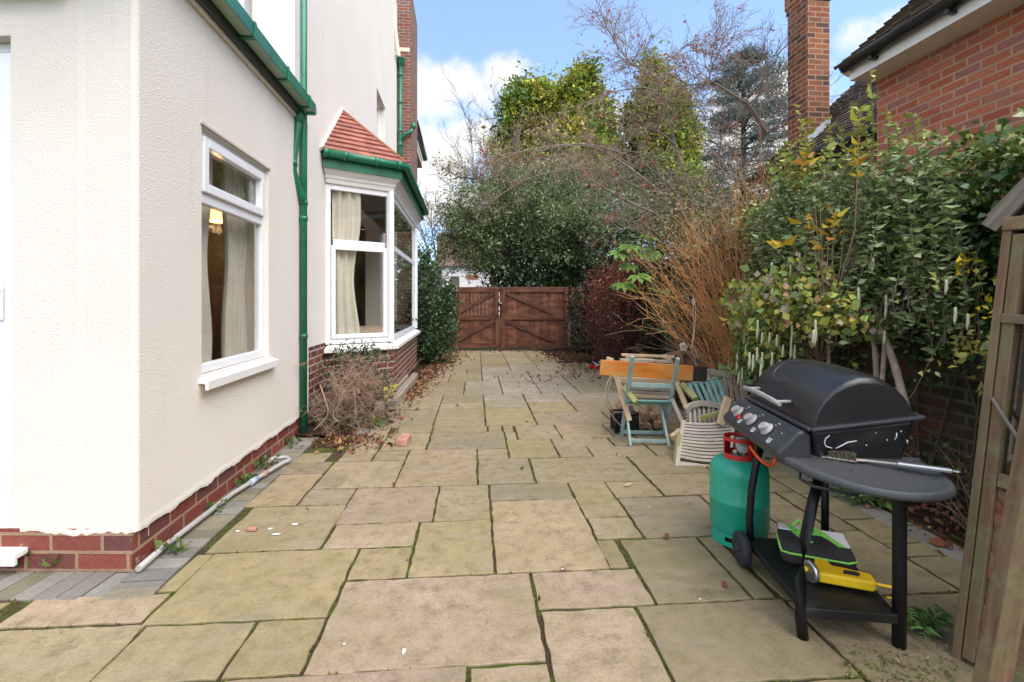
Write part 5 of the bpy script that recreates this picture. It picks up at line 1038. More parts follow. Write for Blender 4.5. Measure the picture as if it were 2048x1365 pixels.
# ------------------------------------------------------------------ leaning garden cupboard at the right edge
def build_cupboard():
    O = ground(1911, 1310); top = at(2016, 440, 1.80); U = (top - O).normalized(); Hh = (top - O).length
    A = Vector((.22, -.975, 0)); A = (A - U * A.dot(U)).normalized(); Nn = A.cross(U).normalized(); Nn = Nn if Nn.x < 0 else -Nn      # faces the patio
    Q = lambda a, h, k=0.0: O + A * a + U * h + Nn * k
    T = thing('garden_cupboard', O, 'leaning old wooden garden cupboard with small panes and peeling red boards at the right edge', 'cupboard')
    W, D = .46, .42
    def bar(name, mat, lst, bevel=.003, par=T, tint=None):
        m = MB()
        if tint: m.tint = tint
        for (p, q, w, h) in lst: m.bar(Q(*p), Q(*q), w, h, Nn)
        return m.build(name, mat, par, bevel=bevel)
    bar('corner_post', M['shed'], [((.012, -.02, 0), (.012, Hh, 0), .028, .05)]); bar('corner_post', M['shed'], [((W - .012, 0, 0), (W - .012, Hh, 0), .03, .05)])
    bar('corner_post', M['shed'], [((.02, 0, -D), (.02, Hh, -D), .04, .04)]); bar('corner_post', M['shed'], [((W - .02, 0, -D), (W - .02, Hh, -D), .04, .04)])
    d = bar('glazed_door', M['shed'], [((.048, .02, .004), (.048, Hh - .06, .004), .036, .04), ((W - .05, .02, .004), (W - .05, Hh - .06, .004), .036, .04), ((.066, Hh - .08, .0), (W - .068, Hh - .08, .0), .06, .036), ((.067, .72, .0), (W - .068, .72, .0), .05, .036), ((.067, .05, .0), (W - .068, .05, .0), .06, .036)])
    bar('glazing_bar', M['shed'], [((.115 + .075 * k, .745, .0), (.115 + .075 * k, Hh - .11, .0), .016, .026) for k in range(4)], .002, d)
    bar('transom', M['verge'], [((.03, 1.32, .012), (W - .03, 1.32, .012), .035, .05)], .004, d, (.9, .8, .6))
    m = MB(); m.prism([Q(.067, .745, -.004), Q(W - .068, .745, -.004), Q(W - .068, Hh - .11, -.004), Q(.067, Hh - .11, -.004)], Nn * -.004); m.build('pane', M['glass'], d)
    m = MB(); rr = random.Random(5)
    for k in range(10):                        # slanting boards of the lower panel
        h0 = .70 - .1 * k + .25; v = rr.uniform(.75, 1.2); m.tint = (v, v * .98, v)
        a0, a1 = .068, W - .069
        pts = [(a0, h0), (a1, h0 - .42), (a1, h0 - .515), (a0, h0 - .095)]; pts = [(a, min(.695, max(.08, h))) for a, h in pts]
        if max(p[1] for p in pts) - min(p[1] for p in pts) < .03: continue
        m.prism([Q(a, h, .004 + .004 * (k % 2)) for a, h in pts], Nn * -.012)
    m.build('slanting_boards', M['shedred'], d)
    m = MB()
    for k in range(8): v = rr.uniform(.7, 1.1); m.tint = (v, v, v); m.prism([Q(.0, .0 + Hh / 8 * k, -.02), Q(.0, Hh / 8 * (k + 1) - .004, -.02), Q(.0, Hh / 8 * (k + 1) - .004, -D), Q(.0, Hh / 8 * k, -D)], A * .014)
    m.build('side_boards', M['shed'], T)
    m = MB(); m.prism([Q(W - .002, 0, -.03), Q(W - .002, Hh, -.03), Q(W - .002, Hh, -D), Q(W - .002, 0, -D)], A * -.012); m.prism([Q(.02, 0, -D), Q(W - .02, 0, -D), Q(W - .02, Hh, -D), Q(.02, Hh, -D)], Nn * .01); m.build('back_boards', M['shed'], T)
    bar('head_rail', M['shedred'], [((.0, Hh - .02, .02), (W, Hh - .02, .02), .05, .03)])
    pk = Hh + .36; m = MB(); m.prism([Q(0.03, Hh, .0), Q(W - .03, Hh, .0), Q(W / 2, pk - .06, .0)], Nn * -.02); m.build('gable_board', M['shed'], T)
    bar('barge_board', M['verge'], [((-.045, Hh - .03, .016), (W / 2 - .002, pk, .016), .06, .022)], .004); bar('barge_board', M['verge'], [((W + .045, Hh - .03, .016), (W / 2 + .002, pk, .016), .06, .022)], .004)
    m = MB()
    for s in (-1, 1):
        e = W / 2 + s * (W / 2 + .05); m.prism([Q(e, Hh + .005, .018), Q(W / 2, pk + .035, .018), Q(W / 2, pk + .05, .018), Q(e + s * .01, Hh + .02, .018)], Nn * -(D + .05))
    m.build('roof', M['verge'], T)
    m = MB(); m.tube([Q(.03, 1.02, .03), Q(.07, .96, .035), Q(.11, .9, .03), Q(.16, .8, .03)], .007, 6); m.build('broken_bar', M['verge'], d)
    # the loose post leaning closer
    m = MB(); m.bar(at(1962, 1480, 1.5), at(2088, 800, 1.46), .075, .05, FW); tag(m.build('leaning_post', M['shed'], bevel=.004), 'weathered loose post leaning in front of the garden cupboard', 'post')
build_cupboard()

# ------------------------------------------------------------------ plants
RNG = np.random.default_rng(11)
def mesh_np(name, V, Fc, mat, parent, tint=None, quad=True, smooth=False, origin=None):
    V = np.asarray(V, np.float64); Fc = np.asarray(Fc, np.int32)
    org = np.array(parent['_o']) if parent is not None else (np.array(origin) if origin is not None else np.array([(V[:, 0].min() + V[:, 0].max()) / 2, (V[:, 1].min() + V[:, 1].max()) / 2, V[:, 2].min()]))
    me = bpy.data.meshes.new(name); n = len(Fc); k = Fc.shape[1]
    me.vertices.add(len(V)); me.vertices.foreach_set('co', (V - org).astype(np.float32).ravel())
    me.loops.add(n * k); me.loops.foreach_set('vertex_index', Fc.ravel()); me.polygons.add(n); me.polygons.foreach_set('loop_start', np.arange(0, n * k, k, dtype=np.int32))
    me.update(calc_edges=True); me.materials.append(mat)
    if smooth: me.polygons.foreach_set('use_smooth', np.ones(n, bool))
    if tint is not None:
        a = me.attributes.new('tint', 'FLOAT_COLOR', 'FACE'); T = np.ones((n, 4), np.float32); T[:, :3] = tint; a.data.foreach_set('color', T.ravel())
    me.validate(); o = bpy.data.objects.new(name, me); COL.objects.link(o); o['_o'] = tuple(float(x) for x in org)
    if parent is not None: o.parent = parent
    else: o.location = org
    return o
def unit(a): return a / np.maximum(np.linalg.norm(a, axis=1, keepdims=True), 1e-9)
def pick(pal, n, var=.18, w=None):
    pal = np.array(pal); i = RNG.choice(len(pal), n, p=None if w is None else np.array(w) / sum(w)); return np.clip(pal[i] * RNG.uniform(1 - var, 1 + var, (n, 1)), 0, 1)
def leaf_geo(P, size, aspect=.45, bias=(0, 0, 0), spread=1.0, fold=.4, dirs=None, flat=0.0):
    n = len(P); d = RNG.normal(size=(n, 3)) * spread + np.array(bias) if dirs is None else dirs + RNG.normal(size=(n, 3)) * spread
    d = unit(d); r = RNG.normal(size=(n, 3))
    if flat: r = r * (1 - flat) + np.cross(d, np.array([0, 0, 1.0])) * flat * RNG.choice([-1, 1], (n, 1))
    s = unit(np.cross(d, np.cross(r, d) if flat else r)); nn = np.cross(d, s)
    L = np.broadcast_to(np.asarray(size, float), (n,)) * np.clip(RNG.lognormal(-.08, .32, n), .4, 1.7); L = L[:, None]; W = L * aspect * .5
    a = P; c = P + d * L; b = P + d * L * .45 + s * W + nn * L * fold * .5; e = P + d * L * .45 - s * W + nn * L * fold * .5
    V = np.stack([a, b, c, e], 1).reshape(-1, 3); return V, np.arange(4 * n).reshape(n, 4)
def leaves(name, P, size, tint, mat, parent, **kw):
    V, F_ = leaf_geo(np.asarray(P), size, **kw); return mesh_np(name, V, F_, mat, parent, tint)
class Tw:
    """thin branches gathered into one mesh"""
    def __init__(s, sides=4): s.V = []; s.F = []; s.T = []; s.n = 0; s.k = sides; s.ends = []; s.pts = []
    def tube(s, pts, r0, r1, tint=(.1, .07, .05)):
        P = np.asarray(pts, float); m = len(P); k = s.k; D = np.gradient(P, axis=0); D = unit(D); ref = np.array([.3, .2, 1.0]); a = np.cross(D, ref); bad = np.linalg.norm(a, axis=1) < .1
        if bad.any(): a[bad] = np.cross(D[bad], np.array([1., 0, 0]))
        a = unit(a); c = np.cross(a, D); th = np.arange(k) * 2 * np.pi / k; R = np.linspace(r0, r1, m)[:, None, None]
        V = P[:, None, :] + R * (np.cos(th)[None, :, None] * a[:, None, :] + np.sin(th)[None, :, None] * c[:, None, :])
        i = np.arange(m - 1)[:, None] * k; j = np.arange(k)[None, :]; j2 = (j + 1) % k
        F_ = np.stack([i + j, i + j2, i + k + j2, i + k + j], -1).reshape(-1, 4) + s.n
        s.V.append(V.reshape(-1, 3)); s.F.append(F_); s.T.append(np.tile(np.array(tint), (len(F_), 1))); s.n += m * k
    def grow(s, p, d, L, r, lv, kids=5, ang=.6, curve=.25, grav=0.0, tint=(.1, .07, .05), taper=.35, shrink=.6, start=.25, seg=5, minr=.0012, tipt=None):
        p = np.array(p, float); d = np.array(d, float); d /= np.linalg.norm(d); pts = [p.copy()]; q = p.copy(); dirs = [d]
        for i in range(seg):
            d = d + RNG.normal(size=3) * curve * .5 + np.array([0, 0, grav]); d /= np.linalg.norm(d); q = q + d * L / seg; pts.append(q.copy()); dirs.append(d)
        t = tint if (tipt is None or lv > 0) else tipt
        s.tube(pts, r, max(minr, r * taper), np.array(t) * RNG.uniform(.8, 1.2)); P = np.array(pts)
        if lv <= 0: s.ends.append((pts[-1], d)); s.pts.extend(pts[1:]); return
        for k in range(kids):
            f = start + (1 - start) * (k + RNG.uniform(.2, .8)) / kids; x = f * seg; i = min(seg - 1, int(x)); o = P[i] + (P[i + 1] - P[i]) * (x - i); dd = dirs[i + 1]
            side = np.cross(dd, RNG.normal(size=3)); side /= np.linalg.norm(side); nd = dd * math.cos(ang) + side * math.sin(ang) * RNG.uniform(.7, 1.3)
            s.grow(o, nd, L * shrink * RNG.uniform(.65, 1.2) * (1 - .35 * f), max(minr, r * (.62 - .25 * f)), lv - 1, kids, ang, curve, grav, tint, taper, shrink, start, max(3, seg - 1), minr, tipt)
    def build(s, name, mat, parent): return mesh_np(name, np.concatenate(s.V), np.concatenate(s.F), mat, parent, np.concatenate(s.T), smooth=True)
def ell(u, v, d, ru, rv, rd=None):
    c = at(u, v, d); k = d / FPX; return (np.array(c), ru * k, (rd if rd else min(ru, rv) * k), rv * k)
def shell(E, n, inner=.55, zmin=None):
    vol = np.array([e[1] * e[3] for e in E]) ** .8; w = vol / vol.sum(); idx = RNG.choice(len(E), n, p=w); d = unit(RNG.normal(size=(n, 3))); r = RNG.uniform(inner, 1.0, (n, 1)) ** .6
    c = np.array([E[i][0] for i in idx]); R = np.array([[E[i][1], E[i][2], E[i][3]] for i in idx]); P = c + d * r * R
    if zmin is not None: P = P[P[:, 2] > zmin]
    return P, d[:len(P)]
def clumped(E, nc, per, cr, inner=.6, zmin=None, flat=1.0):
    C, _ = shell(E, nc, inner, zmin); nc = len(C); k = RNG.poisson(per, nc) + 1; idx = np.repeat(np.arange(nc), k); P = C[idx] + RNG.normal(size=(len(idx), 3)) * cr * np.array([1, 1, flat]) * RNG.uniform(.6, 1.3, (nc, 1))[idx]
    if zmin is not None: P[:, 2] = np.maximum(P[:, 2], zmin)
    return P, idx, C
def limbs(tw, base, C, n, r, tint, sag=.15):
    base = np.array(base); sel = C[RNG.choice(len(C), min(n, len(C)), replace=False)]
    for c in sel:
        b = base + np.array([0, 0, RNG.uniform(0, .5) * max(.2, c[2] - base[2])]); mid = (b + c) / 2 + RNG.normal(size=3) * sag * np.linalg.norm(c - b) * .5 + np.array([0, 0, sag * np.linalg.norm(c - b) * .5]); q = [b * (1 - t) ** 2 + 2 * mid * t * (1 - t) + c * t * t for t in np.linspace(0, 1, 7)]; tw.tube(q, r * RNG.uniform(.6, 1), r * .15, tint)
def root(name, base, label, cat, group=None): return thing(name, Vector([float(x) for x in base]), label, cat, group)
def trunk_tube(parent, pts, r0, r1, mat, name='trunk', n=10):
    m = MB(); pts = [Vector([float(x) for x in p]) for p in pts]; pts = smooth3(pts, 4); k = len(pts); rr = random.Random(len(pts) * 7 + int(r0 * 1e4)); m.tube(pts, [(r0 + (r1 - r0) * i / (k - 1)) * rr.uniform(.93, 1.07) for i in range(k)], n); return m.build(name, mat, parent)

# ---- far trees
def far_plants():
    # golden conifers
    G1 = [(.38, .39, .045), (.22, .31, .04), (.52, .45, .06), (.1, .16, .03), (.38, .25, .05)]
    def conifer(E, base, label, nc, per, cr, size, pal, w):
        b = ground(base[0], 640); d = base[1]; b = at(base[0], 602, d); b.z = 0
        t = root('conifer', b, label, 'tree'); P, idx, C = clumped(E, nc, per, cr, .45); tint = pick(pal, len(C), .4, w)[idx] * RNG.uniform(.8, 1.2, (len(P), 1))
        top = max(C[:, 2]); trunk_tube(t, [b, b + Z3 * (top * .4), b + Vector((.1, 0, top * .75))], .3, .08, M['bark'])
        tw = Tw(5); limbs(tw, [b.x, b.y, top * .45], C, 60, .09, (.09, .065, .045)); tw.build('limbs', M['twig'], t)
        ct = np.array([b.x, b.y, 0]); out = P - ct; out[:, 2] = 0; leaves('crown', P, size, tint, M['leaf'], t, aspect=.5, dirs=unit(out) * .5 + np.array([0, 0, .0]), spread=.6); return t
    E = [ell(1060, 215, 24, 52, 52), ell(1155, 195, 24, 32, 52), ell(1110, 235, 24.3, 75, 52), ell(1190, 245, 24, 34, 55), ell(1040, 300, 24, 42, 80), ell(1140, 330, 24, 110, 95), ell(1170, 158, 24, 16, 26), ell(1100, 440, 24, 100, 90)]
    conifer(E, (1120, 24), 'broad golden green conifer with two rounded tops rising behind the gate', 900, 84, .3, .2, G1, [2, 3, 1.2, 2.6, .5])
    E = [ell(1305, 160, 23, 14, 45), ell(1320, 215, 23, 42, 55), ell(1278, 245, 23, 20, 40), ell(1325, 290, 23, 66, 70), ell(1350, 250, 23, 28, 45), ell(1320, 370, 23, 80, 90)]
    conifer(E, (1320, 23), 'narrower pointed golden conifer right of the broad one', 640, 78, .27, .19, G1, [2, 3, 1.2, 2.6, .5])
    # blue cedar in loose tiers
    b = at(1488, 602, 27); b.z = 0; t = root('cedar', b, 'blue grey cedar in loose tiers left of the tall chimney', 'tree'); top = at(1478, 112, 27).z
    trunk_tube(t, [b, Vector((b.x, b.y, top * .5)), Vector((b.x - .1, b.y, top * .97))], .35, .05, M['bark'])
    tw = Tw(4); PP_ = []
    for i in range(170):
        f = RNG.uniform(.2, 1) ** .8; z = top * f * .99; Lb = (5.6 * (1 - f) ** .5 + .7) * RNG.uniform(.6, 1.1); a = RNG.uniform(0, 6.283); d = np.array([math.cos(a), math.sin(a), RNG.uniform(.05, .4)]); p = np.array([b.x, b.y, z]); pts = [p + d * Lb * s + np.array([0, 0, -.10 * Lb * s * s]) for s in np.linspace(0, 1, 6)]
        tw.tube(pts, .05, .012, (.07, .06, .05))
        for s in range(34):
            q = RNG.uniform(.3, 1.04); w = .34 * Lb * (1 - q * .55); PP_.append(p + d * Lb * q + np.array([0, 0, -.10 * Lb * q * q]) + np.array([-d[1], d[0], 0]) * RNG.normal() * w * .5 + RNG.normal(size=3) * .07)
    tw.build('limbs', M['twig'], t); PP_ = np.array(PP_); k = 9; PX = np.repeat(PP_, k, 0) + RNG.normal(size=(len(PP_) * k, 3)) * np.array([.12, .12, .05])
    leaves('crown', PX, .2, pick([(.15, .19, .18), (.1, .14, .13), (.22, .26, .245), (.1, .12, .09)], len(PX), .2), M['leaf'], t, aspect=.2, bias=(0, 0, .6))
    # bare winter trees
    for (u, vb, d, h, label, kids, sp) in ((985, 600, 30, 15.5, 'thin bare winter tree showing left of the golden conifer', 7, .38), (1080, 600, 32, 15, 'bare winter tree whose twigs stick up between the conifer tops', 7, .3), (880, 600, 27, 8.5, 'bushy bare tree over the white house beyond the gate', 8, .6), (1420, 600, 31, 11, 'bare tree filling the gap between the golden conifer and the cedar', 7, .45)):
        b = at(u, 602, d); b.z = 0; t = root('bare_tree', b, label, 'tree'); tw = Tw(3)
        trunk_tube(t, [b, b + Z3 * h * .2, b + Z3 * h * .42], .16, .1, M['greybark'])
        for i in range(kids):
            a = 6.283 * i / kids; tw.grow([b.x, b.y, h * RNG.uniform(.22, .42)], [math.cos(a) * sp, math.sin(a) * sp, 1], h * .52 * RNG.uniform(.8, 1.1), .05, 3, 5, .5, .25, .02, (.2, .15, .13), .3, .55, .2, 5, .006)
        tw.build('crown', M['twig'], t)
    # white house far beyond the gate
    b = at(945, 602, 42); b.z = 0; Hh = thing('white_house', b, 'white rendered house with a brown roof glimpsed over the left of the gate', 'house')
    m = MB(); x0, x1 = at(880, 560, 42).x, at(1010, 560, 42).x; y = b.y; m.box(x0, x1, y, y + 6, 0, at(930, 533, 42).z); m.build('wall', M['halo'], Hh)
    m = MB(); z0 = at(930, 533, 42).z - .03; z1 = at(930, 458, 42).z; m.tint = (.2, .12, .085); m.poly([(x0 - .3, y - .4, z0), (x1 + .3, y - .4, z0), (x1 + .3, y + 3, z1), (x0 - .3, y + 3, z1)]); m.poly([(x0 - .3, y + 6.4, z0), (x1 + .3, y + 6.4, z0), (x1 + .3, y + 3, z1), (x0 - .3, y + 3, z1)]); m.build('roof', M['tile_dark'], Hh)
    m = MB(); p = at(945, 560, 41.95); m.box(p.x - .5, p.x + .5, y - .03, y - .005, p.z - .0, p.z + .45); m.build('brick_panel', M['orange'], Hh)
    m = MB(); p = at(912, 560, 41.95)
    for dx in (0, 3.6): m = MB(); m.box(p.x - .5 + dx, p.x + .3 + dx, y - .02, y - .004, p.z - .9, p.z + .3); m.build('window', M['darkroom'], Hh)
    # a dense evergreen hedge behind everything closes the horizon
    E = [ell(u, 560, 36, 70, 55) for u in range(1150, 2600, 90)] + [ell(u, 575, 45, 60, 30) for u in range(760, 1150, 70)]
    b = at(1500, 602, 36); b.z = 0; P, idx, C = clumped(E, 700, 16, .5, .5, .05); o = leaves('far_hedge', P, .5, pick([(.05, .07, .03), (.08, .09, .04), (.1, .08, .05)], len(C), .25)[idx], M['leaf'], None, aspect=.6); tag(o, 'distant dark hedge and scrub closing the view beyond the gardens', 'hedge', None, 'stuff')
    # wood behind the camera, seen only in the window panes
    E = [(np.array([x, -16 + RNG.uniform(-2, 2), 3.5]), 2.5, 2, 4.5) for x in (-3, 2, 7, 12)]
far_plants()

def mid_plants():
    # spreading tree over the gate: feathery evergreen below, twiggy and brown above
    b = at(1030, 602, 15.2); b.z = 0; t = root('spreading_tree', b, 'wide feathery evergreen tree with brown twiggy top arching over the gate', 'tree')
    K = lambda u, v, d: np.array(at(u, v, d))
    trunk_tube(t, [b, at(1028, 580, 15.2), at(1022, 520, 15.2), at(1008, 450, 15.3)], .13, .07, M['bark']); trunk_tube(t, [at(1026, 560, 15.2), at(1080, 500, 15.3), at(1120, 440, 15.5)], .1, .05, M['bark'], 'limb')
    tw = Tw(4); tips = []
    ends = [(905, 400, 14.8), (930, 330, 15.3), (960, 290, 15.5), (1000, 285, 15.5), (1040, 280, 15.6), (1090, 275, 15.8), (1140, 285, 15.8), (1190, 290, 15.8), (1240, 300, 15.6), (1300, 320, 15.2), (895, 360, 15), (1040, 262, 15.6), (1110, 262, 15.7), (1280, 360, 15.2), (1290, 410, 14.6), (900, 450, 14.9), (890, 490, 15.2), (940, 380, 14.5), (1010, 350, 14.3), (1080, 350, 14.2), (1150, 360, 14.2), (1220, 380, 14.2), (1260, 440, 14.0), (1200, 450, 13.8), (1130, 430, 13.8), (1060, 420, 13.8), (980, 430, 14.0), (930, 440, 14.2), (1180, 480, 13.9), (1240, 490, 13.9), (960, 500, 14.6), (920, 510, 14.8), (1110, 470, 14.0), (985, 540, 15)]
    for (u, v, d) in ends:
        o = K(1020 + RNG.uniform(-15, 20), RNG.uniform(430, 540), 15.2); e = K(u, v, d); mid = (o + e) / 2 + np.array([0, 0, .55]) + RNG.normal(size=3) * .25; pts = np.array([o * (1 - s) ** 2 + 2 * mid * s * (1 - s) + e * s * s for s in np.linspace(0, 1, 9)]); tw.tube(pts, .045, .01, (.1, .08, .06))
        for i in range(24):
            s = RNG.uniform(.25, 1); q = pts[int(s * 8)]; dd = e - o; dd = dd / np.linalg.norm(dd) + RNG.normal(size=3) * .55; dd[2] += .15 if v < 350 else -.1; tw.grow(q, dd, RNG.uniform(.5, 1.15), .009, 1, 5, .6, .35, -.03, (.3, .22, .17) if v < 370 else (.19, .15, .11), .4, .6, .15, 4, .0035)
    pts = np.array(tw.pts); tw.build('branches', M['twig'], t)
    zs = K(1000, 350, 15)[2]; keep = RNG.uniform(size=len(pts)) < np.clip(1.0 - (pts[:, 2] - zs + .5) * .8, .1, 1); pts = pts[keep]
    k = 5; P = np.repeat(pts, k, 0) + RNG.normal(size=(len(pts) * k, 3)) * .09
    low = (P[:, 2] < zs)[:, None]; T = np.where(low, pick([(.13, .205, .075), (.2, .275, .11), (.075, .125, .045), (.29, .32, .16)], len(P), .2), pick([(.3, .27, .13), (.24, .22, .11), (.36, .27, .15)], len(P), .2))
    leaves('crown', P, .095, T, M['leaf'], t, aspect=.36, bias=(0, 0, -.25)); print('spreading', len(P))
    # ivy clad thicket under it; the crown's shade is put into its dark leaf colours
    E = [ell(1090, 510, 14.6, 90, 55), ell(1180, 500, 14.4, 90, 75), ell(1020, 545, 14.7, 40, 34), ell(1110, 560, 14.5, 120, 40), ell(1100, 530, 16.6, 110, 85), ell(1220, 520, 16.4, 95, 100), ell(1020, 560, 16.8, 45, 40), ell(1190, 600, 16.3, 130, 60), ell(1290, 500, 16, 70, 90), ell(1050, 470, 17, 90, 70), ell(1200, 440, 17.2, 120, 85), ell(1090, 400, 17.6, 100, 80), ell(1310, 430, 17, 80, 110)]
    b = at(1170, 602, 16.6); b.z = 0; h = root('ivy_thicket', b, 'dark green ivy thicket filling the shade behind the gate', 'shrub'); P, idx, C = clumped(E, 1000, 26, .2, .35, .05); leaves('foliage', P, .11, pick([(.03, .06, .02), (.05, .085, .027), (.02, .04, .016), (.08, .115, .04)], len(P), .25), M['glossleaf'], h, aspect=.7)
    tw = Tw(4); limbs(tw, [b.x, b.y, .3], C, 40, .05, (.08, .065, .05)); tw.build('stems', M['twig'], h)
    # holly between bay and gate
    E = [ell(866, 610, 10.6, 44, 74, .5), ell(880, 650, 10.4, 36, 60, .5), ell(852, 560, 10.9, 24, 50, .4), ell(850, 660, 10.6, 30, 60, .4), ell(842, 520, 11, 14, 30, .3), ell(868, 690, 10.4, 36, 36, .45), ell(893, 610, 10.5, 18, 40, .3)]
    b = at(866, 602, 10.6); b.z = 0; h = root('holly_bush', b, 'dark glossy holly bush standing between the bay and the gate', 'bush'); P, idx, C = clumped(E, 460, 26, .085, .5, .05); leaves('foliage', P, .062, pick([(.045, .085, .03), (.07, .125, .045), (.03, .06, .022), (.12, .17, .08)], len(P), .2), M['glossleaf'], h, aspect=.6)
    tw = Tw(5); limbs(tw, [b.x, b.y, .05], C, 36, .022, (.09, .08, .06)); tw.build('stems', M['twig'], h)
    # ivy on the wall right of the gate
    E = [ell(1160, 620, 12.6, 20, 50, .25), ell(1170, 670, 12.4, 24, 45, .25), ell(1190, 600, 12.6, 26, 40, .3)]
    b = at(1164, 602, 12.6); b.z = 0; h = root('ivy', b, 'small dark ivy clump growing just right of the gate post', 'ivy'); P, idx, C = clumped(E, 180, 20, .08, .4, .03); leaves('foliage', P, .07, pick([(.03, .05, .025), (.05, .08, .04), (.02, .035, .015)], len(P), .2), M['glossleaf'], h, aspect=.75)
    tw = Tw(4); limbs(tw, [b.x, b.y, .05], C, 12, .015, (.07, .06, .04)); tw.build('stems', M['twig'], h)
    # beech hedge with copper winter leaves
    E = [ell(1225, 585, 9.6, 55, 62), ell(1260, 560, 9.3, 40, 50), ell(1205, 640, 9.8, 38, 60), ell(1265, 650, 9.4, 60, 66), ell(1300, 600, 9.0, 50, 70)]
    b = at(1245, 602, 9.6); b.z = 0; h = root('beech_bush', b, 'copper brown leafed beech bush right of the gate', 'bush'); tw = Tw(4)
    for i in range(26): tw.grow([b.x + RNG.normal() * .3, b.y + RNG.normal() * .3, .0], [RNG.normal() * .35, RNG.normal() * .35, 1], RNG.uniform(.9, 1.5), .013, 2, 6, .7, .35, 0, (.13, .05, .035), .35, .6, .2, 5, .003)
    P, idx, C = clumped(E, 300, 24, .13, .45, .15); limbs(tw, [b.x, b.y, .1], C, 60, .012, (.13, .055, .04)); tw.build('stems', M['twig'], h)
    z = P[:, 2]; m_ = RNG.uniform(size=len(P)) < np.clip((z - .3) / 1.1, .3, 1); P = P[m_]; leaves('foliage', P, .05, pick([(.3, .085, .05), (.4, .14, .08), (.2, .055, .035), (.6, .36, .26), (.14, .045, .03)], len(P), .2, [3, 3, 3, 1.2, 3]), M['dryleaf'], h, aspect=.55)
    # dark understorey along the boundary wall
    E = [ell(1350, 650, 8.4, 90, 70), ell(1430, 600, 7.6, 80, 100), ell(1500, 560, 6.6, 90, 130), ell(1560, 520, 6.2, 80, 120), ell(1400, 540, 8.6, 90, 110), ell(1640, 470, 6.4, 80, 110)]
    b = Vector((3.2, 6.8, 0)); h = root('laurel_hedge', b, 'shadowy dark evergreen growth against the wall behind the orange stems', 'hedge'); P, idx, C = clumped(E, 420, 26, .15, .3, .03); P[:, 0] = np.where((P[:, 0] > 3.36) & (P[:, 2] < 2.05), 3.36, P[:, 0]); leaves('foliage', P, .085, pick([(.03, .045, .02), (.05, .065, .03), (.02, .03, .015), (.05, .035, .02)], len(P), .2), M['leaf'], h, aspect=.5)
    tw = Tw(5)
    for (u, v, d, u2, v2, r) in ((1245, 715, 9.3, 1243, 600, .05), (1300, 712, 8.6, 1290, 590, .06), (1340, 716, 8.2, 1352, 580, .045), (1315, 714, 8.4, 1330, 600, .05)):
        g = ground(u, v); tw.tube([g, (Vector(g) + at(u2, v2, d)) / 2 + Vector((.04, 0, 0)), at(u2, v2, d)], r, r * .6, (.07, .05, .035))
    limbs(tw, [3.2, 7.0, .1], C, 60, .02, (.08, .06, .045)); tw.build('stems', M['twig'], h)
    # variegated shrub
    E = [ell(1385, 380, 8.0, 75, 55), ell(1350, 470, 7.6, 70, 90), ell(1430, 460, 7.6, 70, 90), ell(1390, 570, 7.4, 60, 60), ell(1480, 420, 7.8, 60, 60)]
    b = at(1400, 602, 7.8); b.z = 0; h = root('variegated_shrub', b, 'cream and green variegated shrub behind the orange stems', 'shrub'); P, idx, C = clumped(E, 330, 26, .12, .5, .3); leaves('foliage', P, .05, pick([(.44, .43, .2), (.58, .54, .32), (.24, .28, .12), (.15, .19, .08), (.33, .3, .17)], len(P), .2), M['leaf'], h, aspect=.45); tw = Tw(4); limbs(tw, [b.x, b.y, .2], C, 60, .02, (.14, .11, .08)); tw.build('stems', M['twig'], h)
    # hawthorn with red berries: long bare limbs
    b = at(1395, 602, 8.2); b.z = 0; h = root('hawthorn', b, 'bare grey limbed hawthorn dotted with red berries in front of the conifers', 'tree'); K = lambda *a: np.array(at(*a))
    m = MB()
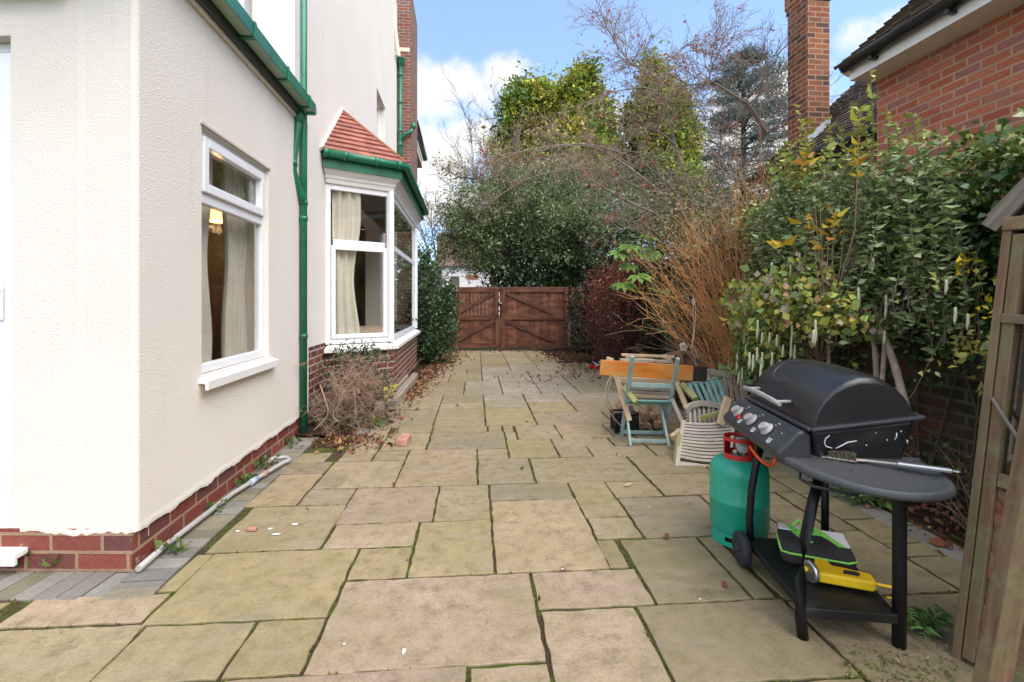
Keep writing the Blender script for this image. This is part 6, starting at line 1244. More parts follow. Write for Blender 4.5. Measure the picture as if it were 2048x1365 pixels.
    tw = Tw(5); limbs_px = [([(1395, 600, 8.2), (1390, 470, 8.2), (1377, 380, 8.1), (1350, 290, 8.0), (1335, 220, 7.9), (1318, 160, 7.8)], .045), ([(1350, 290, 8.0), (1310, 262, 7.6), (1262, 258, 7.3)], .022), ([(1318, 160, 7.8), (1290, 140, 7.6), (1262, 128, 7.5)], .016), ([(1335, 215, 7.9), (1300, 178, 7.7), (1225, 185, 7.4), (1180, 210, 7.2)], .018),
        ([(1390, 470, 8.2), (1345, 400, 7.9), (1300, 320, 7.6), (1250, 300, 7.3)], .03), ([(1392, 500, 8.2), (1330, 440, 7.7), (1250, 400, 7.3), (1180, 360, 7.0)], .03), ([(1392, 520, 8.2), (1440, 420, 8.0), (1500, 320, 7.9), (1532, 268, 7.8)], .05), ([(1532, 268, 7.8), (1500, 215, 7.6), (1450, 180, 7.4), (1418, 160, 7.3)], .035), ([(1418, 160, 7.3), (1425, 130, 7.2), (1440, 95, 7.1)], .014), ([(1418, 160, 7.3), (1380, 170, 7.2), (1340, 150, 7.0)], .014), ([(1500, 215, 7.6), (1530, 170, 7.5), (1535, 130, 7.4)], .018), ([(1262, 128, 7.5), (1235, 95, 7.4), (1208, 42, 7.3)], .009), ([(1310, 120, 7.7), (1360, 110, 7.5), (1390, 100, 7.4)], .008), ([(1532, 268, 7.8), (1565, 245, 7.7), (1590, 225, 7.6)], .02), ([(1380, 440, 8.1), (1290, 360, 7.4), (1200, 300, 7.0), (1130, 290, 6.9)], .022), ([(1385, 420, 8.1), (1290, 330, 7.6), (1180, 290, 7.4), (1060, 300, 7.3), (980, 330, 7.3)], .022), ([(1390, 460, 8.2), (1300, 390, 7.8), (1190, 340, 7.6), (1080, 350, 7.4), (1000, 390, 7.4)], .02), ([(1392, 480, 8.2), (1420, 400, 8.0), (1470, 370, 7.8), (1540, 350, 7.6)], .02), ([(1385, 430, 8.2), (1430, 330, 8.0), (1440, 270, 7.9), (1400, 220, 7.8)], .018), ([(1392, 530, 8.2), (1350, 500, 7.8), (1290, 470, 7.5), (1240, 450, 7.3)], .02)]
    for L, r in limbs_px:
        pts = [np.array(p) for p in smooth3([at(*p) for p in L], 5)]; (lambda P_: [tw.tube(P_[i:i + 2], r * (1 - .75 * i / len(P_)), r * (1 - .75 * (i + 1) / len(P_)), (.3, .25, .2)) for i in range(len(P_) - 1)])(pts)
        for i in range(17):
            j = RNG.integers(1, len(pts)); dd = pts[j] - pts[j - 1]; dd = dd / np.linalg.norm(dd) + RNG.normal(size=3) * .6; tw.grow(pts[j], dd, RNG.uniform(.35, .85), .006, 2, 5, .7, .4, -.02, (.36, .26, .2), .4, .55, .15, 4, .0021)
    pts = np.array(tw.pts); tw.build('branches', M['twig'], h)
    sel = pts[RNG.choice(len(pts), 300)]; k = 3; Bp = np.repeat(sel[:150], k, 0) + RNG.normal(size=(150 * k, 3)) * .025
    bm_v, bm_f = [], []; base = np.array([[1, 0, 0], [-1, 0, 0], [0, 1, 0], [0, -1, 0], [0, 0, 1], [0, 0, -1]]) * .016; fc = [[0, 2, 4], [2, 1, 4], [1, 3, 4], [3, 0, 4], [2, 0, 5], [1, 2, 5], [3, 1, 5], [0, 3, 5]]
    for i, p in enumerate(Bp): bm_v.append(base + p); bm_f.append(np.array(fc) + 6 * i)
    o = mesh_np('berries', np.concatenate(bm_v), np.concatenate(bm_f), M['berry'], h, pick([(.55, .025, .04), (.42, .02, .03)], len(Bp) * 8, .2), smooth=True); o['kind'] = 'stuff'
    P = pts[RNG.choice(len(pts), 1300)]; leaves('leaves', P, .03, pick([(.2, .13, .06), (.25, .19, .08), (.14, .12, .05)], len(P)), M['leaf'], h, aspect=.6)
    # orange winter stems
    b = at(1490, 602, 6.0); b.z = 0; h = root('orange_stemmed_shrub', b, 'leafless shrub with a fan of bright orange stems', 'shrub'); tw = Tw(4)
    for i in range(260):
        o = K(1510 + RNG.normal() * 34, 725 + RNG.normal() * 6, 5.9 + RNG.normal() * .3); o[2] = RNG.uniform(0, .3); f = RNG.uniform() ** 1.15
        e = K(1310 + 260 * f + RNG.normal() * 30, 620 - 290 * f ** .5 + RNG.uniform(-40, 150) * (1 - .3 * f), 5.5 + RNG.normal() * .5)
        side = np.array([RNG.normal() * .1, RNG.normal() * .1, RNG.uniform(-.1, .45)]); mid = (o + e) / 2 + side; pts = [o * (1 - s) ** 2 + 2 * mid * s * (1 - s) + e * s * s + RNG.normal(size=3) * .008 for s in np.linspace(0, 1, 8)]
        c = np.array([(.95, .42, .13), (.8, .42, .17), (.62, .42, .24), (1.0, .5, .17)][RNG.integers(4)]) * RNG.uniform(.6, 1.1); tw.tube(pts, .0045, .0013, c)
        for j in range(6):
            q = pts[RNG.integers(2, 8)]; dd = e - o; dd = dd / np.linalg.norm(dd) + RNG.normal(size=3) * .45; l = RNG.uniform(.12, .42); tw.tube([q, q + dd * l * .5 + RNG.normal(size=3) * .015, q + dd * l + RNG.normal(size=3) * .03], .0024, .001, c * .95)
    tw.build('stems', M['twig'], h)
    # large lobed leaves
    b = at(1290, 602, 7.4); b.z = 0; h = root('fatsia', b, 'plant with large lobed bright green leaves in front of the copper beech', 'plant'); V, F_, T = [], [], []; n = 0
    tw = Tw(5)
    def bigleaf(c, ax, nrm, L, tint):
        nonlocal n
        ax = np.array(ax, float); ax /= np.linalg.norm(ax); nrm = np.array(nrm, float); sd = np.cross(ax, nrm); sd /= np.linalg.norm(sd); nrm = np.cross(sd, ax)
        for k in range(7):
            a = (k - 3) * .62; d = ax * math.cos(a) + sd * math.sin(a) - nrm * .12 * abs(k - 3) / 3; s2 = np.cross(nrm, d); l = L * (1 - .09 * abs(k - 3)); V.extend([c, c + d * l * .5 + s2 * l * .24 + nrm * .01, c + d * l - nrm * l * .18, c + d * l * .5 - s2 * l * .24 + nrm * .01]); F_.append([n, n + 1, n + 2, n + 3]); T.append(np.array(tint) * RNG.uniform(.85, 1.15)); n += 4
    for (u, v, d, L) in ((1300, 472, 7.2, .25), (1270, 495, 7.1, .27), (1245, 510, 7.1, .24), (1288, 510, 7.2, .24), (1310, 500, 7.3, .22), (1255, 560, 7.1, .26), (1280, 550, 7.0, .27), (1238, 565, 7.2, .2), (1262, 530, 7.2, .22), (1310, 580, 7.3, .22), (1330, 585, 7.4, .2), (1300, 600, 7.4, .18), (1360, 600, 7.4, .2), (1290, 655, 7.6, .16), (1330, 660, 7.4, .2), (1345, 665, 7.4, .2)):
        c = K(u + RNG.normal() * 4, v + RNG.normal() * 4, d); bigleaf(c, (RNG.normal() * .5 - .5, -.6, -.35 + RNG.normal() * .2), (RNG.normal() * .2, -.35, 1), L, (.16, .29, .06) if v < 600 else (.08, .17, .04)); tw.tube([K(1352, 700, 7.4), (K(1350, 620, 7.4) + c) / 2, c], .008, .004, (.2, .2, .09))
    mesh_np('leaves', V, F_, M['leaf'], h, np.array(T)); tw.tube([K(1375, 735, 7.3), K(1365, 670, 7.35), K(1345, 620, 7.4), K(1300, 560, 7.3)], .022, .012, (.28, .24, .13)); tw.build('stems', M['twig'], h)
    # fern frond in the shade
    fern('fern', at(1338, 700, 7.0), 9, .75, 'green fern fronds in the shade behind the planter', (.04, .1, .025))
def fern(name, base, n, L, label, tint, group=None):
    b = Vector(base); b.z = 0.02; h = root(name, b, label, 'fern', group); P, D = [], []; tw = Tw(3)
    for i in range(n):
        a = 6.283 * i / n + RNG.uniform(-.3, .3); el = RNG.uniform(.5, 1.1); d = np.array([math.cos(a) * math.cos(el), math.sin(a) * math.cos(el), math.sin(el)]); l = L * RNG.uniform(.6, 1.1); pts = [np.array(b) + d * l * s + np.array([0, 0, -.55 * l * s * s]) for s in np.linspace(0, 1, 12)]; pts = [np.array([p[0], p[1], max(.012, p[2])]) for p in pts]; tw.tube(pts, .003, .001, (.12, .13, .04))
        for s in range(1, 12):
            ax = pts[s] - pts[s - 1]; sd = np.cross(ax, [0, 0, 1]); sd = sd / (np.linalg.norm(sd) + 1e-6); w = .26 * l * math.sin(math.pi * (s / 12) ** .7) + .01
            for sg in (-1, 1):
                for q in (0, .5): P.append(np.concatenate([pts[s] - ax * q, sd * sg + ax / np.linalg.norm(ax) * .5 + np.array([0, 0, -.25]), [w]]))
    P = np.array(P); leaves('fronds', P[:, :3], P[:, 6], pick([tint, [x * .7 for x in tint], [min(1, x * 1.4) for x in tint]], len(P), .2), M['leaf'], h, aspect=.22, dirs=P[:, 3:6], spread=.06); tw.build('stalks', M['twig'], h)
mid_plants()

def near_plants():
    K = lambda *a: np.array(at(*a))
    # grey green shrub behind the barbecue
    b = Vector((3.05, 2.75, 0.04)); h = root('privet_shrub', b, 'tall grey green leafy shrub with pale trunks behind the barbecue hood', 'shrub')
    dx = lambda u, X=2.95: X / (SY + (u - 1024) / FPX * CY)          # depth at which a column of the picture meets the planted bed
    E = [ell(u, v, dx(u), a, c, .3) for (u, v, a, c) in ((1680, 470, 100, 95), (1780, 490, 95, 100), (1610, 440, 70, 80), (1850, 470, 55, 85), (1790, 410, 70, 55), (1740, 570, 110, 60), (1540, 490, 50, 60), (1830, 575, 50, 50))]
    tw = Tw(5); Ps, Ds = [], []
    stems = [(RNG.uniform(1500, 1880), None) for _ in range(150)]
    C, _ = shell(E, 330, .15)
    for c in C:
        top = c + np.array([RNG.normal() * .06, RNG.normal() * .06, RNG.uniform(.15, .4)]); o = c + np.array([RNG.normal() * .08, RNG.normal() * .08, -RNG.uniform(.15, .35)]); pts = [o * (1 - s) + top * s + np.array([0, 0, 0]) for s in np.linspace(0, 1, 9)]; tw.tube(pts, .005, .002, (.17, .11, .08))
        for i, p in enumerate(pts):
            for k in range(5):
                a = RNG.uniform(0, 6.283); Ps.append(p + RNG.normal(size=3) * .012); Ds.append([math.cos(a), math.sin(a), RNG.uniform(-.1, .55)])
    # tall leaders above the mass
    for (u, v0, v1, d) in ((1600, 400, 215, 4.3), (1712, 380, 210, 4.2), (1745, 360, 150, 4.2), (1775, 380, 230, 4.2), (1795, 380, 250, 4.3), (1660, 400, 240, 4.4), (1560, 430, 300, 4.6), (1830, 400, 235, 4.1), (1540, 450, 330, 4.7), (1690, 380, 260, 4.4), (1620, 400, 280, 4.5), (1580, 420, 290, 4.4), (1730, 380, 240, 4.3)):
        d = dx(u); o, top = K(u + RNG.uniform(-8, 8), v0, d), K(u, v1, d); pts = [o * (1 - s) + top * s + np.array([.02 * math.sin(4 * s), 0, 0]) for s in np.linspace(0, 1, 14)]; tw.tube(pts, .006, .002, (.2, .13, .09))
        for i, p in enumerate(pts[1:]):
            for k in range(4): a = RNG.uniform(0, 6.283); Ps.append(p); Ds.append([math.cos(a), math.sin(a), RNG.uniform(0, .8)])
    for (L, r) in (([(1815, 830, 3.1), (1792, 740, 3.2), (1765, 660, 3.3), (1745, 600, 3.35)], .026), ([(1758, 830, 3.3), (1768, 720, 3.3), (1772, 660, 3.3), (1785, 600, 3.25)], .018), ([(1755, 830, 3.4), (1750, 700, 3.4), (1735, 640, 3.4), (1700, 580, 3.5)], .02), ([(1655, 800, 3.8), (1658, 690, 3.8), (1655, 600, 3.8), (1650, 540, 3.8)], .016)):
        trunk_tube(h, [at(*p) for p in L], r, r * .7, M['palebark'], 'trunk', 8)
    limbs(tw, K(1760, 690, 3.35), C, 60, .012, (.2, .15, .1)); tw.build('stems', M['twig'], h)
    Ps, Ds = np.array(Ps), np.array(Ds); T = pick([(.24, .33, .11), (.33, .41, .17), (.16, .24, .07), (.44, .5, .26)], len(Ps), .2); hi = Ps[:, 2] > K(1700, 330, 3.6)[2]; T[hi] = pick([(.36, .43, .1), (.48, .48, .12), (.24, .31, .08)], hi.sum(), .2)
    leaves('foliage', Ps, .052, T, M['leaf'], h, aspect=.5, dirs=Ds, spread=.25, flat=.6); print('privet', len(Ps))
    # bright yellow shoots
    for (name_, lst, label) in (('forsythia', [(1720, 330, 225, 3.2, 1.0), (1612, 350, 250, 4.0, .8)], 'tall shoots with lime and orange leaves standing above the grey green shrub'),):
        y = root('yellow_shoots', at(1700, 620, 3.9), label, 'shrub'); tw = Tw(4); P, D, T = [], [], []
        for (u, v0, v1, d, sc) in lst:
            o, top = K(u - 10, v0 + 130, d), K(u, v1, d); tw.tube([K(1655, 650, 3.4), o, (o + top) / 2, top], .006, .003, (.3, .2, .12))
            for s in np.linspace(.45, 1.0, 7):
                for k in range(4): a = k * 1.571 + s * 9; P.append(o * (1 - s) + top * s); D.append([math.cos(a), math.sin(a), .55]); T.append((.35, .36, .04) if s > .8 else ((.5, .4, .03) if RNG.uniform() < .7 else (.55, .22, .03)))
        for (u, v) in ((1665, 432), (1668, 445), (1660, 455), (1672, 470), (1610, 440), (1612, 455), (1775, 440), (1790, 425), (1782, 432), (1560, 490), (1640, 500), (1605, 318), (1608, 330)):
            for k in range(4): a = RNG.uniform(0, 6.283); P.append(K(u, v, 3.2) + RNG.normal(size=3) * .02); D.append([math.cos(a), math.sin(a), .4]); T.append((.5, .36, .03) if k else (.5, .2, .04))
        for (u, v0, v1) in ((1625, 640, 460), (1640, 640, 400), (1668, 640, 440), (1690, 640, 450), (1655, 640, 470), (1710, 620, 460), (1720, 600, 470), (1630, 600, 410)): tw.tube([K(1655 + RNG.normal() * 6, 650, 3.4), K(u * .7 + 1655 * .3, (v0 + v1) / 2, 3.35), K(u, v1, 3.3)], .006, .002, (.36, .24, .14))
        P = np.array(P); leaves('foliage', P, .085, np.array(T) * RNG.uniform(.8, 1.15, (len(P), 1)), M['leaf'], y, aspect=.4, dirs=np.array(D), spread=.15); tw.build('stems', M['twig'], y)
    # catkin shrub with yellowing leaves
    b = Vector((2.62, 3.6, .02)); h = root('catkin_shrub', b, 'shrub with yellowing round leaves and long cream catkins left of the barbecue hood', 'shrub'); tw = Tw(4)
    E = [ell(1560, 600, 3.9, 75, 55, .3), ell(1620, 610, 3.45, 60, 50, .25), ell(1500, 610, 4.2, 50, 60, .3), ell(1680, 620, 3.25, 50, 40, .2), ell(1540, 660, 4.0, 60, 50, .3), ell(1600, 560, 3.6, 70, 40, .25)]
    P, idx, C = clumped(E, 230, 6, .05, .3); T = pick([(.45, .48, .09), (.3, .38, .09), (.6, .48, .09), (.19, .27, .08), (.42, .34, .25), (.55, .31, .14)], len(P), .2, [3, 4, 2, 3, 2, .7]); limbs(tw, K(1640, 740, 3.9), C, 34, .006, (.3, .2, .14), .15)
    leaves('foliage', P, .055, T, M['leaf'], h, aspect=.8, bias=(0, 0, -.2))
    E2_ = [ell(1530, 690, 4.3, 60, 60, .3), ell(1500, 730, 4.3, 40, 40, .25), ell(1570, 720, 4.3, 40, 45, .25)]; P, idx, C2 = clumped(E2_, 150, 12, .06, .3, .05); leaves('foliage', P, .045, pick([(.14, .26, .065), (.2, .32, .1), (.09, .17, .045)], len(P), .2), M['leaf'], h, aspect=.5)
    tw.tube([K(1660, 745, 4.0), K(1657, 690, 4.0), K(1655, 600, 3.95)], .014, .01, (.33, .27, .17)); limbs(tw, K(1530, 760, 4.2), C2, 30, .006, (.2, .14, .1), .1)
    cat_px = [(1600, 505, 540), (1582, 530, 555), (1544, 525, 555), (1747, 515, 545), (1545, 570, 605), (1718, 575, 625), (1773, 590, 640), (1770, 662, 690), (1632, 640, 695), (1628, 660, 690), (1492, 615, 640), (1516, 640, 680), (1490, 660, 690), (1525, 665, 690), (1540, 665, 690), (1555, 670, 695), (1585, 650, 690), (1492, 690, 720), (1515, 695, 725), (1500, 705, 740), (1507, 710, 745), (1525, 705, 745), (1545, 705, 735), (1583, 680, 720), (1590, 690, 730), (1475, 710, 745), (1485, 735, 770), (1560, 720, 750), (1567, 690, 715), (1478, 745, 770), (1522, 730, 760), (1600, 575, 605), (1912, 615, 650), (1937, 628, 660), (1894, 560, 590)]
    m = MB(); cat = None
    for i, (u, v0, v1) in enumerate(cat_px):
        d = 4.2 if u < 1500 else (3.7 if u < 1620 else (3.15 if u < 1850 else 2.75))
        p0, p1 = at(u, v0, d), at(u + 1, v1, d); L = (p0 - p1).length; m = MB()
        for k in range(3):
            dx = (k - 1) * .011; l = L * (1 - .12 * k); m.tint = (.62, .6, .38); pts = [p0 + Vector((dx * s, .004 * k, -l * s)) for s in (0, .15, .4, .6, .8, 1)]; m.tube(pts, [.003, .0065, .0075, .0075, .0065, .003], 6)
        m.build('catkin', M['twig'], h)
    tw.build('stems', M['twig'], h)
    # ivy on the boundary wall
    b = Vector((3.35, 2.4, 0)); h = root('ivy_hedge', b, 'thick ivy with yellow edged leaves covering the boundary wall at the right', 'ivy'); P = []
    n = 15000; y = RNG.uniform(.4, 5.2, n); z = RNG.uniform(.75, 2.5, n); top = 2.38 + .07 * np.sin(y * 3.1) + .05 * np.sin(y * 9 + 1) + RNG.normal(size=n) * .04; thick = .16 + .1 * np.sin(y * 2.3 + z * 3) + .06 * np.sin(y * 7 - z * 5); keep = (z < top) & (RNG.uniform(size=n) < np.clip((z - np.where(y > 1.9, .98, .7)) / .5, .03, 1)); x = 3.38 - thick * RNG.uniform(.55, 1.1, n); over = z > 2.03; x = np.where(over, RNG.uniform(3.1, 3.7, n), x); P = np.stack([x, y, z], 1)[keep]
    k = 3; P = np.repeat(P, k, 0) + RNG.normal(size=(len(P) * k, 3)) * .03
    T = pick([(.075, .14, .035), (.125, .21, .05), (.05, .1, .028), (.22, .28, .06), (.6, .58, .14)], len(P), .2, [3, 3, 3, 1.6, .35]); ed = P[:, 2] > 2.2; T[ed] = pick([(.13, .21, .05), (.26, .31, .075), (.075, .13, .035), (.66, .62, .22), (.48, .42, .15)], ed.sum(), .2, [3, 3, 2, .8, 1])
    leaves('foliage', P, .052, T, M['glossleaf'], h, aspect=.8, bias=(-.9, -.2, -.35), spread=.8); tw = Tw(4)
    for i in range(40): yy = RNG.uniform(.5, 5); tw.tube([[3.37, yy, 0], [3.36, yy + RNG.normal() * .2, 1.0], [3.34, yy + RNG.normal() * .3, 2.1]], .01, .004, (.1, .08, .05))
    tw.build('stems', M['twig'], h)
    # a yellow flowered climber hanging off the ivy
    h = root('winter_jasmine', at(1900, 660, 3.0), 'trailing climber with pale yellow leaves and small yellow flowers beside the cupboard', 'climber'); tw = Tw(3); P, T = [], []
    for (u, v, n_, c) in ((1935, 525, 8, (.7, .5, .02)), (1925, 540, 6, (.7, .5, .02)), (1968, 615, 7, (.72, .52, .02)), (1985, 618, 5, (.72, .52, .02)), (1950, 670, 16, (.55, .5, .14)), (1920, 690, 14, (.5, .46, .12)), (1960, 700, 12, (.55, .48, .1)), (1905, 720, 9, (.45, .42, .1)), (1955, 550, 10, (.4, .4, .08)), (1875, 555, 8, (.3, .32, .08)), (1970, 770, 9, (.5, .45, .12)), (1850, 740, 4, (.5, .46, .2))):
        c0 = K(u, v, 2.75 + RNG.uniform(-.1, .1)); P.extend(c0 + RNG.normal(size=(n_, 3)) * .035); T.extend([np.array(c) * RNG.uniform(.75, 1.1) for _ in range(n_)]); tw.tube([K(1960 + RNG.normal() * 20, 480, 3.1), (K(1950, 560, 3.0) + c0) / 2, c0], .003, .0015, (.14, .12, .05))
    for i in range(1): tw.tube([K(1750 + 30 * i, 900, 3.1), K(1830 + 20 * i, 780, 3.0), K(1900 + 15 * i, 640, 2.95), K(1965 + 5 * i, 480 + 20 * i, 2.9)], .003, .002, (.22, .22, .07))
    leaves('foliage', np.array(P), .05, np.array(T), M['leaf'], h, aspect=.5); tw.build('stems', M['twig'], h)
    # dry tangle at the foot of the wall, behind the barbecue
    tw = Tw(3); h = root('dry_brambles', Vector((3.0, 2.0, 0)), 'tangle of dry reddish bramble stems in the bed behind the side shelf', 'bramble')
    for i in range(230):
        o = np.array([RNG.uniform(2.82, 3.35), RNG.uniform(.6, 4.2), .03]); a = RNG.uniform(0, 6.283); l = RNG.uniform(.2, .6); e = o + np.array([math.cos(a) * l * .6, math.sin(a) * l, RNG.uniform(.0, .5) * (.4 if o[1] < 1.4 else 1)]); mid = (o + e) / 2 + np.array([0, 0, .12]); e[0] = min(e[0], 3.36); pts = [o * (1 - s) ** 2 + 2 * mid * s * (1 - s) + e * s * s for s in np.linspace(0, 1, 6)]; tw.tube(pts, .003, .0014, np.array([(.16, .07, .045), (.22, .12, .07), (.1, .06, .04), (.26, .2, .1)][RNG.integers(4)]))
    tw.build('stems', M['twig'], h); P = np.stack([RNG.uniform(2.8, 3.35, 500), RNG.uniform(.6, 4.2, 500), RNG.uniform(.05, .45, 500)], 1); leaves('foliage', P, .04, pick([(.1, .17, .05), (.2, .1, .05), (.07, .12, .03)], 500, .2), M['leaf'], h, aspect=.55)
    # bare shrub and evergreen by the bay
    h = root('bare_shrub', Vector((-1.38, 5.75, 0)), 'leafless tangled brown shrub against the brickwork under the bay', 'shrub'); tw = Tw(4)
    for i in range(36):
        o = [RNG.uniform(-1.62, -1.2), RNG.uniform(5.2, 6.2), 0]; tw.grow(o, [RNG.normal() * .55 + .1, RNG.normal() * .5 - .15, .75], RNG.uniform(.3, .85), .009, 2, 6, .75, .5, -.02, (.25, .2, .15), .35, .62, .2, 5, .0016, (.36, .23, .15))
    for i in range(90):      # drooping twiggy skirt with fine side twigs
        o = np.array([RNG.uniform(-1.6, -1.05), RNG.uniform(5.0, 6.1), RNG.uniform(.2, .75)]); a = RNG.uniform(-2.2, .3); d = [math.cos(a), math.sin(a), RNG.uniform(-.5, .3)]; tw.grow(o, d, RNG.uniform(.18, .38), .004, 1, 9, .8, .25, -.05, (.33, .22, .15), .4, .4, .1, 4, .0013, (.42, .27, .18))
    V = np.concatenate(tw.V); V[:, 0] = np.where((V[:, 1] < MY), np.maximum(V[:, 0], -1.63), np.maximum(V[:, 0], -1.775)); tw.V = [V]; tw.build('branches', M['twig'], h)
    for L in ([(620, 870, 4.95), (655, 830, 4.95), (650, 800, 5.0), (640, 770, 5.05)], [(680, 845, 4.95), (665, 832, 5.0), (680, 805, 5.05), (690, 780, 5.1)], [(712, 840, 5.2), (710, 800, 5.2), (705, 770, 5.25)]): trunk_tube(h, [at(*p) for p in L], .011, .006, M['palebark'], 'main_stem', 7)
    h = root('cotoneaster', Vector((-1.25, 6.2, 0)), 'small leaved dark evergreen growing up under the bay window sill', 'shrub'); E = [ell(715, 712, 5.9, 55, 26, .18), ell(750, 730, 6.0, 34, 40, .2), ell(690, 735, 5.9, 40, 40, .2), ell(770, 790, 6.0, 14, 50, .15), ell(740, 780, 6.0, 30, 40, .2)]; P, idx, C = clumped(E, 170, 17, .045, .3, .05); leaves('foliage', P, .036, pick([(.05, .09, .042), (.085, .14, .07), (.15, .2, .13), (.035, .065, .03)], len(P), .2), M['glossleaf'], h, aspect=.55); tw = Tw(4); limbs(tw, [-1.3, 6.2, .05], C, 40, .008, (.12, .085, .06)); tw.build('stems', M['twig'], h)
    h = root('ivy_seedling', ground(735, 860), 'little yellow and green leaved plant at the foot of the bare shrub', 'plant'); P, T = [], []
    for (u, v, d, c, n_) in ((778, 772, 5.9, (.55, .5, .03), 5), (783, 785, 5.9, (.5, .45, .03), 6), (767, 798, 5.85, (.5, .46, .03), 6), (738, 845, 5.2, (.13, .2, .05), 10), (755, 850, 5.2, (.12, .2, .05), 10), (770, 855, 5.2, (.1, .18, .06), 8), (753, 848, 5.15, (.5, .42, .03), 4), (730, 850, 5.2, (.2, .22, .05), 7), (750, 820, 5.5, (.4, .3, .05), 3), (742, 763, 5.8, (.55, .03, .02), 2)):
        P.extend(K(u, v, d) + RNG.normal(size=(n_, 3)) * .03); T.extend([np.array(c) * RNG.uniform(.8, 1.15) for _ in range(n_)])
    P = np.array(P); P[:, 2] = np.maximum(P[:, 2], .02); leaves('leaves', P, .06, np.array(T), M['leaf'], h, aspect=.8, bias=(0, -.5, .1)); tw = Tw(3); tw.tube([K(745, 860, 5.2), K(765, 820, 5.6), K(780, 780, 5.88)], .004, .002, (.2, .2, .08)); tw.build('stem', M['twig'], h)
    # weeds at the foot of the house wall
    wl = 'weeds growing along the foot of the house wall'
    for (u, v, s, lb) in ((20, 1125, .14, 'clump of dark weeds under the white door sill'), (112, 1130, .12, 'low green weed against the front plinth near the corner'), (350, 1105, .08, 'leafy weed beside the near end of the waste pipe'), (425, 1025, .07, 'small weed between plinth and pipe, third from the corner'), (480, 970, .09, 'bright green weed halfway along the plinth'), (525, 938, .09, 'round leaved weed by the bend of the waste pipe'), (585, 890, .08, 'weed at the foot of the green downpipe')):
        g = ground(u, v); g.x = max(g.x, HX + .03) if u > 276 else g.x; h = root('weed', g, lb, 'weed', wl); n_ = 34; P = np.array(g) + RNG.normal(size=(n_, 3)) * np.array([s * .5, s * .55, 0]) + np.array([0, 0, 1]) * RNG.uniform(.01, s * .8, (n_, 1)); P[:, 0] = np.maximum(P[:, 0], HX + .02) if u > 276 else P[:, 0]; leaves('leaves', P, s * .42, pick([(.1, .18, .04), (.16, .22, .06), (.06, .11, .03), (.25, .22, .07)], n_, .2, [3, 2, 3, .6]), M['leaf'], h, aspect=.7, bias=(.2, -.2, .3)); tw = Tw(3)
        for p in P[::3]: tw.tube([np.array(g), (np.array(g) + p) / 2, p], .002, .001, (.15, .18, .06))
        tw.build('stalks', M['twig'], h)
    # ferns and grass by the cupboard
    fern('fern', ground(1850, 1262), 8, .17, 'small green fern at the foot of the barbecue leg by the cupboard', (.1, .19, .045)); fern('fern', ground(1722, 1005), 9, .28, 'feathery fern on the edge strip behind the side shelf', (.12, .2, .05)); fern('fern', ground(1925, 960), 8, .32, 'fern in the bed between the side shelf and the cupboard', (.08, .17, .04))
    P, T, D = [], [], []
    for i in range(700):
        u, v = RNG.uniform(1690, 1910), RNG.uniform(1296, 1400); g = ground(u, v); 
        if RNG.uniform() < .55: P.append(np.array(g) + np.array([0, 0, .002])); T.append([(.12, .17, .03), (.2, .22, .06), (.33, .27, .14)][RNG.integers(3)]); D.append([RNG.normal(), RNG.normal(), RNG.uniform(.1, .9)])
    P = np.array(P); o = leaves('ground_moss', P, .018, np.array(T), M['leaf'], None, aspect=.4, dirs=np.array(D), spread=.2); tag(o, 'moss and short grass creeping over the slab by the cupboard', 'moss', None, 'stuff')
    # moss tufts in the joints
    P, T = [], []
    R = random.Random(17)
    for (p0, p1, q0, q1) in SLABS:
        if q0 > 7: continue
        for (a, b) in (((p0, q0), (p1, q0)), ((p1, q0), (p1, q1))):
            t = 0; Lj = math.hypot(b[0] - a[0], b[1] - a[1])
            while t < Lj:
                t += R.uniform(.03, .3)
                if R.random() < .55: continue
                c = R.uniform(.02, .1)
                for k in range(int(c * 420)):
                    s = min(1, max(0, (t + R.gauss(0, c)) / Lj)); x, y = a[0] + (b[0] - a[0]) * s + R.gauss(0, .0045), a[1] + (b[1] - a[1]) * s + R.gauss(0, .0045); P.append((x * PP[0] + y * PQ[0], x * PP[1] + y * PQ[1], -.016)); T.append(((.13, .17, .02), (.2, .21, .03), (.08, .11, .015), (.16, .1, .05))[min(3, int(R.random() ** 1.5 * 4))])
    P = np.array(P); o = leaves('joint_moss', P, .016, np.array(T), M['leaf'], None, aspect=.55, bias=(0, 0, .8), spread=.8); tag(o, 'green moss growing in the joints between the paving slabs', 'moss', None, 'stuff'); print('moss', len(P))
    # leaf litter
    P = []
    def lit(n_, x0, x1, y0, y1, z=.006): P.append(np.stack([RNG.uniform(x0, x1, n_), RNG.uniform(y0, y1, n_), RNG.uniform(z, z + .012, n_)], 1))
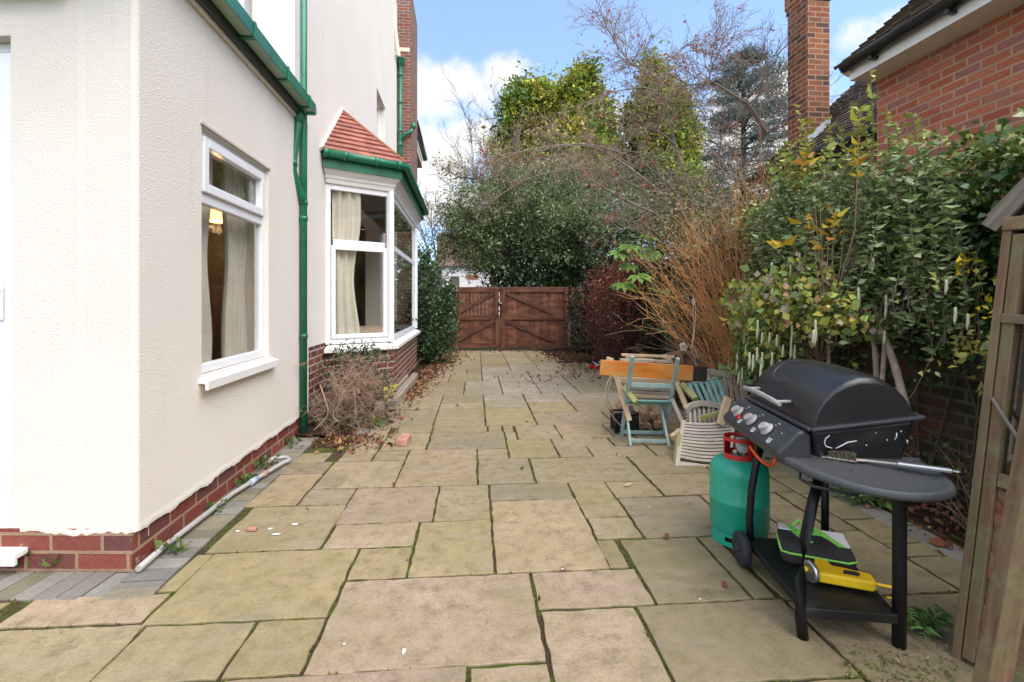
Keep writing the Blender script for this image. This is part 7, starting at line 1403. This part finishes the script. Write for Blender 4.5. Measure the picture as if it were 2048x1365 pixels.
    for (x, y, sx, sy, n_) in ((-.72, 7.2, .1, .55, 260), (-.62, 9.0, .12, .6, 420), (-.45, 10.6, .15, .8, 420), (-.35, 11.8, .2, .6, 300), (2.5, 11.2, .4, .7, 420), (2.95, 4.5, .15, 1.5, 260), (2.98, 2.4, .14, .8, 360), (-1.1, 4.75, .2, .16, 220), (-.95, 5.6, .12, .3, 160), (2.4, 8.8, .4, .6, 200), (1.6, 8.3, .5, .3, 60), (2.66, 2.2, .07, .9, 60), (.9, 12.7, 1, .2, 120)): P.append(np.stack([x + RNG.normal(size=n_) * sx, y + RNG.normal(size=n_) * sy, RNG.uniform(.008, .03, n_)], 1))
    lit(30, -1, 2.5, 2, 9); lit(120, 2.8, 3.3, .6, 6, .05)
    P = np.concatenate(P); P[:, 2] += np.where(P[:, 0] > 2.8, .03, 0); bad = (P[:, 0] < -1.6) & (P[:, 1] < 5.3); P = P[~bad]
    o = leaves('leaf_litter', P, .055, pick([(.2, .065, .035), (.28, .12, .06), (.12, .045, .03), (.36, .22, .11), (.09, .06, .03)], len(P), .2), M['dryleaf'], None, aspect=.6, bias=(0, 0, .0), spread=1.0, flat=.0, dirs=np.stack([RNG.normal(size=len(P)), RNG.normal(size=len(P)), RNG.normal(size=len(P)) * .22], 1)); tag(o, 'brown fallen leaves drifted along the edges of the paving', 'leaves', None, 'stuff')
    tw = Tw(3)
    for i in range(70):
        x, y = (RNG.uniform(-1.35, -.85), RNG.uniform(4.5, 5.6)) if i < 40 else (RNG.uniform(1.6, 2.0), RNG.uniform(1.55, 2.1)); a = RNG.uniform(0, 6.283); l = RNG.uniform(.05, .16); p = np.array([x, y, .012]); tw.tube([p, p + np.array([math.cos(a) * l * .5, math.sin(a) * l * .5, .012]), p + np.array([math.cos(a) * l, math.sin(a) * l, .0])], .002, .0012, (.3, .22, .13))
    o = tw.build('fallen_twigs', M['twig'], None); tag(o, 'thin fallen twigs scattered by the bare shrub and the cupboard', 'twigs', None, 'stuff')
near_plants()
